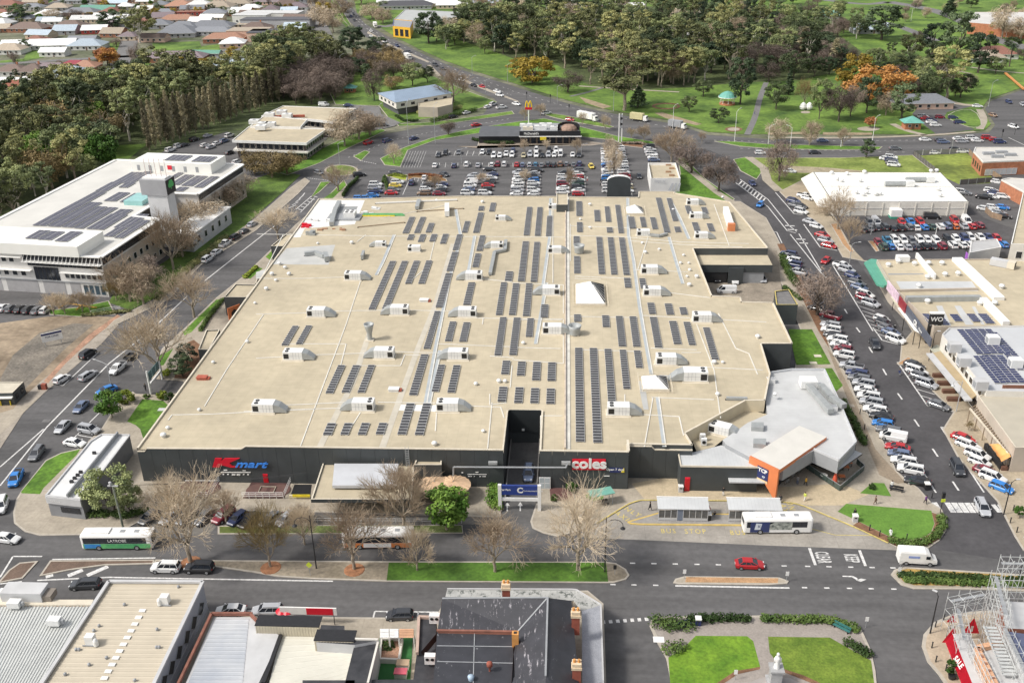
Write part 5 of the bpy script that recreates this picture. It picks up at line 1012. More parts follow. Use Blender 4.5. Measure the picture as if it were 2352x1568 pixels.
#  TAVERN
tav=TH('tavern','pale grey metal roofed tavern at corner of mall','tavern',(0,0,0))
mroof=grid_over(mat('pale_metal_roof',(.50,.505,.50),.6,.10,.2),0,.6,.05,.88);mroof2=grid_over(mat('pale_metal_roof_b',(.50,.51,.51),.6,.10,.2),.6,0,.05,.88)
ZT=6.0
def roofpoly(ptsD,z,rm,wm,name,root,z0=0,over=.0,fascia=None,par=0):
 P=[(g.x,g.y)for g in Gs(ptsD,z)];m=MB();m.prism(P,z0,z,1,top=0);return PA(name,m,[rm,wm],root)
roofpoly(XY('1764,859 1818,851 1893,851 1924,917 1966,1017 1926,1059 1869,1034 1800,1075 1723,1050 1667,1020 1660,1010 1718,970 1763,951 1759,925'),ZT,mroof,mat('tavern_wall',(.30,.31,.32),.6,.1,.4),'main_roof',tav,3.4)
m=MB();P=Gs(XY('1764,859 1818,851 1893,851 1924,917 1966,1017 1926,1059 1869,1034'),ZT)
for a,b in zip(P[:-1],P[1:]):m.beam(a+UP(.25),b+UP(.25),.22,.5)
PA('parapet',m,[mat('parapet_grey',(.52,.53,.54),.5,.06,.5)],tav)
roofpoly(XY('1845,1044 1869,1034 1926,1059 1960,1032 1981,1041 1926,1079'),4.0,mroof2,black,'verandah_roof',tav,3.7)
P=Gs(XY('1830,1056 1880,1040 1945,1050 1935,1070'),0);
g=[G(x,y,0)for x,y in((1850,1068),(1926,1098),(1965,1064),(1935,1040),(1880,1030))];SP('prism','bar_front',glass,tav,[(p.x,p.y+1.2)for p in g],0,3.6)
roofpoly(XY('1557,1036 1564,1071 1743,1074 1722,1053 1690,1031 1657,1022 1593,1038'),5.2,mroof2,char,'wing_roof',tav,0)
m=MB();P=Gs([(1557,1036),(1564,1071),(1743,1074)],5.2)
for a,b in zip(P[:-1],P[1:]):m.beam(a+UP(.1),b+UP(.1),.2,.3)
PA('coping',m,cream,tav)
roofpoly(XY('1590,1012 1718,941 1763,951 1718,970 1660,1010 1640,1026 1600,1036'),4.85,membrane,char,'lower_roof',tav,0)
m=MB();a=G(1574,999,ZR);b=G(1713,924,ZR);m.quad((a.x,a.y,4.8),(b.x,b.y,4.8),(b.x,b.y,ZR+.4),(a.x,a.y,ZR+.4));c=G(1757,924,ZR);m.quad((b.x,b.y,4.8),(c.x,c.y,4.8),(c.x,c.y,ZR+.4),(b.x,b.y,ZR+.4));PA('cream_wall',m,[mat('cream_cladding',(.60,.52,.37),.8,.1,.3)],mall)
orange=mat('portal_orange',(.64,.20,.075),.5,.07,.5);zo=6.6
oq=Gs(XY('1724,1046 1836,977 1899,1003 1791,1078'),zo);P=[(p.x,p.y)for p in oq];SP('prism','portal_canopy',[mat('portal_roof',(.60,.58,.53),.5,.06,.3),orange],tav,P,zo-.75,zo,1,top=0,bot=True)
A,B=Vector(oq[0]),Vector(oq[3]);base=G(1786,1123,0);m=MB();d=(B-A).normalized();nn=V((d.y,-d.x,0))*.35
f=[A+UP(-2.4),A.lerp(B,.55)+UP(-3.6),B.lerp(A,.02)+UP(-zo+.2),B+UP(-zo+.4),B,A]
m.poly([TU(p+nn)for p in f]);m.poly([TU(p-nn*.2)for p in reversed(f)])
for i in range(6):p,q=f[i],f[(i+1)%6];m.quad(TU(p-nn*.2),TU(q-nn*.2),TU(q+nn),TU(p+nn))
PA('portal_face',m,orange,tav)
ang=math.atan2(d.y,d.x);c=A.lerp(B,.50)+UP(-2.2)+nn*1.1
m=MB();m.box(-1.15,1.15,-.05,.05,-1.1,1.3);m.box(-1.15,1.15,-.051,.051,-1.6,-1.1,1);PA('tavern_sign',m,[navyS,mat('sand_strip',(.75,.55,.30),.6,.1,1)],tav,TU(c),ang)
text('TCP',1.0,white,tav,TU(c+nn*.2+UP(.65)),(PI/2,0,ang),bold=.04,ext=.02);text('CP',.5,pale,tav,TU(c+nn*.2+d*.3+UP(-.5)),(PI/2,0,ang),bold=.02,ext=.02)
a=G(1791,1120,0);b=G(1868,1060,0);SP('quad','glass_front',glass,tav,(a.x,a.y+.8,0),(b.x,b.y+.8,0),(b.x,b.y+.8,5.6),(a.x,a.y+.8,5.6))
m=MB()
for k in range(9):p=a.lerp(b,k/8);m.box(p.x-.06,p.x+.06,p.y+.65,p.y+.78,0,5.6)
PA('mullion',m,black,tav)
a=G(1673,1127,0);b=G(1735,1127,0);yw=a.y+.25
BX('doorway',glass,tav,a.x,b.x-.6,yw-.22,yw-.1,.1,2.5)
for k in(0.15,.42,.5,.8):
 x=a.x+(b.x-a.x)*k;BX('door_frame',char,tav,x-.05,x+.05,yw-.28,yw-.22,.1,2.5)
BX('door_awning',mroof2,tav,a.x-.3,b.x+2.2,yw-1.8,yw-.05,2.75,3.0)
t=TH('roof_unit','white unit with two parallel silver ducts on tavern roof','air conditioner',G(1855,888,ZT));BX('cabinet',unit_w,t,-1.6,1.6,-1.3,1.3,.2,1.8)
for dx in(-.2,2.2):
 p=[V((dx,-1.2,1)),V((dx+.9,-6,1)),V((dx+2.0,-11.5,1))]
 if dx>1:p[2]=V((dx+2.6,-9.5,1))
 m=MB();[m.beam(u,v,1.25,.95)for u,v in zip(p[:-1],p[1:])];PA('duct_run',m,ducts,t)
for x,y,l in((1738,984,'grey skylight cowl on tavern roof, upper'),(1743,1022,'grey skylight cowl beside orange portal')):
 t=TH('roof_cowl',l,'roof cowl',G(x,y,ZT));SP('prism','cowl',ducts,t,XY('-1.2,-.9 1.0,-1.1 1.4,.9 -.9,.9'),0,.9);SP('quad','louvre',greypl,t,(1.0,-1.12,.1),(1.45,.92,.1),(1.45,.92,.85),(1.0,-1.12,.85))
for x,y,l in((1770,878,'dark small unit on tavern roof corner'),(1912,942,'white box on tavern roof edge')):
 t=TH('roof_unit',l,'air conditioner',G(x,y,ZT));m=MB();m.box(-.8,.8,-.6,.6,0,1.0);m.box(-.7,.7,-.5,.5,1.0,1.06,1);PA('cabinet',m,[unit_w,greypl],t)
for k,(x,y)in enumerate(((1613,1012),(1616,1022))):
 t=TH('roof_unit',f'slim white condenser on lower roof, {("upper","lower")[k]}','air conditioner',G(x,y,4.85));BX('cabinet',unit_w,t,-.5,.5,-.3,.3,.1,1.5);SP('tube','fan',fan_m,t,(0,-.3,.8),(0,-.36,.8),.35,n=10)
t=TH('glass_fence','low dark green fence round tavern beer garden','fence',(0,0,0));P=Gs(XY('1842,1071 1928,1129 1984,1082 1966,1066'),0);m=MB()
for a,b in zip(P[:-1],P[1:]):
 L=(b-a).length;k=max(2,int(L/1.4))
 for i in range(k):
  u,v=a.lerp(b,(i+.04)/k),a.lerp(b,(i+.96)/k);mm=MB();mm.beam(u+UP(.75),v+UP(.75),.06,1.1);PA('fence_panel',mm,[mat('fence_green',(.06,.085,.075),.4,.1,1)],t)
 m.beam(a+UP(1.35),b+UP(1.35),.09,.07)
PA('top_rail',m,greypl,t)
#  OTHER BUILDINGS
brick=mat('red_brick',(.42,.17,.09),.9,.2,.8,fine=.15)
peach=mat('peach_render',(.62,.36,.22),.85,.12,.5,fine=.1)
beige=mat('beige_wall',(.46,.40,.33),.85,.1,.3);lgrey=mat('light_grey_wall',(.50,.50,.50),.75,.1,.3);whiter=mat('white_metal_roof',(.80,.79,.74),.55,.05,.1)
def bld(name,label,cat,ptsD,z,wm,rm,cp=None,par=.35,z0=0,root=None,cap=.25):
 P=[(g.x,g.y)for g in Gs(ptsD,z)];c=sum((Vector(p)for p in P),V((0,0)))/len(P)
 t=root or TH(name,label,cat,(c.x,c.y,0));o=t.location if root is None or root.location.length>0 else UP(0)
 P=[(p[0]-t.location.x,p[1]-t.location.y)for p in P];m=MB();m.prism(P,z0,z,0,cap=False);
 P2,I=inset(P,cap);k=len(P2)
 for i in range(k):m.quad((*I[(i+1)%k],z-par),(*I[i],z-par),(*I[i],z),(*I[(i+1)%k],z),0)
 PA('wall',m,wm,t);m=MB()
 m.poly([(*p,z-par)for p in I]);PA('roof',m,rm,t);m=MB()
 for i in range(k):m.quad((*P2[i],z+.003),(*P2[(i+1)%k],z+.003),(*I[(i+1)%k],z+.003),(*I[i],z+.003))
 PA('parapet_cap',m,[cp or wm],t);return t
WIN={}
def WN(root,A,B,z0,z1,n,w,fm=None,gm=None,a=.06,b=.94,name='window',depth=.06,bars=0):
 """n windows along wall from A to B, in frame of root"""
 fm=fm or white;gm=gm or glass;A=Vector(A).to_2d()if len(A)>2 else Vector(A);B=Vector(B).to_2d()if len(B)>2 else Vector(B)
 d=(B-A);L=d.length;d.normalize();nn=V((d.y,-d.x));ang=math.atan2(d.y,d.x);h=z1-z0;key=(round(w,2),round(h,2),fm.name,gm.name,bars)
 if key not in WIN:
  m=MB();f=.07;m.box(-w/2,w/2,-.05,.04,0,f);m.box(-w/2,w/2,-.05,.04,h-f,h);m.box(-w/2,-w/2+f,-.05,.04,f,h-f);m.box(w/2-f,w/2,-.05,.04,f,h-f)
  for k in range(bars):x=-w/2+w*(k+1)/(bars+1);m.box(x-.03,x+.03,-.05,.04,f,h-f)
  fr=m.mesh('window_frame',[fm]);m=MB();m.box(-w/2+f,w/2-f,-.03,.0,f,h-f);WIN[key]=(fr,m.mesh('pane',[gm]))
 for k in range(n):
  u=a+(b-a)*((k+.5)/n);p=A+d*L*u+nn*depth
  o=LK(name,WIN[key][0],root,(p.x,p.y,z0),ang);LK('pane',WIN[key][1],o)
def WB(root,A,B,z0,z1,th,m,name,off=.02):
 A=Vector(A[:2]);B=Vector(B[:2]);d=(B-A).normalized();nn=V((d.y,-d.x));mb=MB();mb.prism([TU(A+nn*off),TU(B+nn*off),TU(B+nn*(off+th)),TU(A+nn*(off+th))],z0,z1,0,bot=True);return PA(name,mb,[m],root)
R0=G(231,589,11.5);R1=G(557,377,11.5);ud=(R1-R0);ud.z=0;LEN=ud.length;ud.normalize();ra=math.atan2(ud.y,ud.x)-PI/2
off=TH('office_building','long white three storey office with a solar covered roof','office building',(R0.x,R0.y,0),ra)
inv=Matrix.Rotation(-ra,3,'Z')
def OL(x,y,z):v=inv@(G(x,y,z)-V((R0.x,R0.y,0)));return v
r1=OL(369,502,11.5).y;r2=OL(445,444,11.5).y;WD=47
owall=mat('office_white_wall',(.66,.64,.61),.7,.08,.2);obeige=mat('office_beige_wall',(.50,.43,.36),.85,.1,.3)
m=MB();foot=[(-WD,0),(0,0),(0,r1),(-9,r1+1),(-9,r2),(0,r2),(0,LEN),(-WD,LEN)]
m.prism(foot,0,11.2,0,cap=False);PA('wall',m,owall,off)
m=MB();m.poly([(*p,11.2)for p in foot]);m2=MB();PA('roof',m,[grid_over(mat('office_roof',(.60,.585,.54),.6,.07,.15),0,1.2,.06,.9)],off)
m=MB();ov=.7
for a,b in zip(foot,foot[1:]+foot[:1]):
 a=Vector(a);b=Vector(b);d=(b-a).normalized();nn=V((d.y,-d.x));m.prism([TU(a+nn*-.4),TU(b+nn*-.4),TU(b+nn*ov),TU(a+nn*ov)],11.2,11.5 if abs(d.y)<.5 else 11.48,0,bot=True)
PA('eaves',m,white,off)
for z0,z1,x0,x1,mm in((9.4,11.0,-23,-.3,glass),(7.9,9.1,-22,-.3,glass),(4.0,7.6,-20.5,-13.2,glass)):
 w=1.15;n=int((x1-x0)/w)
 WN(off,(x0,0),(x1,0),z0,z1,n,w-.04,black,mm,0,1,'ribbon_window')
finm=MB()
for k in range(20):finm.prism([(-22.6+k*1.15,-.1),(-22.45+k*1.15,-.1),(-22.45+k*1.15,-1.2),(-22.6+k*1.15,-1.2)],9.2,9.35);finm.beam((-22.5+k*1.15,-.1,10.9),(-22.5+k*1.15,-1.15,9.3),.10,.10)
PA('sunshade_fins',finm,[white],off)
WB(off,(-23,0),(0,0),9.1,9.25,1.2,white,'ledge');WB(off,(-WD,0),(-23,0),10.2,10.35,1.1,white,'ledge');WB(off,(-WD,0),(-21,0),6.5,6.65,1.1,white,'ledge');WB(off,(-12.5,0),(0,0),6.5,6.65,1.1,white,'ledge');WB(off,(-WD,0),(0,0),3.7,3.9,.3,greypl,'ledge')
WN(off,(-WD,0),(-24,0),8.6,10.0,9,1.5);WN(off,(-WD,0),(-21,0),4.8,6.2,9,1.5);WN(off,(-12.5,0),(0,0),4.8,6.2,7,1.3)
for k,(x0,x1)in enumerate(((-WD,-31),(-30,-20),(-19,-12),(-11,-7.5))):WB(off,(x0+.3,0),(x1-.3,0),.1,3.5,.05,mat('roller_grey',(.36,.35,.35),.7,.1,.5),'roller_panel')
WN(off,(-7.5,0),(0,0),.4,3.2,4,1.4,white,glassb)
for y0,y1 in((0,r1),(r2,LEN)):
 n=int((y1-y0)/1.2);WN(off,(0,y0),(0,y1),9.0,11.0,n,1.15,black,glass,0.01,.99,'ribbon_window')
 WB(off,(0,y0),(0,y1),7.9,8.5,.06,obeige,'cladding_band');WB(off,(0,y0+.1),(0,y1-.1),.1,7.9,.04,obeige,'beige_cladding');WN(off,(0,y0),(0,y1),5.2,6.9,int((y1-y0)/3.3),1.5,white,glass,.03,.97,depth=.11);WN(off,(0,y0),(0,y1),1.4,3.0,int((y1-y0)/3.3),1.5,white,glass,.03,.97,depth=.11)
def obox(pfl,pbr,zt,name,panels=True):
 a=OL(*pfl,zt);b=OL(*pbr,zt);m=MB();m.box(a.x,b.x,a.y,b.y,11.22,zt);PA(name,m,[whiter],off);return a,b
a1,b1=obox((-90,553),(236,531),14.2,'plant_room');a2,b2=obox((300,371),(517,357),14.5,'plant_room')
m=MB();
for k in range(6):m.box(a2.x+2+k*4.2,a2.x+3+k*4.2,a2.y-.06,a2.y,11.6,13.4)
PA('plant_doors',m,greypl,off);BX('red_disc',redS,off,a2.x+13,a2.x+14.6,a2.y-.1,a2.y,12.2,13.6)
def osolar(fl,fr,br,z,label):
 a=OL(*fl,z);b=OL(*fr,z);c=OL(*br,z);w=max(1.7,b.x-a.x);d=max(1.1,c.y-a.y);nc=max(1,round(w/1.75));nr=max(1,round(d/1.1))
 key=('o',round(w/nc,1))
 if key not in SM:SM[key]=module_mesh(key[1]-.04,1.06,mat('solar_cell_plum',(.055,.052,.075),.3,.2,.8),.03)
 base=Matrix.Rotation(ra,3,'Z')@V((a.x,a.y,0))
 t=TH('solar_array',label,'solar panels',(R0.x+base.x,R0.y+base.y,z),ra,'solar arrays on office roof')
 for i in range(nc):
  for j in range(nr):LK('solar_panel',SM[key],t,(w/nc*(i+.5),1.1*(j+.5),0))
 m=MB();m.beam((.2,.1,.07),(.2,d-.1,.07),.06,.14);m.beam((w-.2,.1,.07),(w-.2,d-.1,.07),.06,.14);PA('rail',m,frame_m,t)
q=lambda x,y:(x/4,367.5+y/4)
OS=[((295,605),(425,608),(815,392)),((435,612),(555,615),(945,395)),((565,620),(665,625),(975,438)),((675,630),(765,632),(1045,442)),((790,637),(955,643),(1125,508)),((1035,500),(1155,505),(1215,458)),((945,705),(1040,708),(1115,625)),((1040,625),(1180,628),(1290,500)),((1045,720),(1130,722),(1220,640)),((1175,637),(1260,640),(1340,562)),((705,385),(820,388),(970,298)),((870,290),(975,293),(1120,212)),((1030,212),(1160,215),(1300,115)),((950,380),(1060,385),(1200,305)),((1095,390),(1180,392),(1260,310)),((1085,255),(1170,258),(1260,212)),((1140,215),(1230,212),(1380,115)),((1500,200),(1560,200),(1620,120)),((1550,230),(1640,235),(1755,140)),((1660,240),(1765,245),(1880,150)),((1780,255),(1860,258),(1980,160)),((1590,290),(1680,290),(1725,250))]
for i,(f,r,b)in enumerate(OS):osolar(q(*f),q(*r),q(*b),11.25,f'block of blue solar panels on office roof, {ORD[i]} counting from front left')
for f,r,b,l in(((225,725),(335,730),(480,650),'solar panels on front plant room, left'),((340,735),(460,745),(580,660),'solar panels on front plant room, middle'),((495,750),(615,755),(715,668),'solar panels on front plant room, right')):osolar(q(*f),q(*r),q(*b),14.25,l)
for f,r,b,l in(((376,369),(422,371),(432,358),'solar panels on back plant room, left'),((438,372),(478,375),(492,361),'solar panels on back plant room, right')):osolar(f,r,b,14.55,l)
cc=OL(322,462,11.3);SP('prism','court_skylight',[mat('aqua_glass',(.28,.52,.50),.25,.1,.5)],off,[(cc.x-3,cc.y-4),(cc.x+3,cc.y-4),(cc.x+3,cc.y+4),(cc.x-3,cc.y+4)],11.22,12.6)
tx=OL(378,520,9.0);tx=V((-2.2,(r1+r2)/2-3,0));BX('tower_shaft',[mat('tower_white',(.60,.60,.60),.6,.06,.4)],off,-6.5,-.2,tx.y-2.2,tx.y+2.2,0,16.2);BX('tower_head',[mat('tower_grey',(.33,.33,.34),.6,.08,.4)],off,-8.0,0.2,tx.y-2.6,tx.y+2.6,16.2,20.8)
BX('emblem_plate',black,off,.2,.3,tx.y-2.5,tx.y+2.5,16.4,20.6);gm=mat('emblem_green',(.08,.42,.12),.5,.1,1);m=MB()
for dy,dz,r in((0,19.3,.9),(-.8,18.9,.75),(.8,18.9,.75),(-.4,19.7,.6),(.5,19.7,.6)):m.tube((.30,tx.y+dy,dz),(.36+r*.02,tx.y+dy,dz),r,n=12)
m.box(.30,.36,tx.y-.18,tx.y+.18,17.6,18.8);PA('tree_emblem',m,gm,off)
m=MB()
for k in range(5):x=-7+k*1.6;m.tube((x,tx.y,20.8),(x,tx.y,26.5),.07,n=5)
PA('mast',m,[mat('mast_red',(.55,.40,.36),.6,.2,1)],off);BX('tower_cap',white,off,-7.6,-.4,tx.y-1.6,tx.y+1.6,20.8,21.2)
BX('lobby',lgrey,off,-.5,7,r1+4,r2+6,0,5.2);WN(off,(7,r1+4),(7,r2+6),2,4,5,1.6);BX('lobby_roof',white,off,-.6,7.3,r1+3.6,r2+6.4,5.2,5.5)
SP('quad','atrium_glazing',glass,off,(-8.9,r1+1.5,5.6),(-8.9,r2-.5,5.6),(-8.9,r2-.5,11),(-8.9,r1+1.5,11))
bro=TH('office_building','low brown office with white eaves and tan roofs','office building',(0,0,0))
wb=mat('brown_wall',(.10,.08,.075),.8,.15,.4)
for pts,z in((XY('533,322 704,328 750,296 572,290'),7.2),(XY('574,289 690,292 706,274 606,266'),7.9),(XY('600,266 650,243 818,249 764,279 706,273'),7.2)):
 P=Gs(pts,z);AN(pts,z,white,membrane,bro,white,'roof_deck',z0=z-1.0);m=MB();p2,I=inset([(p.x,p.y)for p in P],1.2);m.prism([TU(p)for p in I],0,z-1.0,0);PA('wall',m,wb,bro)
 p2,J=inset([(p.x,p.y)for p in P],-.1);SP('prism','balcony_slab',offwhite,bro,[TU(p)for p in J],z-4.2,z-3.6,0,bot=True)
 k=len(I)
 for i in range(k):
  A,B=I[i],I[(i+1)%k]
  if(B-A).length>8:WN(bro,A,B,z-3.4,z-1.3,max(3,int((B-A).length/2.4)),2.0,offwhite,glass,.02,.98);WN(bro,A,B,.6,2.6,max(3,int((B-A).length/3)),2.0,offwhite,glass,.02,.98)
for x,y in((620,268),(648,262),(660,270),(605,290),(585,284),(600,297),(622,290)):
 t=TH('roof_unit','white plant box on brown office roof','air conditioner',G(x,y,7.6),0,'plant boxes on brown office roof');BX('cabinet',unit_w,t,-2,2,-1.5,1.5,0,1.6);SP('tube','fan',greypl,t,(0,0,1.6),(0,0,1.7),.7,n=10)
SP('beam','rusty_duct',[MATS['rust_red']],bro,G(630,268,7.6),G(700,266,7.6),1,.8)
m=MB();A=G(704,342,0);m.box(A.x-6,A.x+1,A.y+.2,A.y+.35,2.8,3.6);PA('purple_fascia',m,[mat('purple',(.16,.06,.18),.6,.1,1)],bro)
blu=TH('office_building','white two storey building with a blue grey hipped roof','office building',(0,0,0))
bm_=grid_over(mat('blue_grey_roof',(.24,.31,.40),.5,.08,.2),.9,0,.07,.88)
e=Gs(XY('866,214 908,236 964,227 1040,214 1000,194'),6.2);P=[(p.x,p.y)for p in e];p2,I=inset(P,.6);SP('prism','wall',offwhite,blu,[TU(p)for p in I],3.1,6.1,0);m=MB();p2,I2=inset(P,2.0);m.prism([TU(p)for p in I2],0,3.1,0);PA('lower_wall',m,[mat('dark_lower',(.10,.10,.11),.7,.1,1)],blu)
m=MB();rg=[G(905,211,8.0),G(995,198,8.0)]
R=[e[0],e[1],e[2],e[3],e[4]];m.poly([e[0],e[1],rg[0]]);m.poly([e[1],e[2],e[3],rg[1],rg[0]]);m.poly([e[3],e[4],rg[1]]);m.poly([e[4],e[0],rg[0],rg[1]]);o=PA('roof',m,bm_,blu)
for i in range(5):
 A,B=I[i],I[(i+1)%5]
 if(B-A).length>6:WN(blu,A,B,3.9,5.3,max(2,int((B-A).length/5)),2.2,white,glass)
AN(XY('960,246 963,222 1010,216 1040,222 1038,240 1005,247'),4.6,beige,membrane,blu,beige,'front_wing');g0=G(963,247,0)
a=G(1195,331,0);b=G(1331,331,0);c0=G(1100,331,0);D=15
mc=TH('restaurant','black fronted burger restaurant with cream rooftop plant','restaurant',(0,0,0))
BX('wall',[mat('brown_render',(.16,.12,.09),.8,.15,.5)],mc,a.x,b.x,a.y,a.y+D,0,4.7)
BX('black_fascia',[mat('fascia_black',(.02,.021,.024),.4,.1,1)],mc,a.x-.2,b.x+.4,a.y-.8,a.y+.1,3.4,5.3);BX('white_awning',white,mc,a.x-.4,b.x+.8,a.y-1.3,a.y-.1,3.1,3.38)
BX('roof',greypl,mc,a.x,b.x,a.y+.12,a.y+D-.1,4.72,4.85)
text("McDonald's",1.25,white,mc,(a.x+4.5,a.y-.83,4.4),(PI/2,0,0),bold=.03,ext=.02)
WN(mc,(a.x,a.y),(b.x,a.y),.3,2.7,8,1.9,black,glass);BX('yellow_board',yel,mc,a.x+8,a.x+10.5,a.y-1.35,a.y-1.2,1.9,3.2)
BX('left_wing',[MATS['fascia_black']],mc,c0.x,a.x-.1,a.y+1,a.y+12,0,3.2);m=MB();m.prism([(c0.x,a.y+3.4),(a.x-.1,a.y+3.4),(a.x-.1,a.y+12),(c0.x,a.y+12)],3.2,4.4);m.quad((c0.x,a.y+.4,3.0),(a.x-.1,a.y+.4,3.0),(a.x-.1,a.y+3.4,4.4),(c0.x,a.y+3.4,4.4));PA('mansard',m,[mat('slate_grey',(.10,.105,.115),.7,.12,.5)],mc)
for x,y,w2,h2 in((-6,4,4,1.2),(-1,4.5,5,1.6),(5,5,4,1.1),(8.5,4.6,3,1.3),(1,9,5,1.4),(-7,9,5,1.2)):
 t=TH('roof_unit','cream plant box on burger restaurant roof','air conditioner',(a.x+9+x,a.y+y,4.85),0,'plant on burger restaurant roof');BX('cabinet',[unit_w if x%2 else cream],t,-w2/2,w2/2,-1,1,0,h2);SP('tube','fan',greypl,t,(0,0,h2),(0,0,h2+.12),.6,n=10)
m=MB()
for k in range(9):
 th0,th1=PI*k/9,PI*(k+1)/9;cx=b.x-4.4;r=4.4;m.quad((cx-r*math.cos(th0),a.y+.5+r*1.4*math.sin(th0),3.5),(cx-r*math.cos(th1),a.y+.5+r*1.4*math.sin(th1),3.5),(cx-r*math.cos(th1),a.y+.5+r*1.4*math.sin(th1),7.4),(cx-r*math.cos(th0),a.y+.5+r*1.4*math.sin(th0),7.4))
PA('curved_screen',m,[MATS['fascia_black']],mc);SP('lathe','brown_dome',[mat('dome_brown',(.30,.20,.15),.8,.3,.8)],mc,XY('3.6,0 3.3,1.0 2.2,1.9 .01,2.3'),16,c=(b.x-4.4,a.y+3.2,4.85))
ms=bld('tyre_shop','small white flat roofed workshop behind mall','shop',XY('1488,374 1552,374 1563,409 1495,410'),5.0,white,membrane,white,.9)
A=G(1495,410,5)-ms.location;B=G(1563,409,5)-ms.location;text('mycar',1.6,mat('faint_grey',(.55,.56,.58),.6,.05,1),ms,(A.x+3.2,A.y-.06,4.2),(PI/2,0,0),ext=.01);m=MB()
for k in range(3):m.poly([(A.x+6+k*1.4,A.y-.05,.8),(A.x+6.9+k*1.4,A.y-.05,.8),(A.x+7.8+k*1.2,A.y-.05,3.4),(A.x+7.1+k*1.2,A.y-.05,3.4)])
PA('grey_chevrons',m,[MATS['faint_grey']],ms)
for k in range(4):
 g=G(1535+(k%2)*8,380+k*8,4.1)-ms.location;BX('roof_box',[mat('brown_box',(.32,.20,.12),.8,.2,1)],ms,g.x-.9,g.x+.9,g.y-.5,g.y+.5,4.1,4.6)
wh=bld('hall','large white metal roofed hall with a bare tree in front','hall',XY('1868,395 2161,396 2225,463 1911,463'),4.9,offwhite,whiter,mat('dark_gutter',(.08,.09,.09),.5,.1,1),.12)
whl=wh.location;A=G(1911,463,4.9)-whl;B=G(2225,463,4.9)-whl;C_=G(1868,395,4.9)-whl;D_=G(2161,396,4.9)-whl
roofm=wh.children;m=MB()
for k in range(1,14):p=A.lerp(B,k/14);q2=C_.lerp(D_,k/14);m.beam((p.x,p.y,4.84),(q2.x,q2.y,4.84),.12,.08)
m.beam(((A.x+C_.x)/2,(A.y+C_.y)/2,4.86),((B.x+D_.x)/2,(B.y+D_.y)/2,4.86),.5,.1);PA('roof_rib',m,offwhite,wh)
m=MB()
for k in range(9):p=A.lerp(B,.02+k*.12);m.box(p.x-.15,p.x+.15,p.y-.18,p.y,0,4.5)
PA('wall_pier',m,offwhite,wh);WB(wh,A,B,2.6,2.75,.08,lgrey,'wall_rail');WB(wh,A,B,0,.4,.05,mat('wall_stain',(.30,.29,.27),.8,.2,.5),'plinth')
p=A.lerp(B,.47);m=MB();m.box(p.x-1.7,p.x+1.7,p.y-2.6,p.y,.8,2.9);m.box(p.x-1.7,p.x+1.7,p.y-2.6,p.y,0,.8,1);PA('entry_box',m,[white,mat('entry_green',(.05,.32,.22),.5,.1,1)],wh)
ap=Gs(XY('1840,410 1868,395 1911,463 1905,474 1880,475'),3.6);SP('prism','awning',whiter,wh,[(p.x-whl.x,p.y-whl.y)for p in ap],3.3,3.6)
ap=Gs([(1842,430),(1868,470),(1878,478)],0);WB(wh,ap[0]-whl+V((2,2,0)),ap[2]-whl+V((2,2,0)),0,3.3,.1,lgrey,'shopfront');WN(wh,ap[0]-whl+V((2,2,0)),ap[2]-whl+V((2,2,0)),.4,2.6,7,1.5,black,glass,depth=.14)
for x,y,l in((2068,428,'leftmost long silver unit on hall roof'),(2115,418,'rightmost long silver unit on hall roof')):
 t=TH('rooftop_unit',l,'air conditioner',G(x,y,4.85));SP('tube','round_duct',ducts,t,(-5,0,.9),(1.5,0,.9),.8,n=10);BX('cabinet',unit_w,t,1.5,4.2,-1,1,.1,1.9);BX('grille',fan_m,t,4.2,4.25,-.7,.7,.4,1.6)
for x,y in((1910,400),(1945,402),(1985,398),(1922,414),(1932,418),(1975,418),(1989,434),(1966,445),(1982,450),(1990,445),(2010,449),(2020,448),(2138,396),(2151,395),(2154,438),(2158,452)):
 o=LK('roof_vent',dme,None,G(x,y,4.85));tag(o,'small round vent on white hall roof','vent','vents on white hall roof')
R1=TH('shop_row','row of shops with tan flat roofs and white party walls','shops',(0,0,0))
AN(XY('2014,596 2510,592 2640,745 2146,750 2100,706 2046,652'),5.0,beige,membrane,R1,beige,'roof_block')
def fin(a,b,z0,z1,w,mm=white,name='party_wall',root=R1):m=MB();P,Q=G(*a,z0),G(*b,z0);d=(Q-P).normalized();nn=V((-d.y,d.x,0))*w/2;m.prism([TU((P-nn).xy),TU((Q-nn).xy),TU((Q+nn).xy),TU((P+nn).xy)],z0,z1);return PA(name,m,[mm],root)
fin((2104,592),(2146,642),4.7,6.2,.5);fin((2197,598),(2294,690),4.7,5.6,2.6);fin((2256,692),(2310,748),4.7,5.8,1.6)
m=MB();m.poly([TU(g)for g in Gs(XY('2058,646 2232,646 2247,668 2072,670'),4.72)]);o=PA('pale_roof_strip',m,mroof2,R1)
SP('poly','roof_step',greypl,R1,[TU(g)for g in Gs(XY('2040,628 2120,628 2122,630 2040,631'),4.73)])
m=MB();m.poly([TU(g)for g in Gs(XY('2150,702 2164,702 2185,748 2170,748'),4.72)]);m.poly([TU(g)for g in Gs(XY('2192,702 2206,702 2237,746 2218,746'),4.722)]);m.poly([TU(g)for g in Gs(XY('2232,704 2240,704 2262,745 2254,745'),4.724)]);PA('pale_roof_strip',m,mroof,R1)
fin((2080,692),(2250,690),4.7,6.0,1.2,ducts,'plant_screen');fin((2060,670),(2245,666),4.7,5.3,.5,beige,'parapet_step')
A=G(2016,596,5);
aw=TH('awning','green metal corner awning on tan roofed shops','awning',(0,0,0));aq=Gs(XY('1985,602 2001,594 2019,596 2048,648 2030,657 2014,652'),3.9);SP('prism','sheeting',[grid_over(mat('awning_green',(.10,.34,.24),.5,.08,.6),.8,0,.08,.85)],aw,[(p.x,p.y)for p in aq],3.4,3.9,0,bot=True)
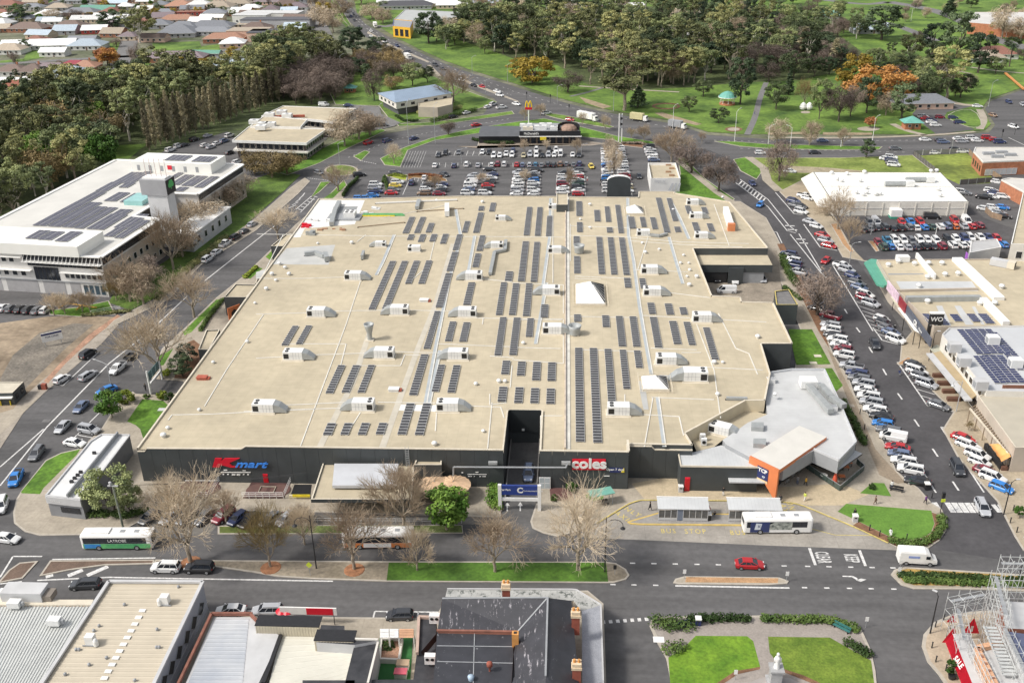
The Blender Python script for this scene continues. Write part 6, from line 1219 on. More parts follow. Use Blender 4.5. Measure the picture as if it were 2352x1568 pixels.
aw=TH('awning','cream street awning along middle shops','awning',(0,0,0));aq=Gs(XY('2046,681 2062,680 2078,705 2062,705'),3.6);SP('prism','sheeting',[mat('sage_cream',(.52,.50,.38),.6,.08,.5)],aw,[(p.x,p.y)for p in aq],3.3,3.6,0,bot=True)
aw=TH('awning','long white street awning pointing to black sign wall','awning',(0,0,0));aq=Gs(XY('2062,706 2082,705 2129,772 2100,756'),3.6);SP('prism','sheeting',whiter,aw,[(p.x,p.y)for p in aq],3.3,3.6,0,bot=True)
m=MB()
for x,y in((2049,712),(2072,760),(2096,792),(2110,800)):g=G(x,y,0);m.tube((g.x,g.y,0),(g.x,g.y,3.3),.09,n=6)
PA('post',m,black,aw)
def streetface(a,b,z0,z1,mm,name,root=R1,th=.3):
 P,Q=G(*a,z1),G(*b,z1);return WB(root,(P.x,P.y),(Q.x,Q.y),z0,z1,th,mm,name,off=-.15)
streetface((2040,644),(2065,676),3.6,5.9,mat('pink_board',(.68,.52,.60),.6,.25,1.2),'pink_sign_board');streetface((2067,680),(2082,700),3.4,5.8,mat('maroon_board',(.28,.03,.04),.5,.2,1),'maroon_sign_board');streetface((2084,702),(2140,778),3.6,5.6,mat('slate_board',(.10,.11,.14),.5,.1,1),'slate_sign_board')
P=G(2084,702,5.6);Q=G(2140,778,5.6);dd=(Q-P).normalized();an=math.atan2(dd.y,dd.x);c=P.lerp(Q,.42)+V((-.25*abs(dd.y)-.1,-.2,-1.0));text('CR',1.7,white,R1,TU(c),(PI/2,0,an),bold=.06,ext=.03);c=P.lerp(Q,.62)+V((-.3,-.2,-1.1));text('Home',.9,white,R1,TU(c),(PI/2,0,an),ext=.03)
for x,y in((2130,696),(2110,660),(2040,612),(2063,604),(2100,609),(2132,608),(2163,608),(2130,640),(2170,634),(2200,632),(2250,700),(2284,700),(2300,662)):
 o=LK('roof_vent',dme,None,G(x,y,4.7));tag(o,'small vent on tan shop roof','vent','vents on tan shop roofs')
t=TH('rooftop_unit','long grey unit with a black mouth on right shop roof','air conditioner',G(2302,612,4.7),-.6);BX('cabinet',lgrey,t,-3,1.2,-1,1,.1,1.8);BX('outlet',cream,t,1.2,3,-1.1,1.1,.1,1.9);BX('mouth',black,t,3.0,3.05,-.8,.8,.4,1.7)
t=TH('rooftop_unit','white unit by green awning corner','air conditioner',G(2072,600,4.7));BX('cabinet',unit_w,t,-1.6,1.6,-1,1,.1,1.6)
for x0,y0,w0,h0,l in((2121,722,18,26,'dark solar block on tan shops, first'),(2148,722,20,26,'dark solar block on tan shops, second'),(2184,723,20,16,'dark solar block on tan shops, third'),(2224,722,20,18,'dark solar block on tan shops, fourth'),(2252,722,22,22,'dark solar block on tan shops, fifth')):
 P=G(x0+h0*.5,y0+h0,4.75);Q=G(x0+w0+h0*.5,y0+h0,4.75);T=G(x0,y0,4.75);solar(x0+h0*.55,y0+h0,x0+h0*.55+w0,y0,4.75,l,cellb,'solar blocks on tan shops',1.04,1,.05)
bs=TH('pylon_sign','black wall sign with white lettering between shops','sign',(0,0,0));P=G(2126,790,0);BX('black_wall',black,bs,P.x,P.x+3.0,P.y,P.y+.8,0,7.6);text('WO',1.5,white,bs,(P.x+1.5,P.y-.05,6.3),(PI/2,0,0),bold=.03,ext=.02);BX('white_cap',white,bs,P.x-.1,P.x+3.1,P.y-.1,P.y+.9,7.6,7.9)
R2=bld('shop','pale grey roofed shop with blue solar panels and dormer boxes','shop',XY('2164,767 2180,752 2520,742 2640,905 2266,897'),6.6,offwhite,mat('grey_deck_roof',(.50,.51,.52),.55,.06,.2),lgrey,.25)
for i,(x0,yb,x1,yt,wc,l)in enumerate(((2246,814,2282,758,2,'upper left'),(2280,813,2330,757,3,'upper middle'),(2288,881,2316,819,2,'lower left'),(2310,880,2362,817,3,'lower right'),(2340,850,2372,783,2,'right'),(2366,860,2380,765,1,'far right edge'))):
 sh={'upper left':-53,'upper middle':-50}.get(l,-50);solar(x0-4,yb,x1-4,yt,6.42,f'blue solar panels on pale shop roof, {l}',cellb,'blue solar panels on pale shop roof',1.04,wc,.04)
for k,(x,y)in enumerate(((2190,806),(2212,838),(2250,892),(2278,790),(2330,843))):
 t=TH('dormer_box' if k<3 else 'rooftop_unit',f'{"pale box on street parapet" if k<3 else "white cooler on pale shop roof"}, {ORD[k if k<3 else k-3]} from top','roof box',G(x,y,6.4));BX('cabinet',[lgrey if k<3 else unit_w],t,-1.2,1.2,-1.0,1.0,0,2.0);BX('louvre',greypl,t,-1.23,-1.2,-.7,.7,.4,1.6)
P=G(2164,767,6.6)-R2.location;Q=G(2266,897,6.6)-R2.location;WN(R2,P,Q,4.2,5.6,9,1.7,white,glass,.1,.95);WN(R2,P,Q,.5,2.6,9,2.4,black,glass,.05,.95)
R3=bld('shop','beige roofed shop with a long beam pergola over footpath','shop',XY('2247,910 2266,897 2480,912 2520,1026 2332,1027'),5.4,MATS['beige_wall'],mat('beige_sheet_roof',(.44,.40,.32),.6,.06,.3),cream,.1)
P=G(2266,902,5.4);m=MB();m.box(P.x+3,P.x+22,P.y+.2,P.y+.5,5.4,7.0);PA('timber_gable',m,[mat('timber_brown',(.20,.085,.05),.7,.15,.8)],R3,TU(-R3.location))
pg=TH('pergola','timber beam pergola beside beige shop roof','pergola',(0,0,0));a0,a1=G(2228,938,3.2),G(2318,1045,3.2);b0,b1=G(2252,925,3.2),G(2345,1030,3.2)
for k in range(22):SP('beam','beam',[mat('pergola_brown',(.26,.20,.14),.7,.15,.8)],pg,a0.lerp(a1,k/21),b0.lerp(b1,k/21),.16,.24)
SP('beam','front_beam',cream,pg,a0,a1,.25,.3);m=MB()
for k in range(6):p=a0.lerp(a1,k/5);m.tube((p.x,p.y,0),(p.x,p.y,3.1),.1)
PA('post',m,[MATS['pergola_brown']],pg)
aw=TH('awning','long tan footpath awning below pale shop','awning',(0,0,0));aq=Gs(XY('2135,812 2160,806 2245,905 2225,920 2180,868'),3.5);SP('prism','sheeting',[mat('tan_awning',(.42,.33,.20),.7,.1,.4)],aw,[(p.x,p.y)for p in aq],3.2,3.5,0,bot=True);P,Q=G(2135,812,3.5),G(2225,920,3.5);SP('beam','gutter',lgrey,aw,P,Q,1.4,.35)
pg=TH('pergola','small slatted shelter beside black sign wall','pergola',(0,0,0));a0,a1=G(2138,802,3),G(2165,828,3);b0,b1=G(2155,793,3),G(2185,818,3)
for k in range(8):SP('beam','slat',[mat('sage',(.42,.42,.34),.7,.1,1)],pg,a0.lerp(a1,k/7),b0.lerp(b1,k/7),.7,.15)
m=MB();[m.tube((p.x,p.y,0),(p.x,p.y,2.95),.08)for p in(a0,a1,b0,b1)];PA('post',m,black,pg)
kio=bld('kiosk','grey rendered kiosk with a purple sign in retail car park','kiosk',XY('2228,580 2230,554 2290,548 2300,567'),4.4,lgrey,mat('kiosk_roof',(.42,.42,.42),.7,.08,.4),white,.2)
P=G(2228,580,4.4)-kio.location;BX('purple_sign',[mat('sign_purple',(.35,.12,.5),.5,.2,1)],kio,P.x-.2,P.x-.1,P.y+.5,P.y+2.2,1.2,3.8)
rb=bld('office_building','tall cream walled building cut by right edge','office building',XY('2322,560 2350,440 2520,446 2500,566'),9.5,offwhite,membrane,white,.4)
P=G(2322,560,9.5)-rb.location;Q=G(2500,566,9.5)-rb.location;WN(rb,P,Q,1.5,3.2,6,1.6);WN(rb,P,Q,5.5,7.5,6,1.6)
mo=TH('motel','orange brick motel with pale roofs round a yard','motel',(0,0,0))
for pts,z in((XY('2236,348 2258,372 2290,370 2345,368 2400,366 2400,338 2240,338'),5.2),(XY('2300,412 2322,424 2352,440 2420,452 2420,414 2318,408'),4.8)):
 P=Gs(pts,z);SP('prism','brick_wall',brick,mo,[(p.x,p.y)for p in P],0,z-.5,0);AN(pts,z,offwhite,mat('pale_flat_roof',(.55,.53,.49),.7,.08,.3),mo,white,'roof_block',z0=z-.55)
P=[G(*p,5.2)for p in((2258,372),(2345,368))];WN(mo,P[0],P[1],.3,2.5,6,1.8,white,lgrey,.1,.95)
P=[G(*p,5.2)for p in((2236,348),(2258,372))];WN(mo,P[0],P[1],1.2,3.2,4,1.2,black,glass)
for x,y in((2270,355),(2300,352),(2320,358),(2290,362)):
 t=TH('roof_unit','dark plant on brick motel roof','air conditioner',G(x,y,4.9),0,'plant on motel roof');BX('cabinet',greypl,t,-2,2,-.7,.7,0,.9)
sh=bld('shed','small charcoal kiosk with a cream roof by dirt lot','kiosk',XY('-30,903 -18,876 54,876 28,902'),2.9,char,mat('cream_roof',(.55,.50,.40),.7,.08,.5),cream,.15)
A=G(-30,903,2.9)-sh.location;B=G(28,902,2.9)-sh.location;WB(sh,A,B,1.9,2.1,.8,white,'awning');WN(sh,B,G(54,876,2.9)-sh.location,.9,2.0,2,.9,black,glass)
so_=TH('office_building','narrow grey building with a white folded roof by bend','office building',(0,0,0));q4=Gs(XY('106,1139 208,1015 233,999 298,1000 186,1148'),4.2)
m=MB();P=[(p.x,p.y)for p in q4];m.prism(P,0,4.0,0,cap=False);PA('wall',m,[mat('grey_render',(.22,.225,.235),.7,.1,.4)],so_)
SP('poly','roof',[mat('white_roof_sheet',(.66,.66,.65),.6,.06,.3)],so_,[TU(p)for p in q4]);a=q4[0].lerp(q4[4],.62);b=q4[2].lerp(q4[3],.60);SP('beam','roof_upstand',greypl,so_,a+UP(.45),b+UP(.45),.25,.9);m=MB()
for u,v in zip(q4,q4[1:]+q4[:1]):m.beam(u+UP(.1),v+UP(.1),.3,.3)
PA('gutter',m,lgrey,so_);A,B=q4[0],q4[4];WB(so_,A,B,2.9,4.3,.25,lgrey,'fascia');WB(so_,A.lerp(B,.35),A.lerp(B,.9),1.2,2.3,.08,glass,'window_strip');text('Real Estate',.45,white,so_,TU(A.lerp(B,.25)+V((0,-.3,-.7))),(PI/2,0,math.atan2(B.y-A.y,B.x-A.x)),ext=.01)
for k,(x,y)in enumerate(((165,1108),(172,1100),(179,1093),(186,1086),(217,1042))):
 o=PA('roof_bracket',MB().box(-.3,.3,-.2,.2,0,.5),[black],None,G(x,y,4.2));tag(o,f'dark bracket on white folded roof, {ORD[k]} from front','bracket')
def ribbed(ptsD,z,mm,pitch,hgt_,along,name,root,zb=None):
 """sheet roof with raised ribs, clipped to a four sided outline; along: 0 ribs run from side 0-1 to side 3-2"""
 P=Gs(ptsD,z);m=MB();m.poly([TU(p)for p in P],0)
 a,b,c,d=P if along==0 else(P[1],P[2],P[3],P[0])
 n=int((b-a).length/pitch)
 for k in range(n+1):
  u=a.lerp(b,(k+.5)/(n+1));v=d.lerp(c,(k+.5)/(n+1));e=(b-a).normalized()*pitch*.22;h=UP(hgt_)
  i=len(m.v);m.v+=[TU(u-e),TU(v-e),TU(v+h),TU(u+h),TU(u+e),TU(v+e)];m.f+=[(i,i+3,i+2,i+1),(i+3,i+4,i+5,i+2)];m.m+=[0,0]
 o=PA(name,m,[mm],root);bm=bmesh.new();bm.from_mesh(o.data)
 for f in bm.faces:
  if f.normal.z<0:f.normal_flip()
 bm.to_mesh(o.data);bm.free();o['kind']='stuff';return o
b1=TH('warehouse','white corrugated roofed warehouse at bottom left','warehouse',(0,0,0))
cw=mat('corrugated_white',(.52,.53,.51),.55,.06,.3);ribbed(XY('-90,1388 209,1389 60,1640 -200,1640'),4.3,cw,.5,.12,0,'corrugated_roof',b1)
P=Gs(XY('-90,1376 215,1376 209,1388 -90,1388'),4.6);SP('prism','cream_parapet',cream,b1,[(p.x,p.y)for p in P],0,4.6);m=MB()
for k in range(30):p=P[3].lerp(P[2],k/30);m.box(p.x,p.x+.35,p.y-.06,p.y-.01,4.0,4.35)
PA('parapet_vent',m,[mat('rust_stain',(.28,.15,.09),.8,.2,1)],b1);P=Gs(XY('-90,1389 209,1389 60,1640 -200,1640'),4.3);SP('prism','wall',lgrey,b1,[(p.x,p.y)for p in P],0,4.2,0,cap=False)
t=TH('roof_unit','large grey plant box with a pale lid behind corrugated roof','plant',G(78,1370,4.6));m=MB();m.box(-4.3,1.9,-1.2,1.4,0,1.6);m.box(1.9,3.2,-1.0,.9,0,1.0,1);m.box(-5.3,-4.3,-.8,.8,0,.9,2);PA('cabinet',m,[lgrey,mat('brown_grey',(.22,.19,.16),.7,.1,1),white],t)
for x,y,l in((36,1394,'small white cooler at back of corrugated roof'),(127,1434,'white evaporative cooler on corrugated roof')):
 t=TH('evaporative_cooler',l,'air conditioner',G(x,y,4.45));m=MB();m.prism(XY('-.9,-.6 .9,-.6 .9,.6 -.9,.6'),.3,1.2);m.box(-.7,.7,-.4,.4,0,.3);PA('cabinet',m,unit_w,t);BX('duct',greypl,t,.9,1.4,-.2,.2,.4,1.0)
b2=TH('warehouse','tall beige ribbed roof building with diamond windows on its grey side','warehouse',(0,0,0));zb=5.9
bq=XY('250,1335 466,1336 320,1640 50,1640');ribbed(bq,zb-.3,mat('beige_ribbed',(.50,.44,.34),.6,.06,.25),.85,.06,1,'ribbed_roof',b2);P=Gs(bq,zb);m=MB();m.prism([(p.x,p.y)for p in P],0,zb,0,cap=False);gw=mat('blue_grey_wall',(.36,.375,.42),.7,.08,.3);PA('wall',m,gw,b2);m=MB()
for u,v in((P[3],P[0]),(P[0],P[1]),(P[1],P[2])):m.beam(u+UP(.05),v+UP(.05),.5,.35)
PA('parapet_cap',m,lgrey,b2)
A,B=P[2],P[1];d=(B-A).normalized();nn=V((d.y,-d.x,0));dm_=MB();s=.75;dm_.poly([(-s*1.9,-.03,0),(0,-.03,-s*1.5),(s*1.9,-.03,0),(0,-.03,s*1.5)]);dme2=dm_.mesh('pane',[glass]);fm=MB()
for u,v in(((-s*1.9,0),(0,-s*1.5)),((0,-s*1.5),(s*1.9,0)),((s*1.9,0),(0,s*1.5)),((0,s*1.5),(-s*1.9,0))):fm.beam((u[0],-.02,u[1]),(v[0],-.02,v[1]),.08,.08)
fme=fm.mesh('diamond_window',[greypl]);fme2=fme
for x,y in((461,1397),(445,1429),(429,1462),(411,1497),(394,1532),(376,1566)):
 dv=AX*((x-1176)/F)+AY*(-(y-784)/F)+AZ;k=(A-CP).dot(nn)/dv.dot(nn);p=CP+dv*k;o=LK('diamond_window',fme,b2,TU(p+nn*.03),math.atan2(d.y,d.x));LK('pane',dme2,o)
WB(b2,A,B,0.0,.9,.08,greypl,'plinth');WB(b2,A,B,2.0,2.12,.06,lgrey,'string_course')
for k,(x,y,l)in enumerate(((381,1385,'white domed cooler near back of beige roof'),(210,1477,'white cooler with bracket on left of beige roof'))):
 t=TH('evaporative_cooler',l,'air conditioner',G(x,y,zb-.25));BX('cabinet',unit_w,t,-.6,.6,-.5,.5,.2,1.5);SP('lathe','cowl',unit_w,t,XY('.35,0 .35,.8 .2,1.1 .01,1.2'),10,c=(-.7 if k==0 else .9,-.4,.1));BX('foot',greypl,t,-1,1,-.6,-.5,0,.2)
for k in range(11):
 u=k/10;o=PA('roof_walk_pad',MB().box(-.45,.45,-.3,.3,0,.12),[white],None,G(327-87*u,1402+155*u,zb-.24));tag(o,f'white pad on beige roof, {ORD[k]} from back','roof pad','line of white pads on beige roof')
for x,y in((286,1389),(228,1438),(216,1449),(410,1348),(361,1446),(360,1487),(366,1487),(175,1492),(182,1492),(245,1511),(205,1527),(150,1549),(310,1563)):
 o=PA('roof_fitting',MB().lathe([(.22,0),(.22,.3),(.1,.4)],8),[greypl],None,G(x,y,zb-.25));tag(o,'small fitting on beige roof','roof fitting','small fittings on beige roof')
b3=TH('shop','shop with rusty trimmed pale blue ribbed roof','shop',(0,0,0));q3=XY('492,1416 576,1416 645,1460 560,1640 395,1640');P=Gs(q3,3.6);
SP('prism','roof_block',[lgrey,lgrey],b3,[(p.x,p.y)for p in P],0,3.6,1);ribbed(XY('497,1419 572,1419 550,1640 400,1640'),3.63,mat('pale_blue_sheet',(.42,.45,.50),.6,.18,.12,col2=(.50,.51,.52)),.8,.07,1,'ribbed_roof',b3)
rt=mat('rusty_trim',(.24,.10,.07),.8,.25,.8);m=MB()
for a,b in(((486,1409),(580,1409)),((486,1409),(400,1590)),((576,1411),(590,1425))):m.beam(G(*a,4.0),G(*b,4.0),.35,.5)
PA('rusty_parapet',m,rt,b3)
b4=TH('shop','cream roofed shop behind a ribbed cream back wall','shop',(0,0,0));ribbed(XY('645,1460 818,1464 792,1568 600,1640'),3.2,mat('cream_sheet',(.60,.58,.50),.6,.08,.15),.8,.06,1,'ribbed_roof',b4);ribbed(XY('575,1462 640,1462 570,1640 480,1640'),3.25,mat('white_sheet',(.60,.61,.60),.6,.08,.15),.8,.06,1,'ribbed_roof',b4)
SP('beam','box_gutter',black,b4,G(645,1458,3.5),G(605,1568,3.5),.5,.4)
for a,b,z0,z1 in(((590,1458),(735,1459),3.2,4.9),((725,1494),(814,1497),3.2,5.0)):
 A,B=G(*a,z0),G(*b,z0);n=int((B-A).length/.4)
 m=MB();m.box(A.x,B.x,A.y,A.y+.5,z0-3,z1);m.box(A.x-.1,B.x+.1,A.y,A.y+2.2,z1,z1+.15,1)
 for k in range(n):x=A.x+(B.x-A.x)*k/n;m.box(x,x+.12,A.y-.05,A.y,z0,z1-.05)
 PA('ribbed_back_wall',m,[mat('cream_ribbed',(.52,.47,.36),.7,.1,.5),black],b4)
dk_=mat('black_painted_roof',(.030,.032,.038),.6,.35,.6,col2=(.055,.055,.06));
for pts,z in((XY('738,1434 791,1436 787,1466 868,1470 815,1480 726,1474'),4.9),(XY('814,1480 869,1471 851,1566 835,1640 775,1640'),4.4)):
 P=Gs(pts,z);SP('prism','dark_roof',[dk_,lgrey],b4,[(p.x,p.y)for p in P],0,z,1,top=0)
m=MB();m.beam(G(787,1466,5.0),G(868,1468,5.0),.3,.25);m.beam(G(869,1471,4.6),G(845,1568,4.6),.3,.3);PA('white_gutter',m,offwhite,b4)
P=Gs(XY('695,1561 815,1561 810,1640 690,1640'),4.4);SP('prism','rear_box',dk_,b4,[(p.x,p.y)for p in P],0,4.4)
sg=TH('shop_sign','white and red sign board along footpath edge of cream shop','sign',(0,0,0));A,B=G(648,1432,0),G(778,1432,0);BX('white_board',white,sg,A.x,B.x,A.y-.1,A.y+.1,2.0,3.3);BX('red_board',redS,sg,A.x+4.0,A.x+8.0,A.y-.14,A.y-.1,2.05,3.25)
m=MB();[m.tube((x,A.y,0),(x,A.y,2),.06)for x in(A.x+.5,B.x-.5)];PA('post',m,black,sg)
for k,(x,y)in enumerate(((653,1414),(666,1414))):
 t=TH('umbrella',f'red round umbrella by silver car, {("left","right")[k]}','umbrella',G(x-2,y+12,.1));SP('lathe','canopy',redS,t,[(.95,2.0),(.5,2.35),(.02,2.5)],12);SP('tube','pole',greypl,t,(0,0,0),(0,0,2.4),.05)
struct('courtyard_turf',MB().prism([(p.x,p.y)for p in Gs(XY('872,1464 948,1464 938,1640 850,1640'),.2)],.1,.2),[mat('artificial_turf',(.035,.15,.04),.9,.12,1)])
cy=TH('raised_planter','cream walled planter of low shrubs in green courtyard','planter',(0,0,0));m=MB();P=Gs(XY('876,1466 924,1466 916,1514 872,1512'),.9)
for a,b in zip(P,P[1:]+P[:1]):m.beam(a-UP(.3),b-UP(.3),.3,.9)
PA('cream_edge',m,offwhite,cy);SP('prism','soil',[MATS['red_soil']],cy,[(p.x,p.y)for p in P],.2,.6)
for k,(x0,x1,mm)in enumerate(((873,893,'white'),(895,915,'white'),(917,950,'peach'))):
 t=TH('shelter_roof',f'{mm} slatted shelter roof by courtyard, {ORD[k]} from left','shelter',(0,0,0));a,b,c,d=[G(*p,2.6)for p in((x0,1463),(x1,1463),(x1,1444),(x0,1444))]
 for i in range(5):SP('beam','slat',[white if mm=='white' else peach],t,d.lerp(a,(i+.5)/5),c.lerp(b,(i+.5)/5),.42,.06)
 m=MB();[m.tube((p.x,p.y,0),(p.x,p.y,2.55),.06)for p in(a,b,c,d)];PA('post',m,white,t)
A,B=G(948,1640,2.2),G(962,1450,2.2);bw=TH('courtyard_wall','tall cream courtyard wall beside dark lean-to roofs','wall',(0,0,0));SP('prism','wall_face',offwhite,bw,[(A.x,A.y),(A.x+.3,A.y),(B.x+.3,B.y),(B.x,B.y)],0,2.6)
for x,y,l,mm in((921,1552,'pink topped table in courtyard',mat('pink',(.60,.12,.16),.6,.1,1)),(926,1532,'tan bench box in courtyard',mat('tan_box',(.45,.33,.22),.7,.1,1))):
 t=TH('courtyard_box',l,'furniture',G(x,y,.2));BX('top',mm,t,-.9,.9,-.6,.6,.9,1.0);BX('body',offwhite,t,-.85,.85,-.5,.5,0,.9)
ho=TH('hotel','old hotel with patchy dark iron roofs and a slate verandah','hotel',(0,0,0))
def patchy(name,base,light,sc,thr=.62):
 m=mat(name,base,.55,.2,.5);n=m.node_tree;b=n.nodes['Principled BSDF'];src=b.inputs['Base Color'].links[0].from_socket;g=n.nodes.new('ShaderNodeNewGeometry');mp=n.nodes.new('ShaderNodeMapping');mp.inputs['Scale'].default_value=sc;n.links.new(g.outputs['Position'],mp.inputs[0]);t=n.nodes.new('ShaderNodeTexNoise');t.inputs['Scale'].default_value=1;t.inputs['Detail'].default_value=7;t.inputs['Roughness'].default_value=.75;n.links.new(mp.outputs[0],t.inputs['Vector'])
 r=n.nodes.new('ShaderNodeValToRGB');r.color_ramp.elements[0].position=thr;r.color_ramp.elements[1].position=thr+.07;n.links.new(t.outputs['Fac'],r.inputs[0]);mx=n.nodes.new('ShaderNodeMix');mx.data_type='RGBA';n.links.new(r.outputs[0],mx.inputs[0]);n.links.new(src,mx.inputs[6]);mx.inputs[7].default_value=rgb(light);n.links.new(mx.outputs[2],b.inputs['Base Color']);return m
iron=patchy('worn_black_iron',(.040,.040,.047),(.36,.34,.36),(2.2,.45,1),.57);iron2=patchy('worn_black_iron_flat',(.038,.039,.046),(.25,.25,.26),(1.5,.8,1),.62);slate=patchy('mossy_slate',(.40,.40,.38),(.11,.12,.11),(1.2,.9,1),.52)
ez,rz_=6.6,8.9;E1=G(1012,1376,ez);
ridge_b=G(1258,1372,rz_);ridge_f=G(1253,1552,rz_);ridge_l=G(1016,1374,8.0)
def rp(pts,name,mm):
 m=MB();m.poly([TU(p)for p in pts]);o=PA(name,m,[mm],ho)
 if o.data.polygons[0].normal.z<0:o.data.flip_normals()
 return o
vl=G(1190,1449,ez);rp([ridge_l,ridge_b,vl,G(1005,1446,ez)],'front_slope',iron);rp([ridge_b,ridge_f,G(1182,1552,ez),G(1180,1500,ez),vl],'left_slope',iron);rp([ridge_b,G(1313,1379,ez),G(1336,1640,ez),G(1256,1640,ez+.6),ridge_f],'right_slope',iron2);rp([ridge_l,G(1020,1370,ez+.5),G(1310,1372,ez),ridge_b],'back_slope',iron2);rp([ridge_f,G(1256,1640,ez+.6),G(1150,1640,ez),G(1182,1552,ez)],'near_slope',iron)
rp([G(1004,1449,6.2),G(1178,1452,6.2),G(1182,1640,6.2),G(990,1640,6.2)],'flat_roof',iron2)
m=MB();pts=[G(*p,0)for p in((1012,1376),(1310,1378))]
fp=[(G(1014,1380,ez).x,G(1014,1380,ez).y),(G(1312,1382,ez).x,G(1312,1382,ez).y),(G(1334,1640,ez).x,G(1334,1640,ez).y),(G(1170,1640,ez).x,G(1170,1640,ez).y),(G(1182,1452,ez).x,G(1182,1452,ez).y),(G(1006,1448,ez).x,G(1006,1448,ez).y)]
m.prism(fp,0,ez-.1,0,cap=False);m.prism([(p.x,p.y)for p in Gs(XY('1004,1449 1178,1452 1182,1640 990,1640'),6.2)],0,6.1,0,cap=False);PA('wall',m,[mat('hotel_brick',(.30,.12,.08),.85,.15,.6)],ho)
SP('beam','brick_gutter',[MATS['rusty_trim']],ho,G(1003,1447,ez),G(1190,1450,ez),.3,.25);m=MB();m.beam(ridge_b+UP(.06),ridge_f+UP(.06),.25,.12);m.beam(ridge_l+UP(.06),ridge_b+UP(.06),.25,.12);m.beam(ridge_b+UP(.05),vl+UP(.06),.2,.1);PA('ridge_cap',m,greypl,ho)
m=MB()
for a,b in(((1090,1451),(1085,1640)),((1004,1482),(1178,1484)),((1004,1518),(1178,1522))):m.beam(G(*a,6.24),G(*b,6.24),.12,.06)
PA('roof_seam',m,greypl,ho)
vz=3.9
for pts in(XY('1027,1353 1312,1354 1318,1378 1022,1374'),XY('1312,1354 1324,1355 1380,1389 1336,1402 1318,1378'),XY('1336,1402 1380,1389 1388,1640 1338,1640')):
 P=Gs(pts,vz);SP('prism','verandah_roof',[slate if pts[0][0]<1330 else mat('grey_granite_sheet',(.30,.31,.34),.7,.12,.8,fine=.2)],ho,[(p.x,p.y)for p in P],vz-.2,vz,0,bot=True)
m=MB();Pv=[G(*p,vz)for p in((1027,1353),(1312,1354),(1324,1355),(1380,1389),(1388,1640))]
for a,b in zip(Pv[:-1],Pv[1:]):m.beam(a+UP(.05),b+UP(.05),.2,.3)
PA('verandah_gutter',m,lgrey,ho);m=MB()
for a,b in zip(Pv[:-1],Pv[1:]):
 k=max(1,int((b-a).length/3.5))
 for i in range(k):p=a.lerp(b,(i+.3)/k);m.tube((p.x,p.y,0),(p.x,p.y,vz-.2),.09)
PA('verandah_post',m,offwhite,ho)
def chimney(x,yt,yb,z,label):
 g=G(x,yb,z);h=3.4
 t=TH('chimney',label,'chimney',(g.x,g.y,z));BX('stack',[mat('chimney_brick',(.30,.085,.055),.85,.2,1)],t,-.55,.55,-.45,.45,-1,h*.62);m=MB();m.box(-.68,.68,-.58,.58,h*.62,h*.74);m.box(-.6,.6,-.5,.5,h*.74,h*.9);PA('cream_cap',m,[mat('chimney_cream',(.66,.52,.36),.8,.15,1)],t);m=MB()
 for k in(-.3,.3):m.lathe([(.2,0),(.16,.45)],8,c=(k,0,h*.9))
 PA('pot',m,[mat('pot_orange',(.6,.28,.08),.7,.15,1)],t)
chimney(1163,1335,1376,6.6,'brick chimney at back of hotel');chimney(1322,1392,1440,6.4,'brick chimney by hotel side verandah, farther');chimney(1324,1503,1560,6.4,'brick chimney by hotel side verandah, nearer')
t=TH('chimney','short brick chimney in valley of hotel roof','chimney',G(1184,1478,6.4));BX('stack',[MATS['pot_orange']],t,-.45,.45,-.4,.4,-1,2.0);BX('flue',black,t,-.2,.2,-.2,.2,2.0,2.05)
le=TH('lean_to','dark stepped lean-to roofs between courtyard and hotel','shed',(0,0,0))
for pts,z in((XY('962,1418 1003,1420 1000,1500 958,1500'),3.9),(XY('957,1501 1000,1501 996,1570 948,1570'),3.5)):
 P=Gs(pts,z);SP('prism','roof_block',dk_,le,[(p.x,p.y)for p in P],0,z)
m=MB();P=[G(965,1498,5.0),G(1003,1453,6),G(1003,1470,4.7),G(975,1505,4.0)];m.poly([TU(p)for p in P]);PA('dark_sail',m,black,le)
m=MB();m.beam(G(962,1418,4.1),G(958,1500,4.1),.4,.5);m.beam(G(961,1416,4.1),G(1004,1418,4.1),.4,.4);PA('parapet_cap',m,[mat('pinkish',(.45,.33,.27),.8,.1,1)],le)
for x,y,l in((999,1430,'white twin fan unit on dark lean-to'),(989,1523,'white unit against hotel flat roof')):
 t=TH('roof_unit',l,'air conditioner',G(x,y,3.9));BX('cabinet',unit_w,t,-.75,.75,-.4,.4,.2,1.6);fmx=MB();fmx.tube((0,-.42,0),(0,-.46,0),.25,n=10);me=fmx.mesh('fan',[fan_m]);[LK('fan',me,t,(k,0,1.1))for k in(-.35,.35)]
P=Gs(XY('1050,1560 1180,1560 1185,1640 1045,1640'),4.2);nb=TH('shed','dark roof ridge at bottom edge between buildings','shed',(0,0,0));SP('prism','roof_block',dk_,nb,[(p.x,p.y)for p in Gs(XY('850,1560 1048,1558 1100,1560 1110,1640 845,1640'),4.0)],0,4.0)
lathe_thing('exhaust_stack','small red topped flue on hotel flat roof','vent',1125,1540,XY('.12,0 .12,.8 .4,.9 .4,1.4 .2,1.6'),MATS['chimney_brick'],z=6.2);lathe_thing('roof_turbine','pale blue roof ventilator at bottom edge','vent',1082,1560,XY('.35,0 .4,.3 .45,.6 .2,.8'),mat('pale_blue',(.35,.45,.55),.5,.1,1),z=6.2)
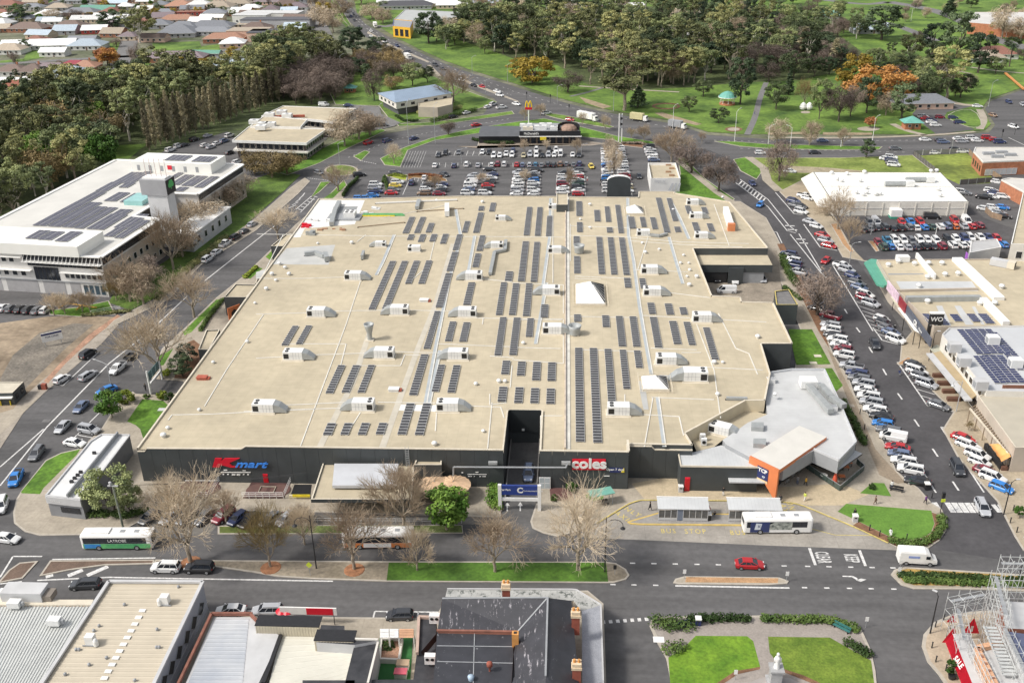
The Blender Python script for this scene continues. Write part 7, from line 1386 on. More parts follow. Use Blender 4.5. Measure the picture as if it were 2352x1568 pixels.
#  TREES
bark=mat('pale_bark',(.30,.25,.19),.9,.3,1.5);bark_d=mat('dark_bark',(.10,.08,.065),.9,.3,1.5);bark_w=mat('white_bark',(.52,.48,.41),.85,.3,.8)
twig=leafmat('tan_twigs',(.32,.24,.165),(.43,.345,.245),(.55,.46,.34),.15);twig_p=leafmat('purple_twigs',(.11,.083,.07),(.16,.122,.10),(.23,.18,.145),.25);twig_y=leafmat('olive_twigs',(.15,.115,.05),(.22,.165,.075),(.30,.22,.10),.2)
euc=leafmat('eucalypt_leaves',(.055,.078,.034),(.112,.142,.062),(.25,.275,.115),.35);euc2=leafmat('olive_leaves',(.075,.088,.036),(.155,.165,.068),(.31,.30,.12),.3);dark=leafmat('conifer_leaves',(.035,.058,.032),(.066,.098,.048),(.13,.17,.08),.3)
green=leafmat('bright_leaves',(.035,.085,.012),(.07,.15,.02),(.15,.24,.04),.2);autumn=leafmat('orange_leaves',(.30,.13,.035),(.44,.21,.06),(.56,.30,.09),.12);gold=leafmat('gold_leaves',(.20,.14,.02),(.32,.23,.035),(.42,.32,.06),.2);pop=leafmat('poplar_twigs',(.15,.13,.075),(.22,.195,.115),(.32,.28,.17),.35);red_l=leafmat('rust_leaves',(.20,.07,.03),(.30,.12,.05),(.38,.18,.07),.2)
hedge_m=leafmat('hedge_leaves',(.030,.06,.014),(.055,.095,.022),(.10,.15,.035),.2);lime_m=leafmat('lime_leaves',(.13,.17,.02),(.22,.27,.03),(.32,.38,.06),.2)
def leaves(mb,clumps,size,seed,asp=1.0,up=.5,rs=None):
 """many small leaf faces through volume of each clump"""
 r=np.random.default_rng(seed)
 for(cx,cy,cz,rx,rz,n)in clumps:
  d=r.normal(size=(n,3));d/=np.linalg.norm(d,axis=1)[:,None];rad=r.random(n)**.40
  P=d*rad[:,None]*np.array([rx,rx,rz])+np.array([cx,cy,cz])
  N=d*np.array([1,1,1.2])+r.normal(size=(n,3))*.6+np.array([0,0,up]);N/=np.linalg.norm(N,axis=1)[:,None]
  A=np.cross(N,r.normal(size=(n,3)));A/=np.linalg.norm(A,axis=1)[:,None];B=np.cross(N,A)
  s=size*(.6+.8*r.random(n))[:,None];i=len(mb.v)
  V=np.stack([P-A*s-B*s*asp*.3,P+A*s*.2-B*s*asp,P+A*s+B*s*asp*.2,P-A*s*.1+B*s*asp],1).reshape(-1,3)
  mb.v+=[TU(v)for v in V];mb.f+=[(i+4*k,i+4*k+1,i+4*k+2,i+4*k+3)for k in range(n)];mb.m+=[0]*n
def limb(mb,a,b,r0,r1,rng,n=6,seg=4,wob=.08):
 a=Vector(a);b=Vector(b);L=(b-a).length;p=a;
 for k in range(1,seg+1):
  f=k/seg;q=a.lerp(b,f)+(Vector(rng.normal(size=3))*L*wob*(1 if k<seg else 0));mb.tube(p,q,r0+(r1-r0)*(k-1)/seg,r0+(r1-r0)*f,n,cap=False);p=q
 return b
def rec(mbT,mbC,p,d,L,r,lev,rng,maxlev,spread,upb,cut):
 q=p+d*L;mid_=p.lerp(q,.5)+Vector(rng.normal(size=3))*L*.05
 mb=mbT if lev<cut else mbC;n=7 if lev==0 else 5 if lev<cut else 3
 mb.tube(p,mid_,r,r*.86,n,cap=False);mb.tube(mid_,q,r*.86,r*.70,n,cap=False)
 if lev>=maxlev:return
 k=int(rng.integers(3,6))if lev<maxlev-1 else int(rng.integers(4,7));r=max(r,.028)
 ph=rng.random()*6.28
 for j in range(k):
  th=spread*(.55+.75*rng.random());az=ph+6.283*j/k+rng.normal()*.35
  u=d.cross(V((.3,.2,1))if abs(d.z)<.9 else V((1,0,0))).normalized();v=d.cross(u)
  nd=(d*math.cos(th)+(u*math.cos(az)+v*math.sin(az))*math.sin(th)+UP(upb)).normalized()
  st=p.lerp(q,.45+.55*rng.random())if j and lev>0 else q
  rec(mbT,mbC,st,nd,L*(.62+.26*rng.random()),r*.60,lev+1,rng,maxlev,spread,upb,cut)
def T_bare(seed,maxlev=5,spread=.62,trunk=2.6,mT=bark,mC=twig,upb=.10,r=.24,L0=3.0):
 rng=np.random.default_rng(seed);A=MB();B=MB();limb(A,(0,0,0),(0,0,trunk),r*1.25,r,rng,8,3,.02)
 for j in range(5):
  az=6.283*j/5+rng.random();th=.5+.35*rng.random();d=V((math.cos(az)*math.sin(th),math.sin(az)*math.sin(th),math.cos(th)));rec(A,B,V((0,0,trunk*(.72+.07*j))),d,L0*(.85+.3*rng.random()),r*.55,1,rng,maxlev,spread,upb,3)
 rec(A,B,UP(trunk),UP(1),L0,r*.7,1,rng,maxlev,spread,upb,3)
 return A,B,mT,mC
def T_twigdome(seed,H=12,Wd=6.0,mT=bark_d,mC=twig_p,n=3400,low=.25,asp=.10,size=.55):
 rng=np.random.default_rng(seed);A=MB();B=MB();limb(A,(0,0,0),(0,0,H*.3),.35,.26,rng,7,3,.02)
 for k in range(16):
  az=rng.random()*6.28;th=.15+.95*rng.random();e=V((math.cos(az)*math.sin(th)*Wd*.85,math.sin(az)*math.sin(th)*Wd*.85,H*.32+math.cos(th)*H*.58));limb(A,(0,0,H*(.18+.14*rng.random())),e,.16,.03,rng,4,4,.06)
 cl=[]
 for k in range(26):
  d=rng.normal(size=3);d/=np.linalg.norm(d);rad=.55+.4*rng.random();cl.append((d[0]*Wd*rad,d[1]*Wd*rad,H*(.5+low*.25)+d[2]*H*.36*rad,Wd*.36,H*.17,n//26))
 leaves(B,cl,size,seed+1,asp,.2);return A,B,mT,mC
def T_euc(seed,H=20,Wd=6.5,mC=euc,mT=bark_w,base=.42,ncl=34,per=105,size=.38,flat=.55,split=.25):
 rng=np.random.default_rng(seed);A=MB();B=MB();limb(A,(0,0,0),(0,0,H*split),.42,.34,rng,7,3,.02);cl=[]
 for k in range(ncl):
  az=rng.random()*6.283;t=rng.random();z=H*(base+(1-base)*(.08+.88*t));prof=math.sin(PI*min(1,.18+.80*(1-t)**.8+.06));rr=Wd*max(.25,min(1,1.15*(1-((z/H-(base+.28))/(1.02-base-.28))**2)**.5 if z/H>base+.28 else .65+.35*(z/H-base)/.28))*(.35+.65*rng.random()**.5)
  rx=Wd*(.20+.15*rng.random());cl.append((math.cos(az)*rr,math.sin(az)*rr,z,rx,rx*flat,per))
 for k in range(7):
  c=cl[k*4%ncl];limb(A,(0,0,H*split*(.85+.15*rng.random())),(c[0]*.85,c[1]*.85,c[2]-.3),.24,.06,rng,5,5,.05)
 leaves(B,cl,size,seed+3,.6,.7);return A,B,mT,mC
def T_round(seed,H=8,Wd=3.4,mC=green,mT=bark,per=110,ncl=30,size=.26,low=.18):
 rng=np.random.default_rng(seed);A=MB();B=MB();limb(A,(0,0,0),(0,0,H*.45),.2,.14,rng,7,3,.03);cl=[]
 for k in range(ncl):
  d=rng.normal(size=3);d/=np.linalg.norm(d);rad=.72+.22*rng.random();cl.append((d[0]*Wd*rad,d[1]*Wd*rad,H*(.5+low*.6)+d[2]*H*(.5-low)*rad,Wd*.34,Wd*.30,per))
 for k in range(6):
  c=cl[k];limb(A,(0,0,H*.35),(c[0]*.8,c[1]*.8,c[2]*.9),.09,.03,rng,4,3,.05)
 leaves(B,cl,size,seed+5,.65,.5);return A,B,mT,mC
def T_cone(seed,H=14,Wd=3.2,mC=dark,mT=bark_d,n=46,size=.36,tip=.04,start=.12):
 rng=np.random.default_rng(seed);A=MB();B=MB();limb(A,(0,0,0),(0,0,H*.9),.26,.05,rng,6,4,.01);cl=[]
 for k in range(n):
  t=k/n;z=H*(start+(.97-start)*t);R=Wd*(1-t)**.85+tip*Wd;az=k*2.4+rng.random();rr=R*(.45+.45*rng.random());cl.append((math.cos(az)*rr,math.sin(az)*rr,z,R*.42+.15,R*.26+.2,64))
 leaves(B,cl,size,seed,.5,.2);return A,B,mT,mC
def T_column(seed,H=15,Wd=1.5,mC=pop,mT=bark,n=40,size=.55,asp=.16):
 rng=np.random.default_rng(seed);A=MB();B=MB();limb(A,(0,0,0),(0,0,H*.95),.22,.03,rng,6,5,.01)
 for k in range(22):
  z=H*(.06+.6*rng.random());az=rng.random()*6.28;limb(A,(0,0,z),(math.cos(az)*Wd*.85,math.sin(az)*Wd*.85,min(H,z+H*.32)),.06,.015,rng,3,3,.03)
 cl=[]
 for k in range(n):
  t=k/n;z=H*(.10+.86*t);R=Wd*(.55+.45*math.sin(PI*min(1,t*1.05+.1)))*(1 if t<.85 else .65);az=rng.random()*6.28;cl.append((math.cos(az)*R*.45,math.sin(az)*R*.45,z,R*.55,H*.05,60))
 leaves(B,cl,size,seed,asp,.0);return A,B,mT,mC
def T_palm(seed):
 rng=np.random.default_rng(seed);A=MB();B=MB();limb(A,(0,0,0),(0,0,9),.32,.26,rng,8,4,.01)
 for k in range(34):
  az=k*2.4;el=.9-1.5*(k/34);p=UP(9);d=V((math.cos(az)*math.cos(el),math.sin(az)*math.cos(el),math.sin(el)))
  for s in range(6):
   q=p+d*.62;w=d.cross(UP(1)).normalized()*(.34*(1-s/7));B.quad(p-w,p+w,q+w*.85,q-w*.85);p=q;d=(d+UP(-.22)).normalized()
 return A,B,bark_d,dark
def build(t):
 A,B,mT,mC=t;zs=[v[2]for v in B.v];H=max(zs);R=np.percentile([math.hypot(v[0],v[1])for v in B.v],96);return A.mesh('trunk',[mT]),B.mesh('crown',[mC]),H,float(R)
TT={'bare':[build(T_bare(s))for s in(1,2,3,4)],'barefine':[build(T_bare(s,5,.5,2.2,bark,twig,.22,.2,2.7))for s in(5,6,7)],'bareolive':[build(T_bare(s,5,.55,2.2,bark,twig_y,.18,.2,2.7))for s in(8,9)],'dome':[build(T_twigdome(s))for s in(11,12,13)],'tandome':[build(T_twigdome(s,mT=bark,mC=twig,n=3000,size=.6))for s in(14,15)],'olivedome':[build(T_twigdome(s,mT=bark,mC=twig_y,n=3400,asp=.25,size=.45))for s in(16,17)],'euc':[build(T_euc(s))for s in(21,22,23)]+[build(T_euc(24,22,5.5,euc,bark_w,.5,30,105)),build(T_euc(25,17,7,euc2,bark_w,.35,36,100))],'tuft':[build(T_euc(s,20,6,euc2,bark,.40,30,115,.36,.42,.3))for s in(26,27)],'broad':[build(T_euc(s,14,7.5,euc,bark_d,.30,40,110,.36,.5,.22))for s in(31,32,33)],'darkbroad':[build(T_euc(s,15,5.5,dark,bark_d,.18,40,100,.36,.6,.2))for s in(34,35)],'round':[build(T_round(s))for s in(41,42)],'cone':[build(T_cone(s))for s in(51,52)],'cypress':[build(T_cone(53,13,1.6,dark,bark_d,44,.30,.15,.05))],'poplar':[build(T_column(s))for s in(61,62,63)],'autumn':[build(T_euc(s,12,8,autumn,bark_d,.15,46,80,.42,.55,.2))for s in(71,)],'gold':[build(T_euc(s,11,6.5,gold,bark_d,.12,44,80,.4,.55,.18))for s in(72,73)],'rust':[build(T_round(74,7,3.2,red_l,bark_d,70,28,.3))],'palm':[build(T_palm(81))],'dead':[build(T_bare(91,3,.5,5,bark_w,bark_w,.25,.3,4.2))],'bush':[build(T_round(s,2.4,1.6,hedge_m,bark_d,70,22,.16,.08))for s in(82,83)],'limebush':[build(T_round(84,2.2,1.5,lime_m,bark_d,60,20,.16,.08))],'topiary':[build(T_round(85,2.6,.85,green,bark,60,16,.12,.2))]}
NAMES=dict(bare='bare_tree',barefine='bare_tree',bareolive='bare_tree',dome='bare_tree',tandome='bare_tree',olivedome='bare_tree',euc='eucalypt_tree',tuft='eucalypt_tree',broad='evergreen_tree',darkbroad='evergreen_tree',round='round_tree',cone='conifer_tree',cypress='cypress_tree',poplar='poplar_tree',autumn='autumn_tree',gold='autumn_tree',rust='shrub',palm='palm_tree',dead='dead_tree',bush='shrub',limebush='shrub',topiary='clipped_tree')
def plant(kind,p,h,label,group=None,w=None,cat=None,i=None,z=0):
 tr,cr,H,R=random.choice(TT[kind])if i is None else TT[kind][i%len(TT[kind])]
 s=h/H;sw=(w/2/R)if w else s*RU(.9,1.12)
 t=TH(NAMES[kind],label,cat or('shrub' if NAMES[kind]=='shrub' else 'tree'),(p.x,p.y,z),random.random()*6.28,group);t.scale=(sw,sw,s)
 LK('trunk',tr,t);LK('crown',cr,t);return t
def tree(kind,x,y,yt,label,group=None,wD=None,i=None,z=0):
 g=G(x,y);h=hgt(x,y,yt);w=None
 if wD:w=(G(x+wD/2,y)-G(x-wD/2,y)).length*1.02
 return plant(kind,g,h,label,group,w,None,i,z)
NB=[('bare',438,1291,1090,175,'large bare tree in bark median beside turning white car'),('bare',814,1308,1150,150,'bare tree in an orange bark ring on median, trunk dark'),('bareolive',622,1303,1165,110,'yellow tinged bare tree in a bark ring on median'),('barefine',929,1214,1070,150,'bare tree on verge in front of entrance canopy'),('barefine',959,1310,1205,85,'small pale trunked bare tree on median grass, left'),('bare',1137,1313,1170,140,'pale bare tree on median grass, middle'),('bare',1327,1309,1125,175,'tallest bare tree at right end of median grass'),('bare',371,870,690,165,'bare tree on left road verge above gateway sign posts'),('bare',446,729,612,110,'bare tree on left road verge by mall'),('bare',300,693,585,120,'bare tree on office lawn by path'),('barefine',398,618,470,95,'tall pale bare tree below office tower'),('barefine',438,535,455,100,'bare tree right of office tower'),('tandome',470,520,455,90,'bushy bare tree on office lawn'),('bare',639,548,468,90,'bare tree beside white corner of mall roof'),('barefine',777,440,375,75,'slim bare tree on lower tip of roundabout'),('dome',1876,724,618,105,'dense brown bare tree beside shop street kerb'),('dome',1650,440,352,75,'brown bare tree on verge behind mall, nearest'),('dome',1587,398,325,85,'brown bare tree behind mall, middle'),('barefine',1542,372,292,90,'tan bare tree by back corner of car park'),('bare',1923,527,425,95,'big tan bare tree before white hall'),('barefine',1950,562,490,60,'slim tan bare tree in bark bed of retail car park'),('dome',1789,417,320,70,'bare tree beside curved footpath on vacant lawn'),('tandome',330,700,610,80,'bushy bare tree by office front corner'),('tandome',420,590,500,85,'bushy bare tree below office windows'),('darkbroad',430,575,540,45,'dark shrub tree below office lobby'),('tandome',520,475,410,85,'bushy bare tree along office, middle'),('barefine',125,724,668,50,'white trunked bare tree at dirt lot edge, first'),('barefine',150,722,672,45,'white trunked bare tree at dirt lot edge, second'),('barefine',190,717,665,50,'white trunked bare tree at dirt lot edge, third'),('barefine',208,718,668,45,'white trunked bare tree at dirt lot edge, fourth'),('bareolive',268,690,640,50,'thin olive tree by office corner'),('dome',340,660,585,75,'bare tree on office lawn near corner'),('tandome',500,490,420,80,'tan bare tree along office front, middle'),('tandome',548,450,395,80,'tan bare tree along office front, far'),('olivedome',585,400,345,70,'yellowish bare tree right of brown office, first'),('olivedome',625,408,350,80,'yellowish bare tree right of brown office, second'),('olivedome',660,400,352,70,'yellowish bare tree right of brown office, third'),('tandome',792,336,252,70,'tan bare tree beside brown office end, first'),('tandome',825,321,248,85,'tan bare tree beside brown office end, second'),('tandome',850,312,255,70,'tan bare tree beside brown office end, third'),('barefine',1042,236,152,85,'tan bare tree at blue roofed building'),('dome',1030,310,275,35,'small bare tree on burger restaurant verge, left'),('bare',905,378,328,42,'bare tree on grass wedge beside car park'),('tandome',1403,372,308,35,'tan bare tree between tall blocks of cars, farther'),('tandome',1409,410,330,38,'tan bare tree between tall blocks of cars, nearer'),('barefine',1205,420,388,26,'yellow green bare tree in mall car park, third block'),('barefine',1108,424,395,30,'bare tree in mall car park, second block'),('barefine',1000,440,398,34,'bare tree in mall car park, leftmost block'),('barefine',1309,440,382,26,'thin orange bare tree in mall car park, fourth block'),('barefine',1204,350,318,20,'thin sapling before burger restaurant, left'),('barefine',1255,348,318,18,'thin sapling before burger restaurant, middle'),('barefine',1325,350,318,26,'thin sapling before burger restaurant, right'),('barefine',1154,346,325,18,'thin sapling at restaurant shrubs'),('barefine',1450,318,292,26,'small bare tree by tall pylon sign, left'),('barefine',1479,325,285,34,'small bare tree by tall pylon sign, right'),('barefine',1390,300,262,28,'thin bare tree on highway verge, first'),('barefine',1338,288,255,24,'thin bare tree on highway verge, second'),('barefine',1242,265,238,30,'thin bare tree on highway verge, third'),('barefine',1205,278,245,22,'thin bare tree behind burger restaurant'),('tandome',1784,330,270,50,'pale bare tree on ring road verge, left'),('tandome',1859,335,275,42,'pale bare tree on ring road verge, middle'),('barefine',1934,337,288,34,'thin pale bare tree on ring road median'),('barefine',1612,330,300,20,'thin tree at ring road corner'),('barefine',700,1250,1165,80,'tangled bare tree on front verge by black lamp post'),('tandome',690,1200,1165,45,'brown bare shrub tree behind black lamp post'),('bare',390,1185,1090,95,'bare tree in left maroon planter'),('barefine',520,1200,1130,80,'bare tree over angled front cars')]
for k,(kd,x,y,yt,wd,l)in enumerate(NB):tree(kd,x,y,yt-(8 if y>1000 else 2),l,None,wd*1.14,k)
tree('round',1026,1217,1119,'round glossy green tree on front verge',None,97,0)
g=G(1026,1217)
PK=[('gold',1223,190,130,95,'yellow green round tree beside highway bend'),('gold',1195,170,132,60,'smaller yellow tree behind round one at highway bend'),('dome',1305,213,160,70,'brown domed bare tree on park edge near highway'),('tuft',1434,254,128,125,'tall spreading eucalypt alone on park lawn'),('cone',1465,247,198,42,'dark tiered pine on park lawn'),('broad',1583,258,220,38,'round dark tree beside oval garden bed'),('broad',1650,283,248,45,'small leaning tree on park lawn'),('broad',1615,222,182,45,'dark tree left of rotunda'),('darkbroad',1700,240,130,62,'very dark conifer right of rotunda'),('cypress',1811,218,154,22,'slim dark cypress in park'),('broad',1782,252,188,60,'dark leafy tree below cypress'),('bareolive',1846,245,172,50,'tan bare tree by white sculptures'),('broad',1881,275,180,50,'olive leaning tree near white sculptures'),('dome',1926,280,188,78,'brown bare tree in middle of park'),('dome',1953,268,190,55,'second brown bare tree in middle of park'),('darkbroad',1990,260,175,55,'dark conifer behind bare park trees'),('tandome',2034,265,206,55,'pale brown bare tree beside dark conifer'),('darkbroad',2070,275,192,62,'dark bushy conifer beside grey roofed cottage'),('autumn',2015,235,148,150,'wide orange autumn tree in park'),('gold',1960,212,122,85,'gold and green tree behind orange one'),('poplar',1843,145,60,30,'tall brown poplar in park, left'),('poplar',1915,160,88,28,'tall brown poplar in park, right'),('tuft',2172,232,105,90,'pale trunked gum at park car park'),('broad',2138,232,160,75,'dark tree over cottage garden'),('broad',2205,225,170,60,'dark tree by curving ring road'),('palm',2318,154,98,30,'single palm near red roofed house'),('darkbroad',2024,92,12,90,'broad dark pine at top of park'),('darkbroad',2140,128,52,58,'broad dark pine, middle of upper park'),('darkbroad',2196,135,26,80,'tallest dark pine on right of park'),('darkbroad',2246,168,75,70,'dark pine before red roofed house'),('gold',2282,82,50,34,'gold tree by far road'),('broad',2286,170,130,48,'leafy tree beside red roofed house'),('tandome',2300,90,10,70,'bare tree by long pale shed, left'),('tandome',2345,92,35,60,'bare tree by long pale shed, right'),('cone',2178,40,-8,34,'dark conifer on far bright lawn'),('rust',1998,294,268,26,'round rust coloured shrub in park'),('darkbroad',1990,363,320,34,'clipped dark cone tree on ring road verge'),('broad',948,198,142,52,'leafy tree between highway and blue roof'),('broad',982,190,152,40,'dark leafy tree near highway, second'),('dome',860,232,155,48,'brown bare tree left of blue roof'),('olivedome',900,205,172,50,'olive shrub tree behind blue roof'),('darkbroad',805,100,62,30,'dark conifer beside highway, left'),('darkbroad',812,130,62,60,'dark conifer clump beside highway'),('darkbroad',865,118,85,50,'dark palm like trees beside highway'),('euc',322,100,16,78,'big dark gum at end of suburb street'),('rust',248,150,108,50,'rust coloured tree on street corner'),('autumn',252,152,108,48,'copper autumn tree beside suburb street'),('dome',322,160,96,42,'pale bare tree beside suburb street'),('dome',268,108,88,28,'small bare tree on verge of suburb street'),('darkbroad',46,50,12,48,'dark tree at top left corner'),('darkbroad',60,118,90,24,'dark round tree by green yard'),('dome',36,150,118,24,'bare tree by green yard'),('gold',360,40,18,22,'lime green tree in suburb'),('darkbroad',260,70,25,60,'dark trees behind long white house'),('darkbroad',290,60,42,40,'dark tree beside big gum'),('tandome',120,45,18,40,'bare tree in suburb, left'),('dome',170,48,20,40,'bare tree in suburb, right'),('darkbroad',985,100,26,60,'dark conifer before yellow building, left'),('darkbroad',1003,96,38,40,'dark conifer before yellow building, right'),('broad',885,20,2,40,'dark tree left of yellow building'),('gold',745,38,4,36,'olive tree on avenue')]
for k,(kd,x,y,yt,wd,l)in enumerate(PK):tree(kd,x,y,yt,l,None,wd,k,.05)
for k,(x,y,yt,wd)in enumerate(((735,60,5,60),(765,75,18,60),(790,40,-10,50),(855,45,5,60),(880,55,15,50),(830,10,-25,60),(760,30,-15,50),(725,20,-25,45))):tree('tandome',x,y,yt,'brown bare tree lining far avenue','bare trees along far avenue',wd)
A,B=(345,345),(652,225)
for k in range(24):
 t=k/23;x=A[0]+(B[0]-A[0])*t+RU(-3,3);y=A[1]+(B[1]-A[1])*t+RU(-2,2);top=y-(125-48*t)*RU(.85,1.05)
 tree('poplar',x,y,top,f'slim bare poplar, {ORD[k]} from left in row behind car park','poplar row behind office car park',17-4*t,k)
def inside(p,poly):
 c=False;j=len(poly)-1
 for i in range(len(poly)):
  a,b=poly[i],poly[j]
  if(a[1]>p[1])!=(b[1]>p[1])and p[0]<(b[0]-a[0])*(p[1]-a[1])/(b[1]-a[1])+a[0]:c=not c
  j=i
 return c
def wood(ptsD,md,kinds,hr,label,group,seed,maxn=200,wr=None):
 rng=random.Random(seed);P=[(g.x,g.y)for g in Gs(ptsD)];x0,x1=min(p[0]for p in P),max(p[0]for p in P);y0,y1=min(p[1]for p in P),max(p[1]for p in P);L=[]
 for _ in range(9000):
  if len(L)>=maxn:break
  p=(rng.uniform(x0,x1),rng.uniform(y0,y1))
  if inside(p,P)and all((p[0]-q[0])**2+(p[1]-q[1])**2>md*md for q in L):L.append(p)
 for p in L:
  k=rng.choice(kinds);h=rng.uniform(*hr)*(1 if k in('euc','tuft','poplar')else .72);
  kn={'euc':'dark gum tree','tuft':'olive topped gum tree','broad':'broad evergreen','darkbroad':'dark conifer','cone':'dark pine','dome':'brown bare tree','tandome':'tan bare tree','gold':'gold tinged tree','olivedome':'olive bare tree','round':'leafy green tree','bush':'shrub'}[k]
  plant(k,V((p[0],p[1],0)),h,f'{kn} {label}',f'{group}, {kn}s',None if wr is None else rng.uniform(*wr),None,None,.02)
 return len(L)
wood(XY('-70,330 60,275 150,255 235,285 262,345 255,395 200,430 100,478 20,520 -90,600'),7.5,['euc','euc','tuft','tuft','broad','round','olivedome'],(11,25),'in wood left of office','wood left of office',1,80)
wood(XY('150,260 250,235 330,225 560,205 650,195 650,225 560,238 335,330 300,330 262,300'),8.2,['euc','euc','tuft','tuft','broad'],(14,25),'in wood behind poplar row','wood behind poplar row',2,75)
wood(XY('-30,260 60,230 200,200 250,215 150,255 0,290'),8,['euc','broad','darkbroad','tuft'],(10,15),'between wood and houses','trees between wood and houses',3,30)
wood(XY('560,200 600,165 690,125 740,140 770,170 700,180 650,198'),8,['euc','euc','tuft'],(17,22),'above brown bare trees','gums above brown trees',4,26)
wood(XY('620,225 650,205 700,185 790,165 800,200 775,228 700,245'),7,['dome'],(15,20),'massed behind brown office','massed behind brown office',5,34)
wood(XY('790,160 850,130 930,155 960,175 900,185 830,190'),7.5,['dome','dome','darkbroad','olivedome'],(11,15),'by near side of highway','trees by near side of highway',6,24)
wood(XY('1020,118 1060,110 1120,125 1200,140 1260,150 1330,165 1400,185 1480,200 1600,192 1680,185 1700,150 1650,120 1500,110 1300,100 1100,80 1020,85'),8.2,['euc','euc','broad','tuft','tuft','tandome','darkbroad','broad'],(12,26),'in dark wood of park','dark wood of park',7,115)
wood(XY('1350,195 1420,205 1560,200 1600,190 1500,175 1380,175'),8,['tuft','tuft','broad'],(15,20),'at front of park wood','front of park wood',17,16)
wood(XY('1000,70 1100,72 1300,92 1500,100 1700,115 1760,80 1700,30 1560,20 1400,25 1250,20 1080,35'),10,['euc','darkbroad','tuft','tandome','broad','euc','broad'],(11,24),'in far part of park wood','far part of park wood',8,110)
wood(XY('1700,185 1760,190 1830,180 1900,180 1950,150 1900,110 1800,100 1720,120'),8,['darkbroad','dome','broad','euc','dome'],(12,20),'in right part of park wood','right part of park wood',9,44)
wood(XY('1720,95 1800,90 1900,100 1980,90 1960,60 1850,40 1740,50'),12,['darkbroad','euc','dome','broad'],(12,19),'at top of park','trees at top of park',10,32)
wood(XY('1960,150 2060,140 2150,150 2180,190 2120,225 2060,205 1980,175'),10,['broad','euc','dome','broad'],(11,17),'behind orange tree','trees behind orange tree',11,26)
wood(XY('2040,210 2110,235 2160,230 2230,215 2230,195 2120,190'),10,['broad','dome'],(8,12),'by creek beside ring road','trees by creek',12,14)
wood(XY('1700,20 1800,10 1880,20 1880,-20 1700,-20'),16,['darkbroad','euc','dome'],(12,18),'beyond top of park','trees beyond park',13,14)
wood(XY('1060,5 1300,-5 1560,5 1560,18 1300,22 1060,30'),13,['darkbroad','dome','tandome','gold','euc'],(9,15),'between far houses and wood','trees between far houses and wood',14,30)
wood(XY('0,60 700,40 690,10 400,-10 0,-20'),14,['darkbroad','round','broad','broad','gold','dome'],(4,9),'among suburb houses','trees among far suburb houses',15,140)
wood(XY('-10,230 200,180 240,150 60,170 -10,190'),15,['darkbroad','broad','dome'],(6,9),'among nearer suburb houses','trees among nearer suburb houses',16,16)
wood(XY('380,150 560,130 680,110 660,150 560,175 400,190'),17,['darkbroad','broad','dome','gold'],(6,10),'around grey roofed houses','trees around grey roofed houses',18,20)
wood(XY('2060,60 2240,30 2350,45 2350,20 2100,0'),22,['dome','tandome','broad'],(8,12),'along far right roads','trees along far right roads',19,14)
wood(XY('2000,70 2350,120 2350,150 2240,120 2050,100'),26,['dome','broad'],(8,12),'near far right lawns','trees near far right lawns',20,10)
for k,(x,y,yt,wd,kd,l)in enumerate(((258,960,897,62,'round','large round clipped bush at left road kerb'),(290,925,898,42,'limebush','lime tinted bush behind round one'),(430,835,793,48,'darkbroad','dark bush beside left road driveway, upper'),(420,865,815,52,'darkbroad','dark bush beside left road driveway, lower'),(384,862,845,24,'limebush','small lime bush by gateway sign'),(338,915,905,18,'bush','small clipped bush at driveway end, left'),(372,915,898,26,'limebush','small clipped bush at driveway end, middle'),(392,920,902,26,'bush','small clipped bush at driveway end, right'),(265,1178,1078,118,'broad','big dark bush between grey building and mall'),(300,1182,1115,70,'broad','second dark bush against mall corner'),(1312,1133,1108,26,'round','small round tree at supermarket wall'),(1272,1150,1133,18,'bush','small dark bush beside path, supermarket end'),(2002,1123,1110,16,'bush','small dark clipped ball on triangle lawn'),(1600+0,1092,1085,12,'bush','bush by loading bay corner'))):tree(kd,x,y,yt,l,None,wd,k)
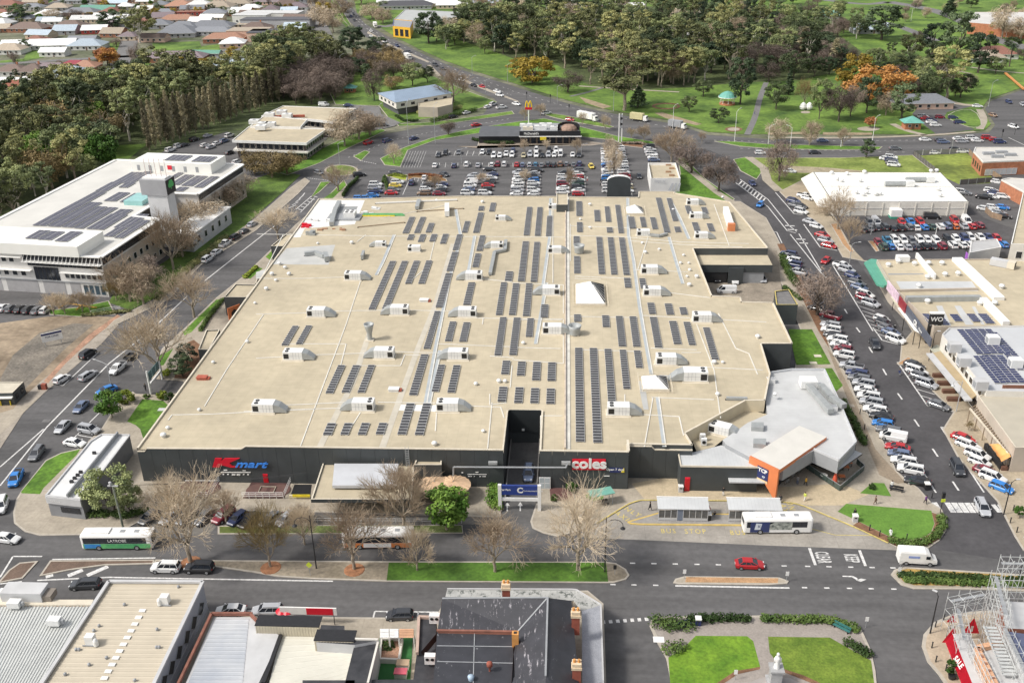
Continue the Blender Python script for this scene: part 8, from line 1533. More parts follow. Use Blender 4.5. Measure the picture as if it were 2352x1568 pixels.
#  HEDGES, HOUSES, STREET THINGS, PEOPLE
def hedge(ptsD,hh,w,label,m=hedge_m,n=None,size=.17,cat='hedge',closed=False):
 P=Gs(ptsD,.12);mb=MB();cl=[];
 for a,b in zip(P[:-1],P[1:]):
  L=(b-a).length;k=max(2,int(L/(w*.45)))
  for i in range(k):
   p=a.lerp(b,(i+.5)/k);cl.append((p.x+RU(-.12,.12)*w,p.y+RU(-.12,.12)*w,.12+hh*.5,w*.5*RU(.85,1.15),hh*.56*RU(.8,1.2),int(60*w)+40))
 leaves(mb,cl,size,len(label),.7,.5);o=PA('hedge',mb,[m]);tag(o,label,cat);return o
for pts,h,w,l,m in(([(1504,1434),(1540,1438),(1580,1440)],1.2,3.6,'thick dark hedge at left end of garden square',hedge_m),([(1586,1424),(1650,1424),(1722,1425)],1.1,1.8,'long clipped hedge along top of garden square, left',hedge_m),([(1746,1425),(1830,1426),(1920,1428)],1.1,1.7,'long clipped hedge along top of garden square, right',hedge_m),([(1920,1430),(1950,1440),(1972,1452)],1.0,1.8,'hedge curling round right corner of garden square',hedge_m),([(1530,1492),(1572,1486)],1.1,2.6,'square hedge block left of first lawn',hedge_m),([(1944,1478),(1975,1494),(2000,1504)],1.0,2.0,'hedge beside right lawn of square',hedge_m),(XY('2062,1322 2150,1324 2280,1332 2400,1338'),.8,1.6,'low shrubs along planted median, back row',hedge_m),(XY('2075,1334 2150,1338 2280,1343 2400,1348'),.8,1.4,'low shrubs along planted median, front row',hedge_m),(XY('2045,1243 2086,1251 2125,1246 2155,1230 2166,1205 2158,1186'),.9,1.9,'low shrubs round artificial lawn',hedge_m),([(1935,925),(1960,970),(1985,1025)],1.3,1.6,'dark hedge along tavern side wall',hedge_m),([(1795,590),(1808,625),(1830,660)],1.6,2.6,'bushy hedge below loading dock',hedge_m),([(1800,660),(1840,690)],.8,1.5,'low hedge beside dark plant annex',hedge_m),([(1128,1120),(1132,1172)],1.1,2.4,'green hedge bed left of gateway sign, left half',green),([(1143,1118),(1146,1172)],1.1,1.5,'green hedge bed left of gateway sign, right half',green),([(460,760),(486,722),(512,690)],.9,1.3,'clipped hedge strip beside mall left side',hedge_m),([(560,640),(590,614)],.8,1.5,'small hedge beside mall left side',lime_m),([(788,452),(800,432),(822,412)],1.2,1.2,'dark hedge beside fenced parking bay',hedge_m),([(880,420),(884,408),(890,440)],1.0,1.2,'hedge dividing two small parking bays',hedge_m),([(892,405),(910,403),(932,408)],.9,2.4,'lime shrubs at car park entry',lime_m),([(940,404),(975,402),(1015,408)],.9,1.6,'rust coloured hedge at car park entry',red_l),([(1085,322),(1120,330),(1180,331)],1.3,1.8,'dark shrubs in front of burger restaurant',hedge_m),([(1430,331),(1470,330),(1500,340)],1.0,1.4,'brown shrubs at car park corner',twig_p),([(910,268),(930,280),(960,278)],1.1,1.6,'hedge round blue roofed building',hedge_m),([(990,282),(1060,262),(1095,255)],1.8,3.2,'shrubs along side road by blue roof',hedge_m),([(960,262),(1010,258),(1060,250)],1.8,3.0,'shrubs in front of blue roofed building',euc2),([(212,1028),(235,1008),(200,1040)],.9,1.0,'lime hedge behind narrow grey building',lime_m),([(210,1182),(300,1184),(345,1168)],1.0,2.6,'ground cover hedge right of narrow grey building',hedge_m),([(878,1478),(890,1496),(900,1482)],.9,1.6,'low shrubs in courtyard planter',hedge_m),([(360,690),(420,630),(520,545)],1.2,3.0,'shrubs along office lawn',euc2),([(300,715),(240,722),(190,726)],.8,1.4,'shrubs at edge of dirt lot',euc2)):
 hedge(pts,h,w,l,m)
HC=dict(grey=(.20,.21,.23),brown=(.16,.115,.095),red=(.28,.13,.095),white=(.66,.66,.65),green=(.13,.30,.23),blue=(.40,.47,.53),tan=(.36,.30,.23),orange=(.34,.185,.125),dark=(.09,.09,.10),purple=(.19,.15,.16),rust=(.30,.10,.06),maroon=(.30,.05,.07))
roof_oc=objcol('roof_tiles',.7,.14,1.2);wall_oc=objcol('house_wall',.85,.07,.8)
HMESH={}
def house(x,y,wd,dp,kind,rc,wc,label,rz=0,h=2.9,rh=None,chim=False,group='houses of suburb'):
 g=G(x,y);rh=rh or min(wd,dp)*.24;t=TH('house',label,'house',(g.x,g.y,0),rz,group);a,b=wd/2,dp/2
 m=MB();m.prism([(-a,-b),(a,-b),(a,b),(-a,b)],0,h,0,cap=False)
 if kind=='gable':
  for s in(-1,1):m.poly([(s*a,-b,h),(s*a,b,h),(s*a,0,h+rh)]if s>0 else[(-a,b,h),(-a,-b,h),(-a,0,h+rh)])
 PA('wall',m,wall_oc,t,col=wc);e=.5;m=MB();k=a-(b if kind=='hip' else-e)if a>b else 0.0
 if kind=='hip':
  if a>=b:r1_,r2_=(-(a-b)-.01,0),((a-b)+.01,0)
  else:r1_,r2_=(0,-(b-a)),(0,(b-a))
  R1_=(*r1_,h+rh);R2_=(*r2_,h+rh);c=[(-a-e,-b-e,h-.1),(a+e,-b-e,h-.1),(a+e,b+e,h-.1),(-a-e,b+e,h-.1)]
  if a>=b:m.quad(c[0],c[1],R2_,R1_);m.poly([c[1],c[2],R2_]);m.quad(c[2],c[3],R1_,R2_);m.poly([c[3],c[0],R1_])
  else:m.poly([c[0],c[1],R1_]);m.quad(c[1],c[2],R2_,R1_);m.poly([c[2],c[3],R2_]);m.quad(c[3],c[0],R1_,R2_)
 elif kind=='gable':
  for s in(-1,1):m.quad((-a-e,s*(b+e),h-.15),(a+e,s*(b+e),h-.15),(a+e,0,h+rh),(-a-e,0,h+rh))if s<0 else m.quad((a+e,b+e,h-.15),(-a-e,b+e,h-.15),(-a-e,0,h+rh),(a+e,0,h+rh))
 else:m.prism([(-a-.2,-b-.2),(a+.2,-b-.2),(a+.2,b+.2),(-a-.2,b+.2)],h,h+.35)
 ro=PA('roof',m,roof_oc,t,col=mul(HC[rc],RU(.85,1.2)))
 if kind!='flat':
  SP('prism','gutter',white,t,[(-a-e,-b-e),(a+e,-b-e),(a+e,b+e),(-a-e,b+e)],h-.28,h-.12,0,cap=False)
 n=max(2,int(wd/4));WN(t,(-a,-b),(a,-b),.9,2.2,n,1.5,white,glass)
 BX('door',[mat('door_brown',(.16,.09,.06),.6,.2,1)],t,-.45+a*.15,.45+a*.15,-b-.05,-b,0,2.1)
 if chim:BX('chimney',brick,ro,a*.3-.4,a*.3+.4,b*.2-.4,b*.2+.4,h,h+rh+.9)
 return t
wW=(.68,.67,.63);wC=(.55,.45,.33);wB=(.33,.15,.09);wG=(.40,.40,.41);wP=(.60,.42,.33);wR=(.36,.06,.05)
HS=[(95,112,46,13,'gable','white',wW,'long white house with dark solar strips on its roof'),(26,122,20,13,'hip','tan',wW,'grey tan hipped house left of green yard'),(204,112,22,14,'hip','blue',wW,'pale blue hipped house with a white verandah'),(128,128,16,9,'gable','white',wW,'small white shed house right of green yard'),(222,76,17,11,'gable','white',wR,'white roofed shed with dark red walls'),(32,172,17,12,'hip','brown',wW,'brown tiled house at left edge'),(82,172,16,14,'hip','brown',wC,'brown gabled house left of pale blue one'),(118,170,14,14,'gable','purple',wC,'purple brown house in middle row'),(158,178,22,14,'hip','blue',wG,'pale blue grey house with a wide verandah'),(176,160,16,10,'hip','maroon',wW,'bright maroon roofed house behind pale one'),(200,162,14,12,'hip','orange',wB,'orange tiled house at street corner'),(10,205,20,14,'gable','white',wW,'white roofed house at left edge'),(45,222,18,12,'hip','rust',wP,'rust tiled two level house above wood'),(20,238,17,12,'hip','purple',wC,'purple tiled house above wood'),(95,198,16,10,'gable','white',wW,'white carport house above wood'),(150,200,16,10,'gable','blue',wG,'pale grey shed house above wood'),(50,50,20,14,'hip','grey',wC,'grey hipped house near top left'),(70,72,26,14,'hip','brown',wB,'long brown roofed house, upper left'),(165,68,22,14,'hip','brown',wB,'brown roofed house behind long white one'),(110,55,13,9,'gable','blue',wG,'pale blue shed, upper left'),(125,57,14,9,'gable','white',wW,'white gabled shed, upper left'),(205,52,24,10,'gable','white',wC,'cream long roof, upper left'),(190,35,26,12,'hip','grey',wP,'grey roof beside green one'),(230,30,28,13,'gable','green',wP,'green roofed house with pink walls'),(250,46,20,10,'gable','white',wC,'cream roofed house below green one'),(170,8,22,12,'hip','grey',wG,'grey house on top left street'),(205,6,16,10,'gable','white',wW,'white house on top left street'),(260,8,22,12,'hip','red',wB,'red tiled house on top edge'),(310,6,20,12,'hip','orange',wP,'orange tiled house on top edge'),(20,18,22,14,'hip','red',wP,'pinkish red house in top left corner'),(415,20,22,15,'hip','orange',wB,'orange hipped house behind red fence'),(460,20,22,15,'hip','white',wW,'white many gabled house'),(505,22,24,16,'hip','tan',wW,'cream domed roof house'),(445,36,44,6,'flat','red',wR,'long dark red shed'),(412,52,26,12,'hip','orange',wP,'orange tiled wide house'),(490,48,18,8,'gable','white',wC,'cream small gabled house'),(412,82,26,20,'hip','grey',wG,'grey stepped roof house, left of pair'),(425,70,22,14,'hip','grey',wG,'grey stepped roof house, back of pair'),(490,68,30,14,'hip','grey',wW,'grey wide hipped house, right of pair'),(490,80,28,10,'hip','grey',wG,'grey wide hipped house, front right'),(518,96,26,12,'hip','orange',wB,'orange red tiled house below grey ones'),(405,140,36,12,'hip','purple',wB,'long purple grey roofed house above wood'),(475,132,18,6,'gable','green',wG,'small bright green roofed shed'),(590,72,20,14,'hip','brown',wP,'brown roof beside dark flat roof'),(575,88,26,16,'flat','tan',wP,'pink walled two storey block'),(618,92,24,16,'flat','dark',wP,'dark fronted pink block'),(580,52,26,10,'flat','white',wW,'white flat roofed clinic, left'),(628,46,44,14,'flat','white',wW,'white flat roofed clinic, main'),(640,62,50,14,'flat','dark',wG,'dark flat roof below clinic'),(545,15,24,12,'hip','tan',wC,'tan house behind dark trees'),(620,10,24,14,'hip','purple',wP,'purple roofed house on far avenue'),(660,18,22,12,'hip','brown',wC,'brown roofed house on far avenue'),(690,205,14,10,'hip','grey',wG,'grey house among trees'),(530,158,16,10,'gable','blue',wG,'pale blue roof among bare trees')]
for x,y,wd,dp,kd,rc,wc,l in HS:house(x,y,wd,dp,kd,rc,wc,l,RU(-.12,.12),2.9 if 'two' not in l and 'block' not in l and 'clinic' not in l else 5.5,None,rc in('brown','red','orange')and wd<22)
rh_=random.Random(5);SP_=[(g.x,g.y)for g in Gs(XY('0,0 690,0 690,90 560,110 380,95 230,120 60,165 0,150'))];HX=[G(a[0],a[1]).xy for a in HS];RD=[G(*p).xy for p in((100,16),(165,-8),(318,40),(305,70),(296,100),(288,120),(60,144),(150,138),(360,128),(500,119),(720,40),(705,10),(400,105),(92,115))]
for k in range(900):
 p=V((rh_.uniform(-500,-150),rh_.uniform(600,900)))
 if inside(p,SP_)and all((p-q).length>19 for q in HX)and all((p-q).length>14 for q in RD):
  HX.append(p);c=rh_.choice(['grey','white','brown','purple','tan','blue','red','grey','white']);q=proj((p.x,p.y,0));house(q[0],q[1],rh_.uniform(12,19),rh_.uniform(9,13),rh_.choice(['hip','gable']),c,rh_.choice([wW,wC,wB,wG,wP]),f'small far suburb house with a {c} roof',rh_.uniform(-.2,.2),group=f'small far {c} roofed houses')
FAR=[(905,12,26,14,'gable','white',wW,'white house beyond highway, first'),(935,20,40,14,'hip','dark',wG,'dark roofed house beyond highway'),(985,14,30,14,'gable','white',wW,'white house beyond highway, second'),(1040,18,24,14,'gable','white',wC,'white gabled house beyond highway, third'),(1075,14,22,12,'gable','blue',wC,'cream and blue house beyond highway'),(1110,14,24,12,'gable','blue',wP,'blue gabled house with a peach wall'),(1125,36,30,16,'hip','orange',wP,'salmon tiled house beside wood'),(1290,8,20,10,'gable','white',wW,'white shed far behind wood'),(1330,28,34,14,'gable','white',wP,'white roof seen through bare trees, left'),(1390,34,40,14,'hip','red',wP,'reddish roof seen through bare trees'),(1440,20,26,16,'flat','white',wW,'white boxy shed at edge of wood'),(1580,90,14,9,'gable','white',wW,'small white roof inside wood, left'),(1675,92,14,9,'gable','white',wW,'small white roof inside wood, right'),(1900,42,14,10,'gable','green',wG,'small grey green roof by far bend'),(1995,75,22,12,'gable','blue',wG,'pale blue roof beside broad pine'),(1965,68,14,8,'gable','orange',wC,'tiny orange roofed stall by far park road'),(2280,132,22,14,'hip','red',wW,'red roofed white cottage near palm'),(2262,140,18,12,'hip','tan',wW,'white cottage wing near palm'),(2110,245,26,12,'hip','grey',wP,'grey hipped brick cottage at park car park')]
for x,y,wd,dp,kd,rc,wc,l in FAR:house(x,y,wd,dp,kd,rc,wc,l,RU(-.1,.1))
yb_=bld('showroom','grey roofed showroom with bright yellow front','showroom',XY('905,45 1030,52 1060,28 930,22'),6,mat('showroom_grey',(.35,.36,.36),.7,.1,.3),mat('showroom_roof',(.42,.43,.42),.6,.08,.2),white)
yf=bld('showroom_entry','bright yellow fronted entry of far showroom','showroom',XY('902,60 942,64 948,48 904,44'),7,mat('bright_yellow',(.70,.40,.03),.6,.1,.6),greypl,mat('blue_trim',(.12,.15,.45),.5,.1,1))
P=G(902,60,7)-yf.location;Q=G(942,64,7)-yf.location;WN(yf,P,Q,1,5.5,3,3,mat('bright_yellow2',(.70,.40,.03),.6,.1,1),glass);ls=bld('shed','long pale curved roof shed on far right','shed',XY('2225,52 2350,62 2420,64 2420,28 2330,28 2240,28'),7,brick,mat('shed_pale',(.58,.56,.53),.6,.12,.1),white,.1)
t=TH('rotunda','park rotunda with a domed green roof','rotunda',G(1670,240));SP('lathe','base',brick,t,[(3.6,0),(3.6,.7)],16);SP('lathe','dome',[mat('verdigris',(.14,.38,.32),.6,.15,.6)],t,XY('4.2,3.5 3.9,3.9 3.0,4.9 1.6,5.7 .3,6.1'),16);m=MB();[m.tube((3.2*math.cos(k*PI/4),3.2*math.sin(k*PI/4),.7),(3.2*math.cos(k*PI/4),3.2*math.sin(k*PI/4),3.6),.12)for k in range(8)];PA('column',m,white,t);SP('lathe','white_ring',white,t,[(4.3,3.35),(4.3,3.6)],16)
for x,y,l,s in((2092,295,'green roofed brick kiosk beside park car park',1.0),(805,212,'green roofed shelter by duck pond',.8)):
 t=TH('kiosk',l,'kiosk',G(x,y));t.scale=(s,s,s);SP('prism','wall',brick,t,XY('-3.2,-2.4 3.2,-2.4 3.2,2.4 -3.2,2.4'),0,3.0);m=MB();c=[(-4.2,-3.4,2.9),(4.2,-3.4,2.9),(4.2,3.4,2.9),(-4.2,3.4,2.9)]
 for i in range(4):m.poly([c[i],c[(i+1)%4],(0,0,5.2)])
 PA('roof',m,[MATS['verdigris']],t);WN(t,(-3.2,-2.4),(3.2,-2.4),1,2.2,2,1.2,white,glass);BX('door',[MATS['door_brown']],t,-.5,.5,-2.46,-2.4,0,2.1)
for k,x in enumerate((1844,1858)):
 t=TH('sculpture',f'white egg shaped sculpture on park lawn, {("left","right")[k]}','sculpture',G(x,253));SP('lathe','shell',white,t,XY('.3,0 1.3,.5 1.6,1.4 1.2,2.6 .5,3.3 .05,3.5'),12)
t=TH('fence','grey panelled fence along fenced grass lot','fence',(0,0,0))
def fence_run(t,ptsD,h,pm,postm,pw=2.4):
 P=Gs(ptsD)
 for a,b in zip(P[:-1],P[1:]):
  n=max(1,int((b-a).length/pw))
  for k in range(n):
   u,v=a.lerp(b,(k+.04)/n),a.lerp(b,(k+.96)/n);SP('beam','fence_panel',pm,t,u+UP(h/2+.1),v+UP(h/2+.1),.06,h);m=MB();q=a.lerp(b,k/n);m.box(q.x-.06,q.x+.06,q.y-.06,q.y+.06,0,h+.25);PA('post',m,postm,t)
fence_run(t,[(2098,357),(2222,351)],1.7,mat('grey_mesh_panel',(.22,.22,.21),.8,.15,1),white,3.5);fence_run(t,[(2098,357),(2150,399)],1.7,mat('dark_fence',(.12,.11,.10),.8,.15,1),greypl,3)
t=TH('fence','brown timber fence by motel','fence',(0,0,0));fence_run(t,[(2225,354),(2250,385),(2300,418)],1.8,mat('timber_fence',(.26,.18,.12),.85,.2,1),bark,2.6)
t=TH('fence','dark fence at bottom of fenced lot','fence',(0,0,0));fence_run(t,[(2204,425),(2300,418)],1.8,MATS['dark_fence'],greypl,3)
t=TH('fence','curved timber screen in yard behind hall','fence',(0,0,0));fence_run(t,[(2262,488),(2275,500),(2300,508)],1.8,MATS['timber_fence'],bark,1.5)
t=TH('fence','rail fence along office lawn corner','fence',(0,0,0));m=MB();P=Gs(XY('210,722 240,716 265,712 278,712'))
for a,b in zip(P[:-1],P[1:]):
 for h in(.5,1.0):m.tube(a+UP(h),b+UP(h),.05,n=4)
 m.tube(a,a+UP(1.1),.06,n=4)
PA('rails',m,white,t)
t=TH('barrier','orange timber barriers by office corner','barrier',(0,0,0));m=MB()
for a,b in(((135,708),(158,693)),((175,711),(193,698)),((158,697),(222,706))):m.beam(G(*a,.7),G(*b,.7),.25,.25)
PA('beam',m,[mat('barrier_orange',(.60,.33,.07),.7,.15,1)],t)
t=TH('billboard','white and navy sale billboard standing in dirt lot','sign',G(124,792),.6);BX('board',white,t,-2.3,2.3,-.08,.08,1.2,3.4);BX('navy_strip',navyS,t,-2.3,2.3,-.12,-.08,2.9,3.4);text('FOR LEASE',.62,navyS,t,(0,-.13,2.35),(PI/2,0,0),ext=.01);m=MB();[m.tube((x,0,0),(x,0,1.2),.07)for x in(-1.8,1.8)];PA('post',m,greypl,t)
t=TH('gateway_sign','white framed sign with glass panels at left driveway','sign',(0,0,0));a=G(373,872);b=G(347,905);m=MB()
for p in(a,b):m.tube(p,p+UP(5.6),.22,.2,10)
PA('post',m,white,t);d=b-a;SP('beam','cross_beam',white,t,a+UP(2.2),b+UP(2.2),.3,.5)
for k in range(3):SP('beam','sign_panel',[mat('teal_panel',(.13,.22,.22),.4,.3,1)],t,a.lerp(b,.06+k*.31)+UP(4.0),a.lerp(b,.33+k*.31)+UP(4.0),.12,1.9)
t=TH('pylon_sign','tall white twin pillar pylon sign behind car park','sign',G(1424,326));h=hgt(1424,326,262);m=MB();m.box(-.8,-.35,-.3,.3,0,h);m.box(.35,.8,-.3,.3,0,h);PA('pillar',m,white,t)
for k in range(5):BX('sign_panel',[black if k%2 else greypl],t,-.1,.75,-.36,-.3,h*(.50+k*.10),h*(.585+k*.10))
t=TH('pylon_sign','restaurant pole sign with yellow arches on red','sign',G(1214.5,284));h=hgt(1214.5,284,232);SP('tube','pole',white,t,(0,0,0),(0,0,h*.75),.28,.25,8);BX('red_base',redS,t,-1.5,1.5,-.3,.3,h*.62,h*.72);m=MB()
for s in(-1,1):m.path([V((s*.05,0,h*.72)),V((s*.25,0,h*.88)),V((s*.75,0,h)),V((s*1.2,0,h*.88)),V((s*1.4,0,h*.72))],.28,6)
PA('yellow_arches',m,[mat('arch_yellow',(.78,.50,.02),.5,.05,1)],t)
def lamp(x,y,yt,label,m_=greypl,arm=2.4,az=0.0,double=False,name='street_lamp',globe=False,style='arm'):
 g=G(x,y);h=hgt(x,y,yt);t=TH(name,label,'street lamp',g,az);SP('tube','pole',m_,t,(0,0,0),(0,0,h*(.92 if style=='arm' else 1)),.12,.07,8)
 for s in((1,-1)if double else(1,)):
  if style=='hook':
   m=MB();P=[V((s*arm*.5*(1-math.cos(u)),0,h*.86+h*.10*math.sin(u)))for u in(0,.5,1,1.6,2.2,2.8,3.14)];m.path(P,.05,6);PA('arm',m,m_,t);m=MB();m.lathe(XY('.05,.35 .15,.3 .42,0 .38,-.05'),10,c=(s*arm,0,h*.86-.6));m.tube((s*arm,0,h*.86),(s*arm,0,h*.86-.3),.04);PA('lamp_head',m,m_,t)
  else:
   SP('path','arm',m_,t,[UP(h*.90),V((s*arm*.4,0,h*.97)),V((s*arm,0,h))],.05,6);BX('lamp_head',lgrey,t,s*arm-.35,s*arm+.35,-.14,.14,h-.06,h+.08)
 return t
lamp(727,1306,1183,'black hooked lamp post on median by yellow sign',black,2.6,PI,style='hook');lamp(1389,1314,1187,'black hooked lamp post at end of median grass',black,2.6,0,style='hook')
lamp(2136,1455,1360,'black lamp post on corner footpath by bollards',black,.6,2.5);lamp(2340,1330,1240,'tall black pole behind scaffold',black,.6,2);lamp(255,882,832,'steel road lamp with a long arm over left road',steel,3.6,2.75);lamp(2305,1182,1100,'black lamp post right of zebra crossing',black,1.0,0);lamp(2196,946,875,'hooked steel lamp post on shop footpath',steel,1.6,2.5,style='hook');lamp(2136,826,760,'thin lamp post by round red bed',black,.8,0)
for k,(x,y,yt,l,az)in enumerate(((1764,334,287,'white road lamp on ring road, first',0.4),(1814,345,289,'white road lamp on ring road, second',2.6),(2004,322,266,'white twin lamp on ring road, third',.5),(1931,338,315,'short white lamp on ring road',0),(1687,325,250,'white road lamp beside round bed',.6),(1545,296,240,'white road lamp at highway junction',.6),(1409,256,196,'steel lamp pole at park edge',1.5),(1280,240,195,'steel lamp with twin arms near park',0),(1672,435,0,'',0),(1000,330,238,'lamp post left of burger restaurant',1),(939,332,230,'tall lamp post beside side road',1),(873,302,240,'dark pole by side car park',1),(781,380,325,'lamp post on roundabout',0),(785,180,125,'lamp post in left park',.5),(1085,174,128,'power pole beside highway, first',0),(1166,190,145,'power pole beside highway, second',0),(2172,225,180,'white lamp in upper park',0),(2270,245,185,'road lamp on curving ring road',.2),(1791,138,108,'white lamp post in park wood',0),(1115,214,182,'lamp on highway separator',0),(2184,352,318,'dark pole before brick motel',0),(2310,88,55,'white far lamp on right road',0),(2092,50,18,'white far lamp on far road',0),(1060,375,340,'lamp post in mall car park, left',0),(1335,360,330,'lamp post in mall car park, right',0),(2000,540,505,'blue grey pole in retail car park',0),(2148,545,520,'white pole in retail car park',0),(1951,605,556,'lamp post by green awning corner',0))):
 if l:lamp(x,y,yt,l,steel if 'white' not in l else white,2.0,az)
t=TH('power_pole','leaning weathered power pole with cables behind green bus','power pole',G(284,1215));h=hgt(284,1215,1112);SP('tube','pole',[mat('pole_timber',(.22,.24,.19),.9,.25,2)],t,(0,0,0),(-.25,.2,h),.2,.14,8);m=MB();m.box(-1.1,.7,.05,.25,h-.5,h-.3);m.lathe([(.25,0),(.25,.7),(.1,.8)],8,c=(-.6,.2,h-.4));PA('crossarm',m,lgrey,t);m=MB()
for k in range(3):
 P=[V((-.8+k*.6,.2,h-.3)).lerp(V((30+k,6+k*.5,h-1.5)),u/8)+V((0,0,-2.2*(u/8)*(1-u/8)))for u in range(9)];m.path(P,.025,4)
PA('cable',m,black,t)
def shelter(x0,x1,yf,label):
 a=G(x0,yf);b=G(x1,yf);L=b.x-a.x;t=TH('bus_shelter',label,'bus shelter',(a.x,a.y,.14));m=MB();m.poly([(-.2,-.2,2.55),(L+.2,-.2,2.55),(L+.2,2.6,3.0),(-.2,2.6,3.0)]);m.poly([(-.2,2.6,2.9),(L+.2,2.6,2.9),(L+.2,-.2,2.45),(-.2,-.2,2.45)]);m.quad((-.2,-.2,2.45),(L+.2,-.2,2.45),(L+.2,-.2,2.55),(-.2,-.2,2.55));
 for x in(-.2,L+.2):m.quad((x,-.2,2.45),(x,2.6,2.9),(x,2.6,3.0),(x,-.2,2.55))
 PA('roof',m,[MATS['pale_metal_roof_b']],t);BX('white_gutter',white,t,-.25,L+.25,2.55,2.7,2.9,3.15)
 n=8
 for k in range(n):
  x=L*k/n
  if k==3:BX('blue_panel',[mat('panel_slate',(.16,.19,.25),.4,.1,1)],t,x+.05,x+L/n-.05,-.05,.05,.1,2.4)
  else:BX('glass_pane',[mat('clear_grey',(.11,.11,.11),.15,.3,1)],t,x+.05,x+L/n-.05,-.03,.03,.65,2.1)
 m=MB();m.box(0,L*3/n,-.06,.06,.1,.6);m.box(L*4/n,L,-.06,.06,.1,.6);PA('lower_panel',m,lgrey,t);m=MB()
 for k in range(n+1):m.box(L*k/n-.05,L*k/n+.05,-.07,.07,0,2.5);m.box(L*k/n-.05,L*k/n+.05,2.4,2.5,0,2.9)if k%4==0 else None
 PA('post',m,lgrey,t);BX('bench',bark_d,t,.3,L-.3,.6,1.0,.4,.5)
shelter(1512,1624,1196,'pale roofed glass bus shelter, left one');shelter(1673,1790,1198,'pale roofed glass bus shelter behind white bus')
t=TH('picnic_shelter','teal roofed picnic shelter before supermarket wall','shelter',G(1380,1157),.35);BX('roof',[mat('teal_roof',(.16,.38,.31),.5,.1,.6)],t,-2.2,2.2,-1.1,1.1,2.5,2.62);m=MB();[m.tube((x,y,0),(x,y,2.5),.06)for x in(-1.9,1.9)for y in(-.8,.8)];PA('post',m,greypl,t);m=MB();m.box(-1.2,1.2,-.3,.3,.7,.78);m.box(-1.2,1.2,-.9,-.6,.42,.48);PA('table',m,bark_d,t)
t=TH('lawn_patch','small rounded lawn patch beside teal shelter','lawn',G(1366,1140));SP('tube','turf',turf,t,(0,0,.12),(0,0,.14),1.6,n=16)
def bench(x,y,rz,mm,label,L=1.9):
 t=TH('bench',label,'bench',G(x,y,.14),rz)
 for k in range(3):PA('seat_slat',MB().box(-L/2,L/2,-.25+k*.18,-.10+k*.18,.42,.46),[mm],t)
 for k in range(3):PA('back_slat',MB().box(-L/2,L/2,.30,.34,.52+k*.16,.65+k*.16),[mm],t)
 for x_ in(-L*.4,L*.4):PA('leg',MB().box(x_-.04,x_+.04,-.25,.34,0,.42),[black],t)
teal=mat('bench_teal',(.04,.16,.15),.5,.1,1);bench(1932,1446,-.7,teal,'teal bench at right hedge of square',2.6);bench(1571,1440,.55,mat('bench_navy',(.03,.05,.08),.5,.1,1),'dark blue bench in left hedge of square',2.6);bench(2104,1113,-.15,mat('bench_green',(.05,.11,.08),.5,.1,1),'green bench at footpath by crossing',2.6);bench(2058,1127,-.35,black,'black bench beside triangle lawn',2.4);bench(2094+0,838,.5,bark_d,'timber bench by corner bark bed')
for k,(x,y,l)in enumerate(((1603,1433,'navy and white litter bin in square hedge'),(1963,1196,'pale litter bin by artificial lawn'),(1563,1128,'white litter bin beside tall red cabinet'),(2128,1122,'dark litter bin by crossing'),(1627,1192,'dark bin at end of left shelter'))):
 t=TH('litter_bin',l,'bin',G(x,y,.14));BX('body',[navyS if 'navy' in l else(black if 'dark' in l else lgrey)],t,-.4,.4,-.4,.4,0,1.1);BX('lid',white,t,-.45,.45,-.45,.45,1.1,1.3);BX('slot',black,t,-.2,.2,-.43,-.40,.8,1.0)
for k,(x,y)in enumerate(((2167,1423),(2148,1439),(2140,1487),(2149,1519),(2172,1539),(2193,1560),(2020,1230),(1997,1217),(2082,1238),(2327,1172),(2320,1200),(2335,1222),(2140,1143),(1975,950),(1985,985),(1990,1010))):
 t=TH('bollard',f'dark bollard on paving, {ORD[k]} of scattered bollards','bollard',G(x,y,.14),0,'dark bollards');SP('tube','shaft',black,t,(0,0,0),(0,0,1.05),.10,.09,8);SP('lathe','cap',plastic,t,[(.13,1.0),(.13,1.08),(.05,1.16)],8)
t=TH('planter_bench','long brown timber planter benches on shop footpath','bench',(0,0,0))
for k in range(4):
 a=G(2145+k*11,865+k*18,.12);BX('timber_box',[mat('brown_box2',(.15,.075,.05),.7,.2,1)],t,a.x-.3,a.x+2.2,a.y-.5,a.y+.4,0,.9);BX('dark_post',black,t,a.x+2.4,a.x+3.6,a.y-.2,a.y+.2,0,1.2)
t=TH('shade_sail','orange shade sail over cafe seating','shade sail',(0,0,0));p=[G(2272,1020,3.0),G(2292,1018,3.4),G(2322,1048,3.2),G(2300,1060,2.8)];m=MB();N=6
def sp(u,v):q=p[0].lerp(p[1],u).lerp(p[3].lerp(p[2],u),v);return q+V((0,0,-.5*math.sin(PI*u)*math.sin(PI*v)+(.25 if int(v*6)%2 else 0)))
for i in range(N):
 for j in range(N):m.quad(sp(i/N,j/N),sp((i+1)/N,j/N),sp((i+1)/N,(j+1)/N),sp(i/N,(j+1)/N))
PA('sail',m,[mat('sail_orange',(.72,.36,.12),.7,.08,1)],t);m=MB();[m.tube((q.x,q.y,.1),q,.06)for q in p];PA('post',m,black,t)
t=TH('cafe_screen','black cafe screen and counter below orange sail','screen',(0,0,0));a,b=G(2262,1030,.1),G(2298,1078,.1);SP('beam','screen',black,t,a+UP(.7),b+UP(.7),.6,1.2);BX('counter',[MATS['brown_box2']],t,b.x,b.x+2,b.y-.4,b.y+.4,.1,.9)
for k,(x,y,l)in enumerate(((2224,990,'potted bush on shop footpath by kerb'),(2338,1190,'potted round bush right of crossing'))):plant('topiary' if k else 'bareolive',G(x,y),2.6,l,None,1.8)
plant('topiary',G(2185,1555),3.0,'clipped potted tree beside red sign',None,2.4);
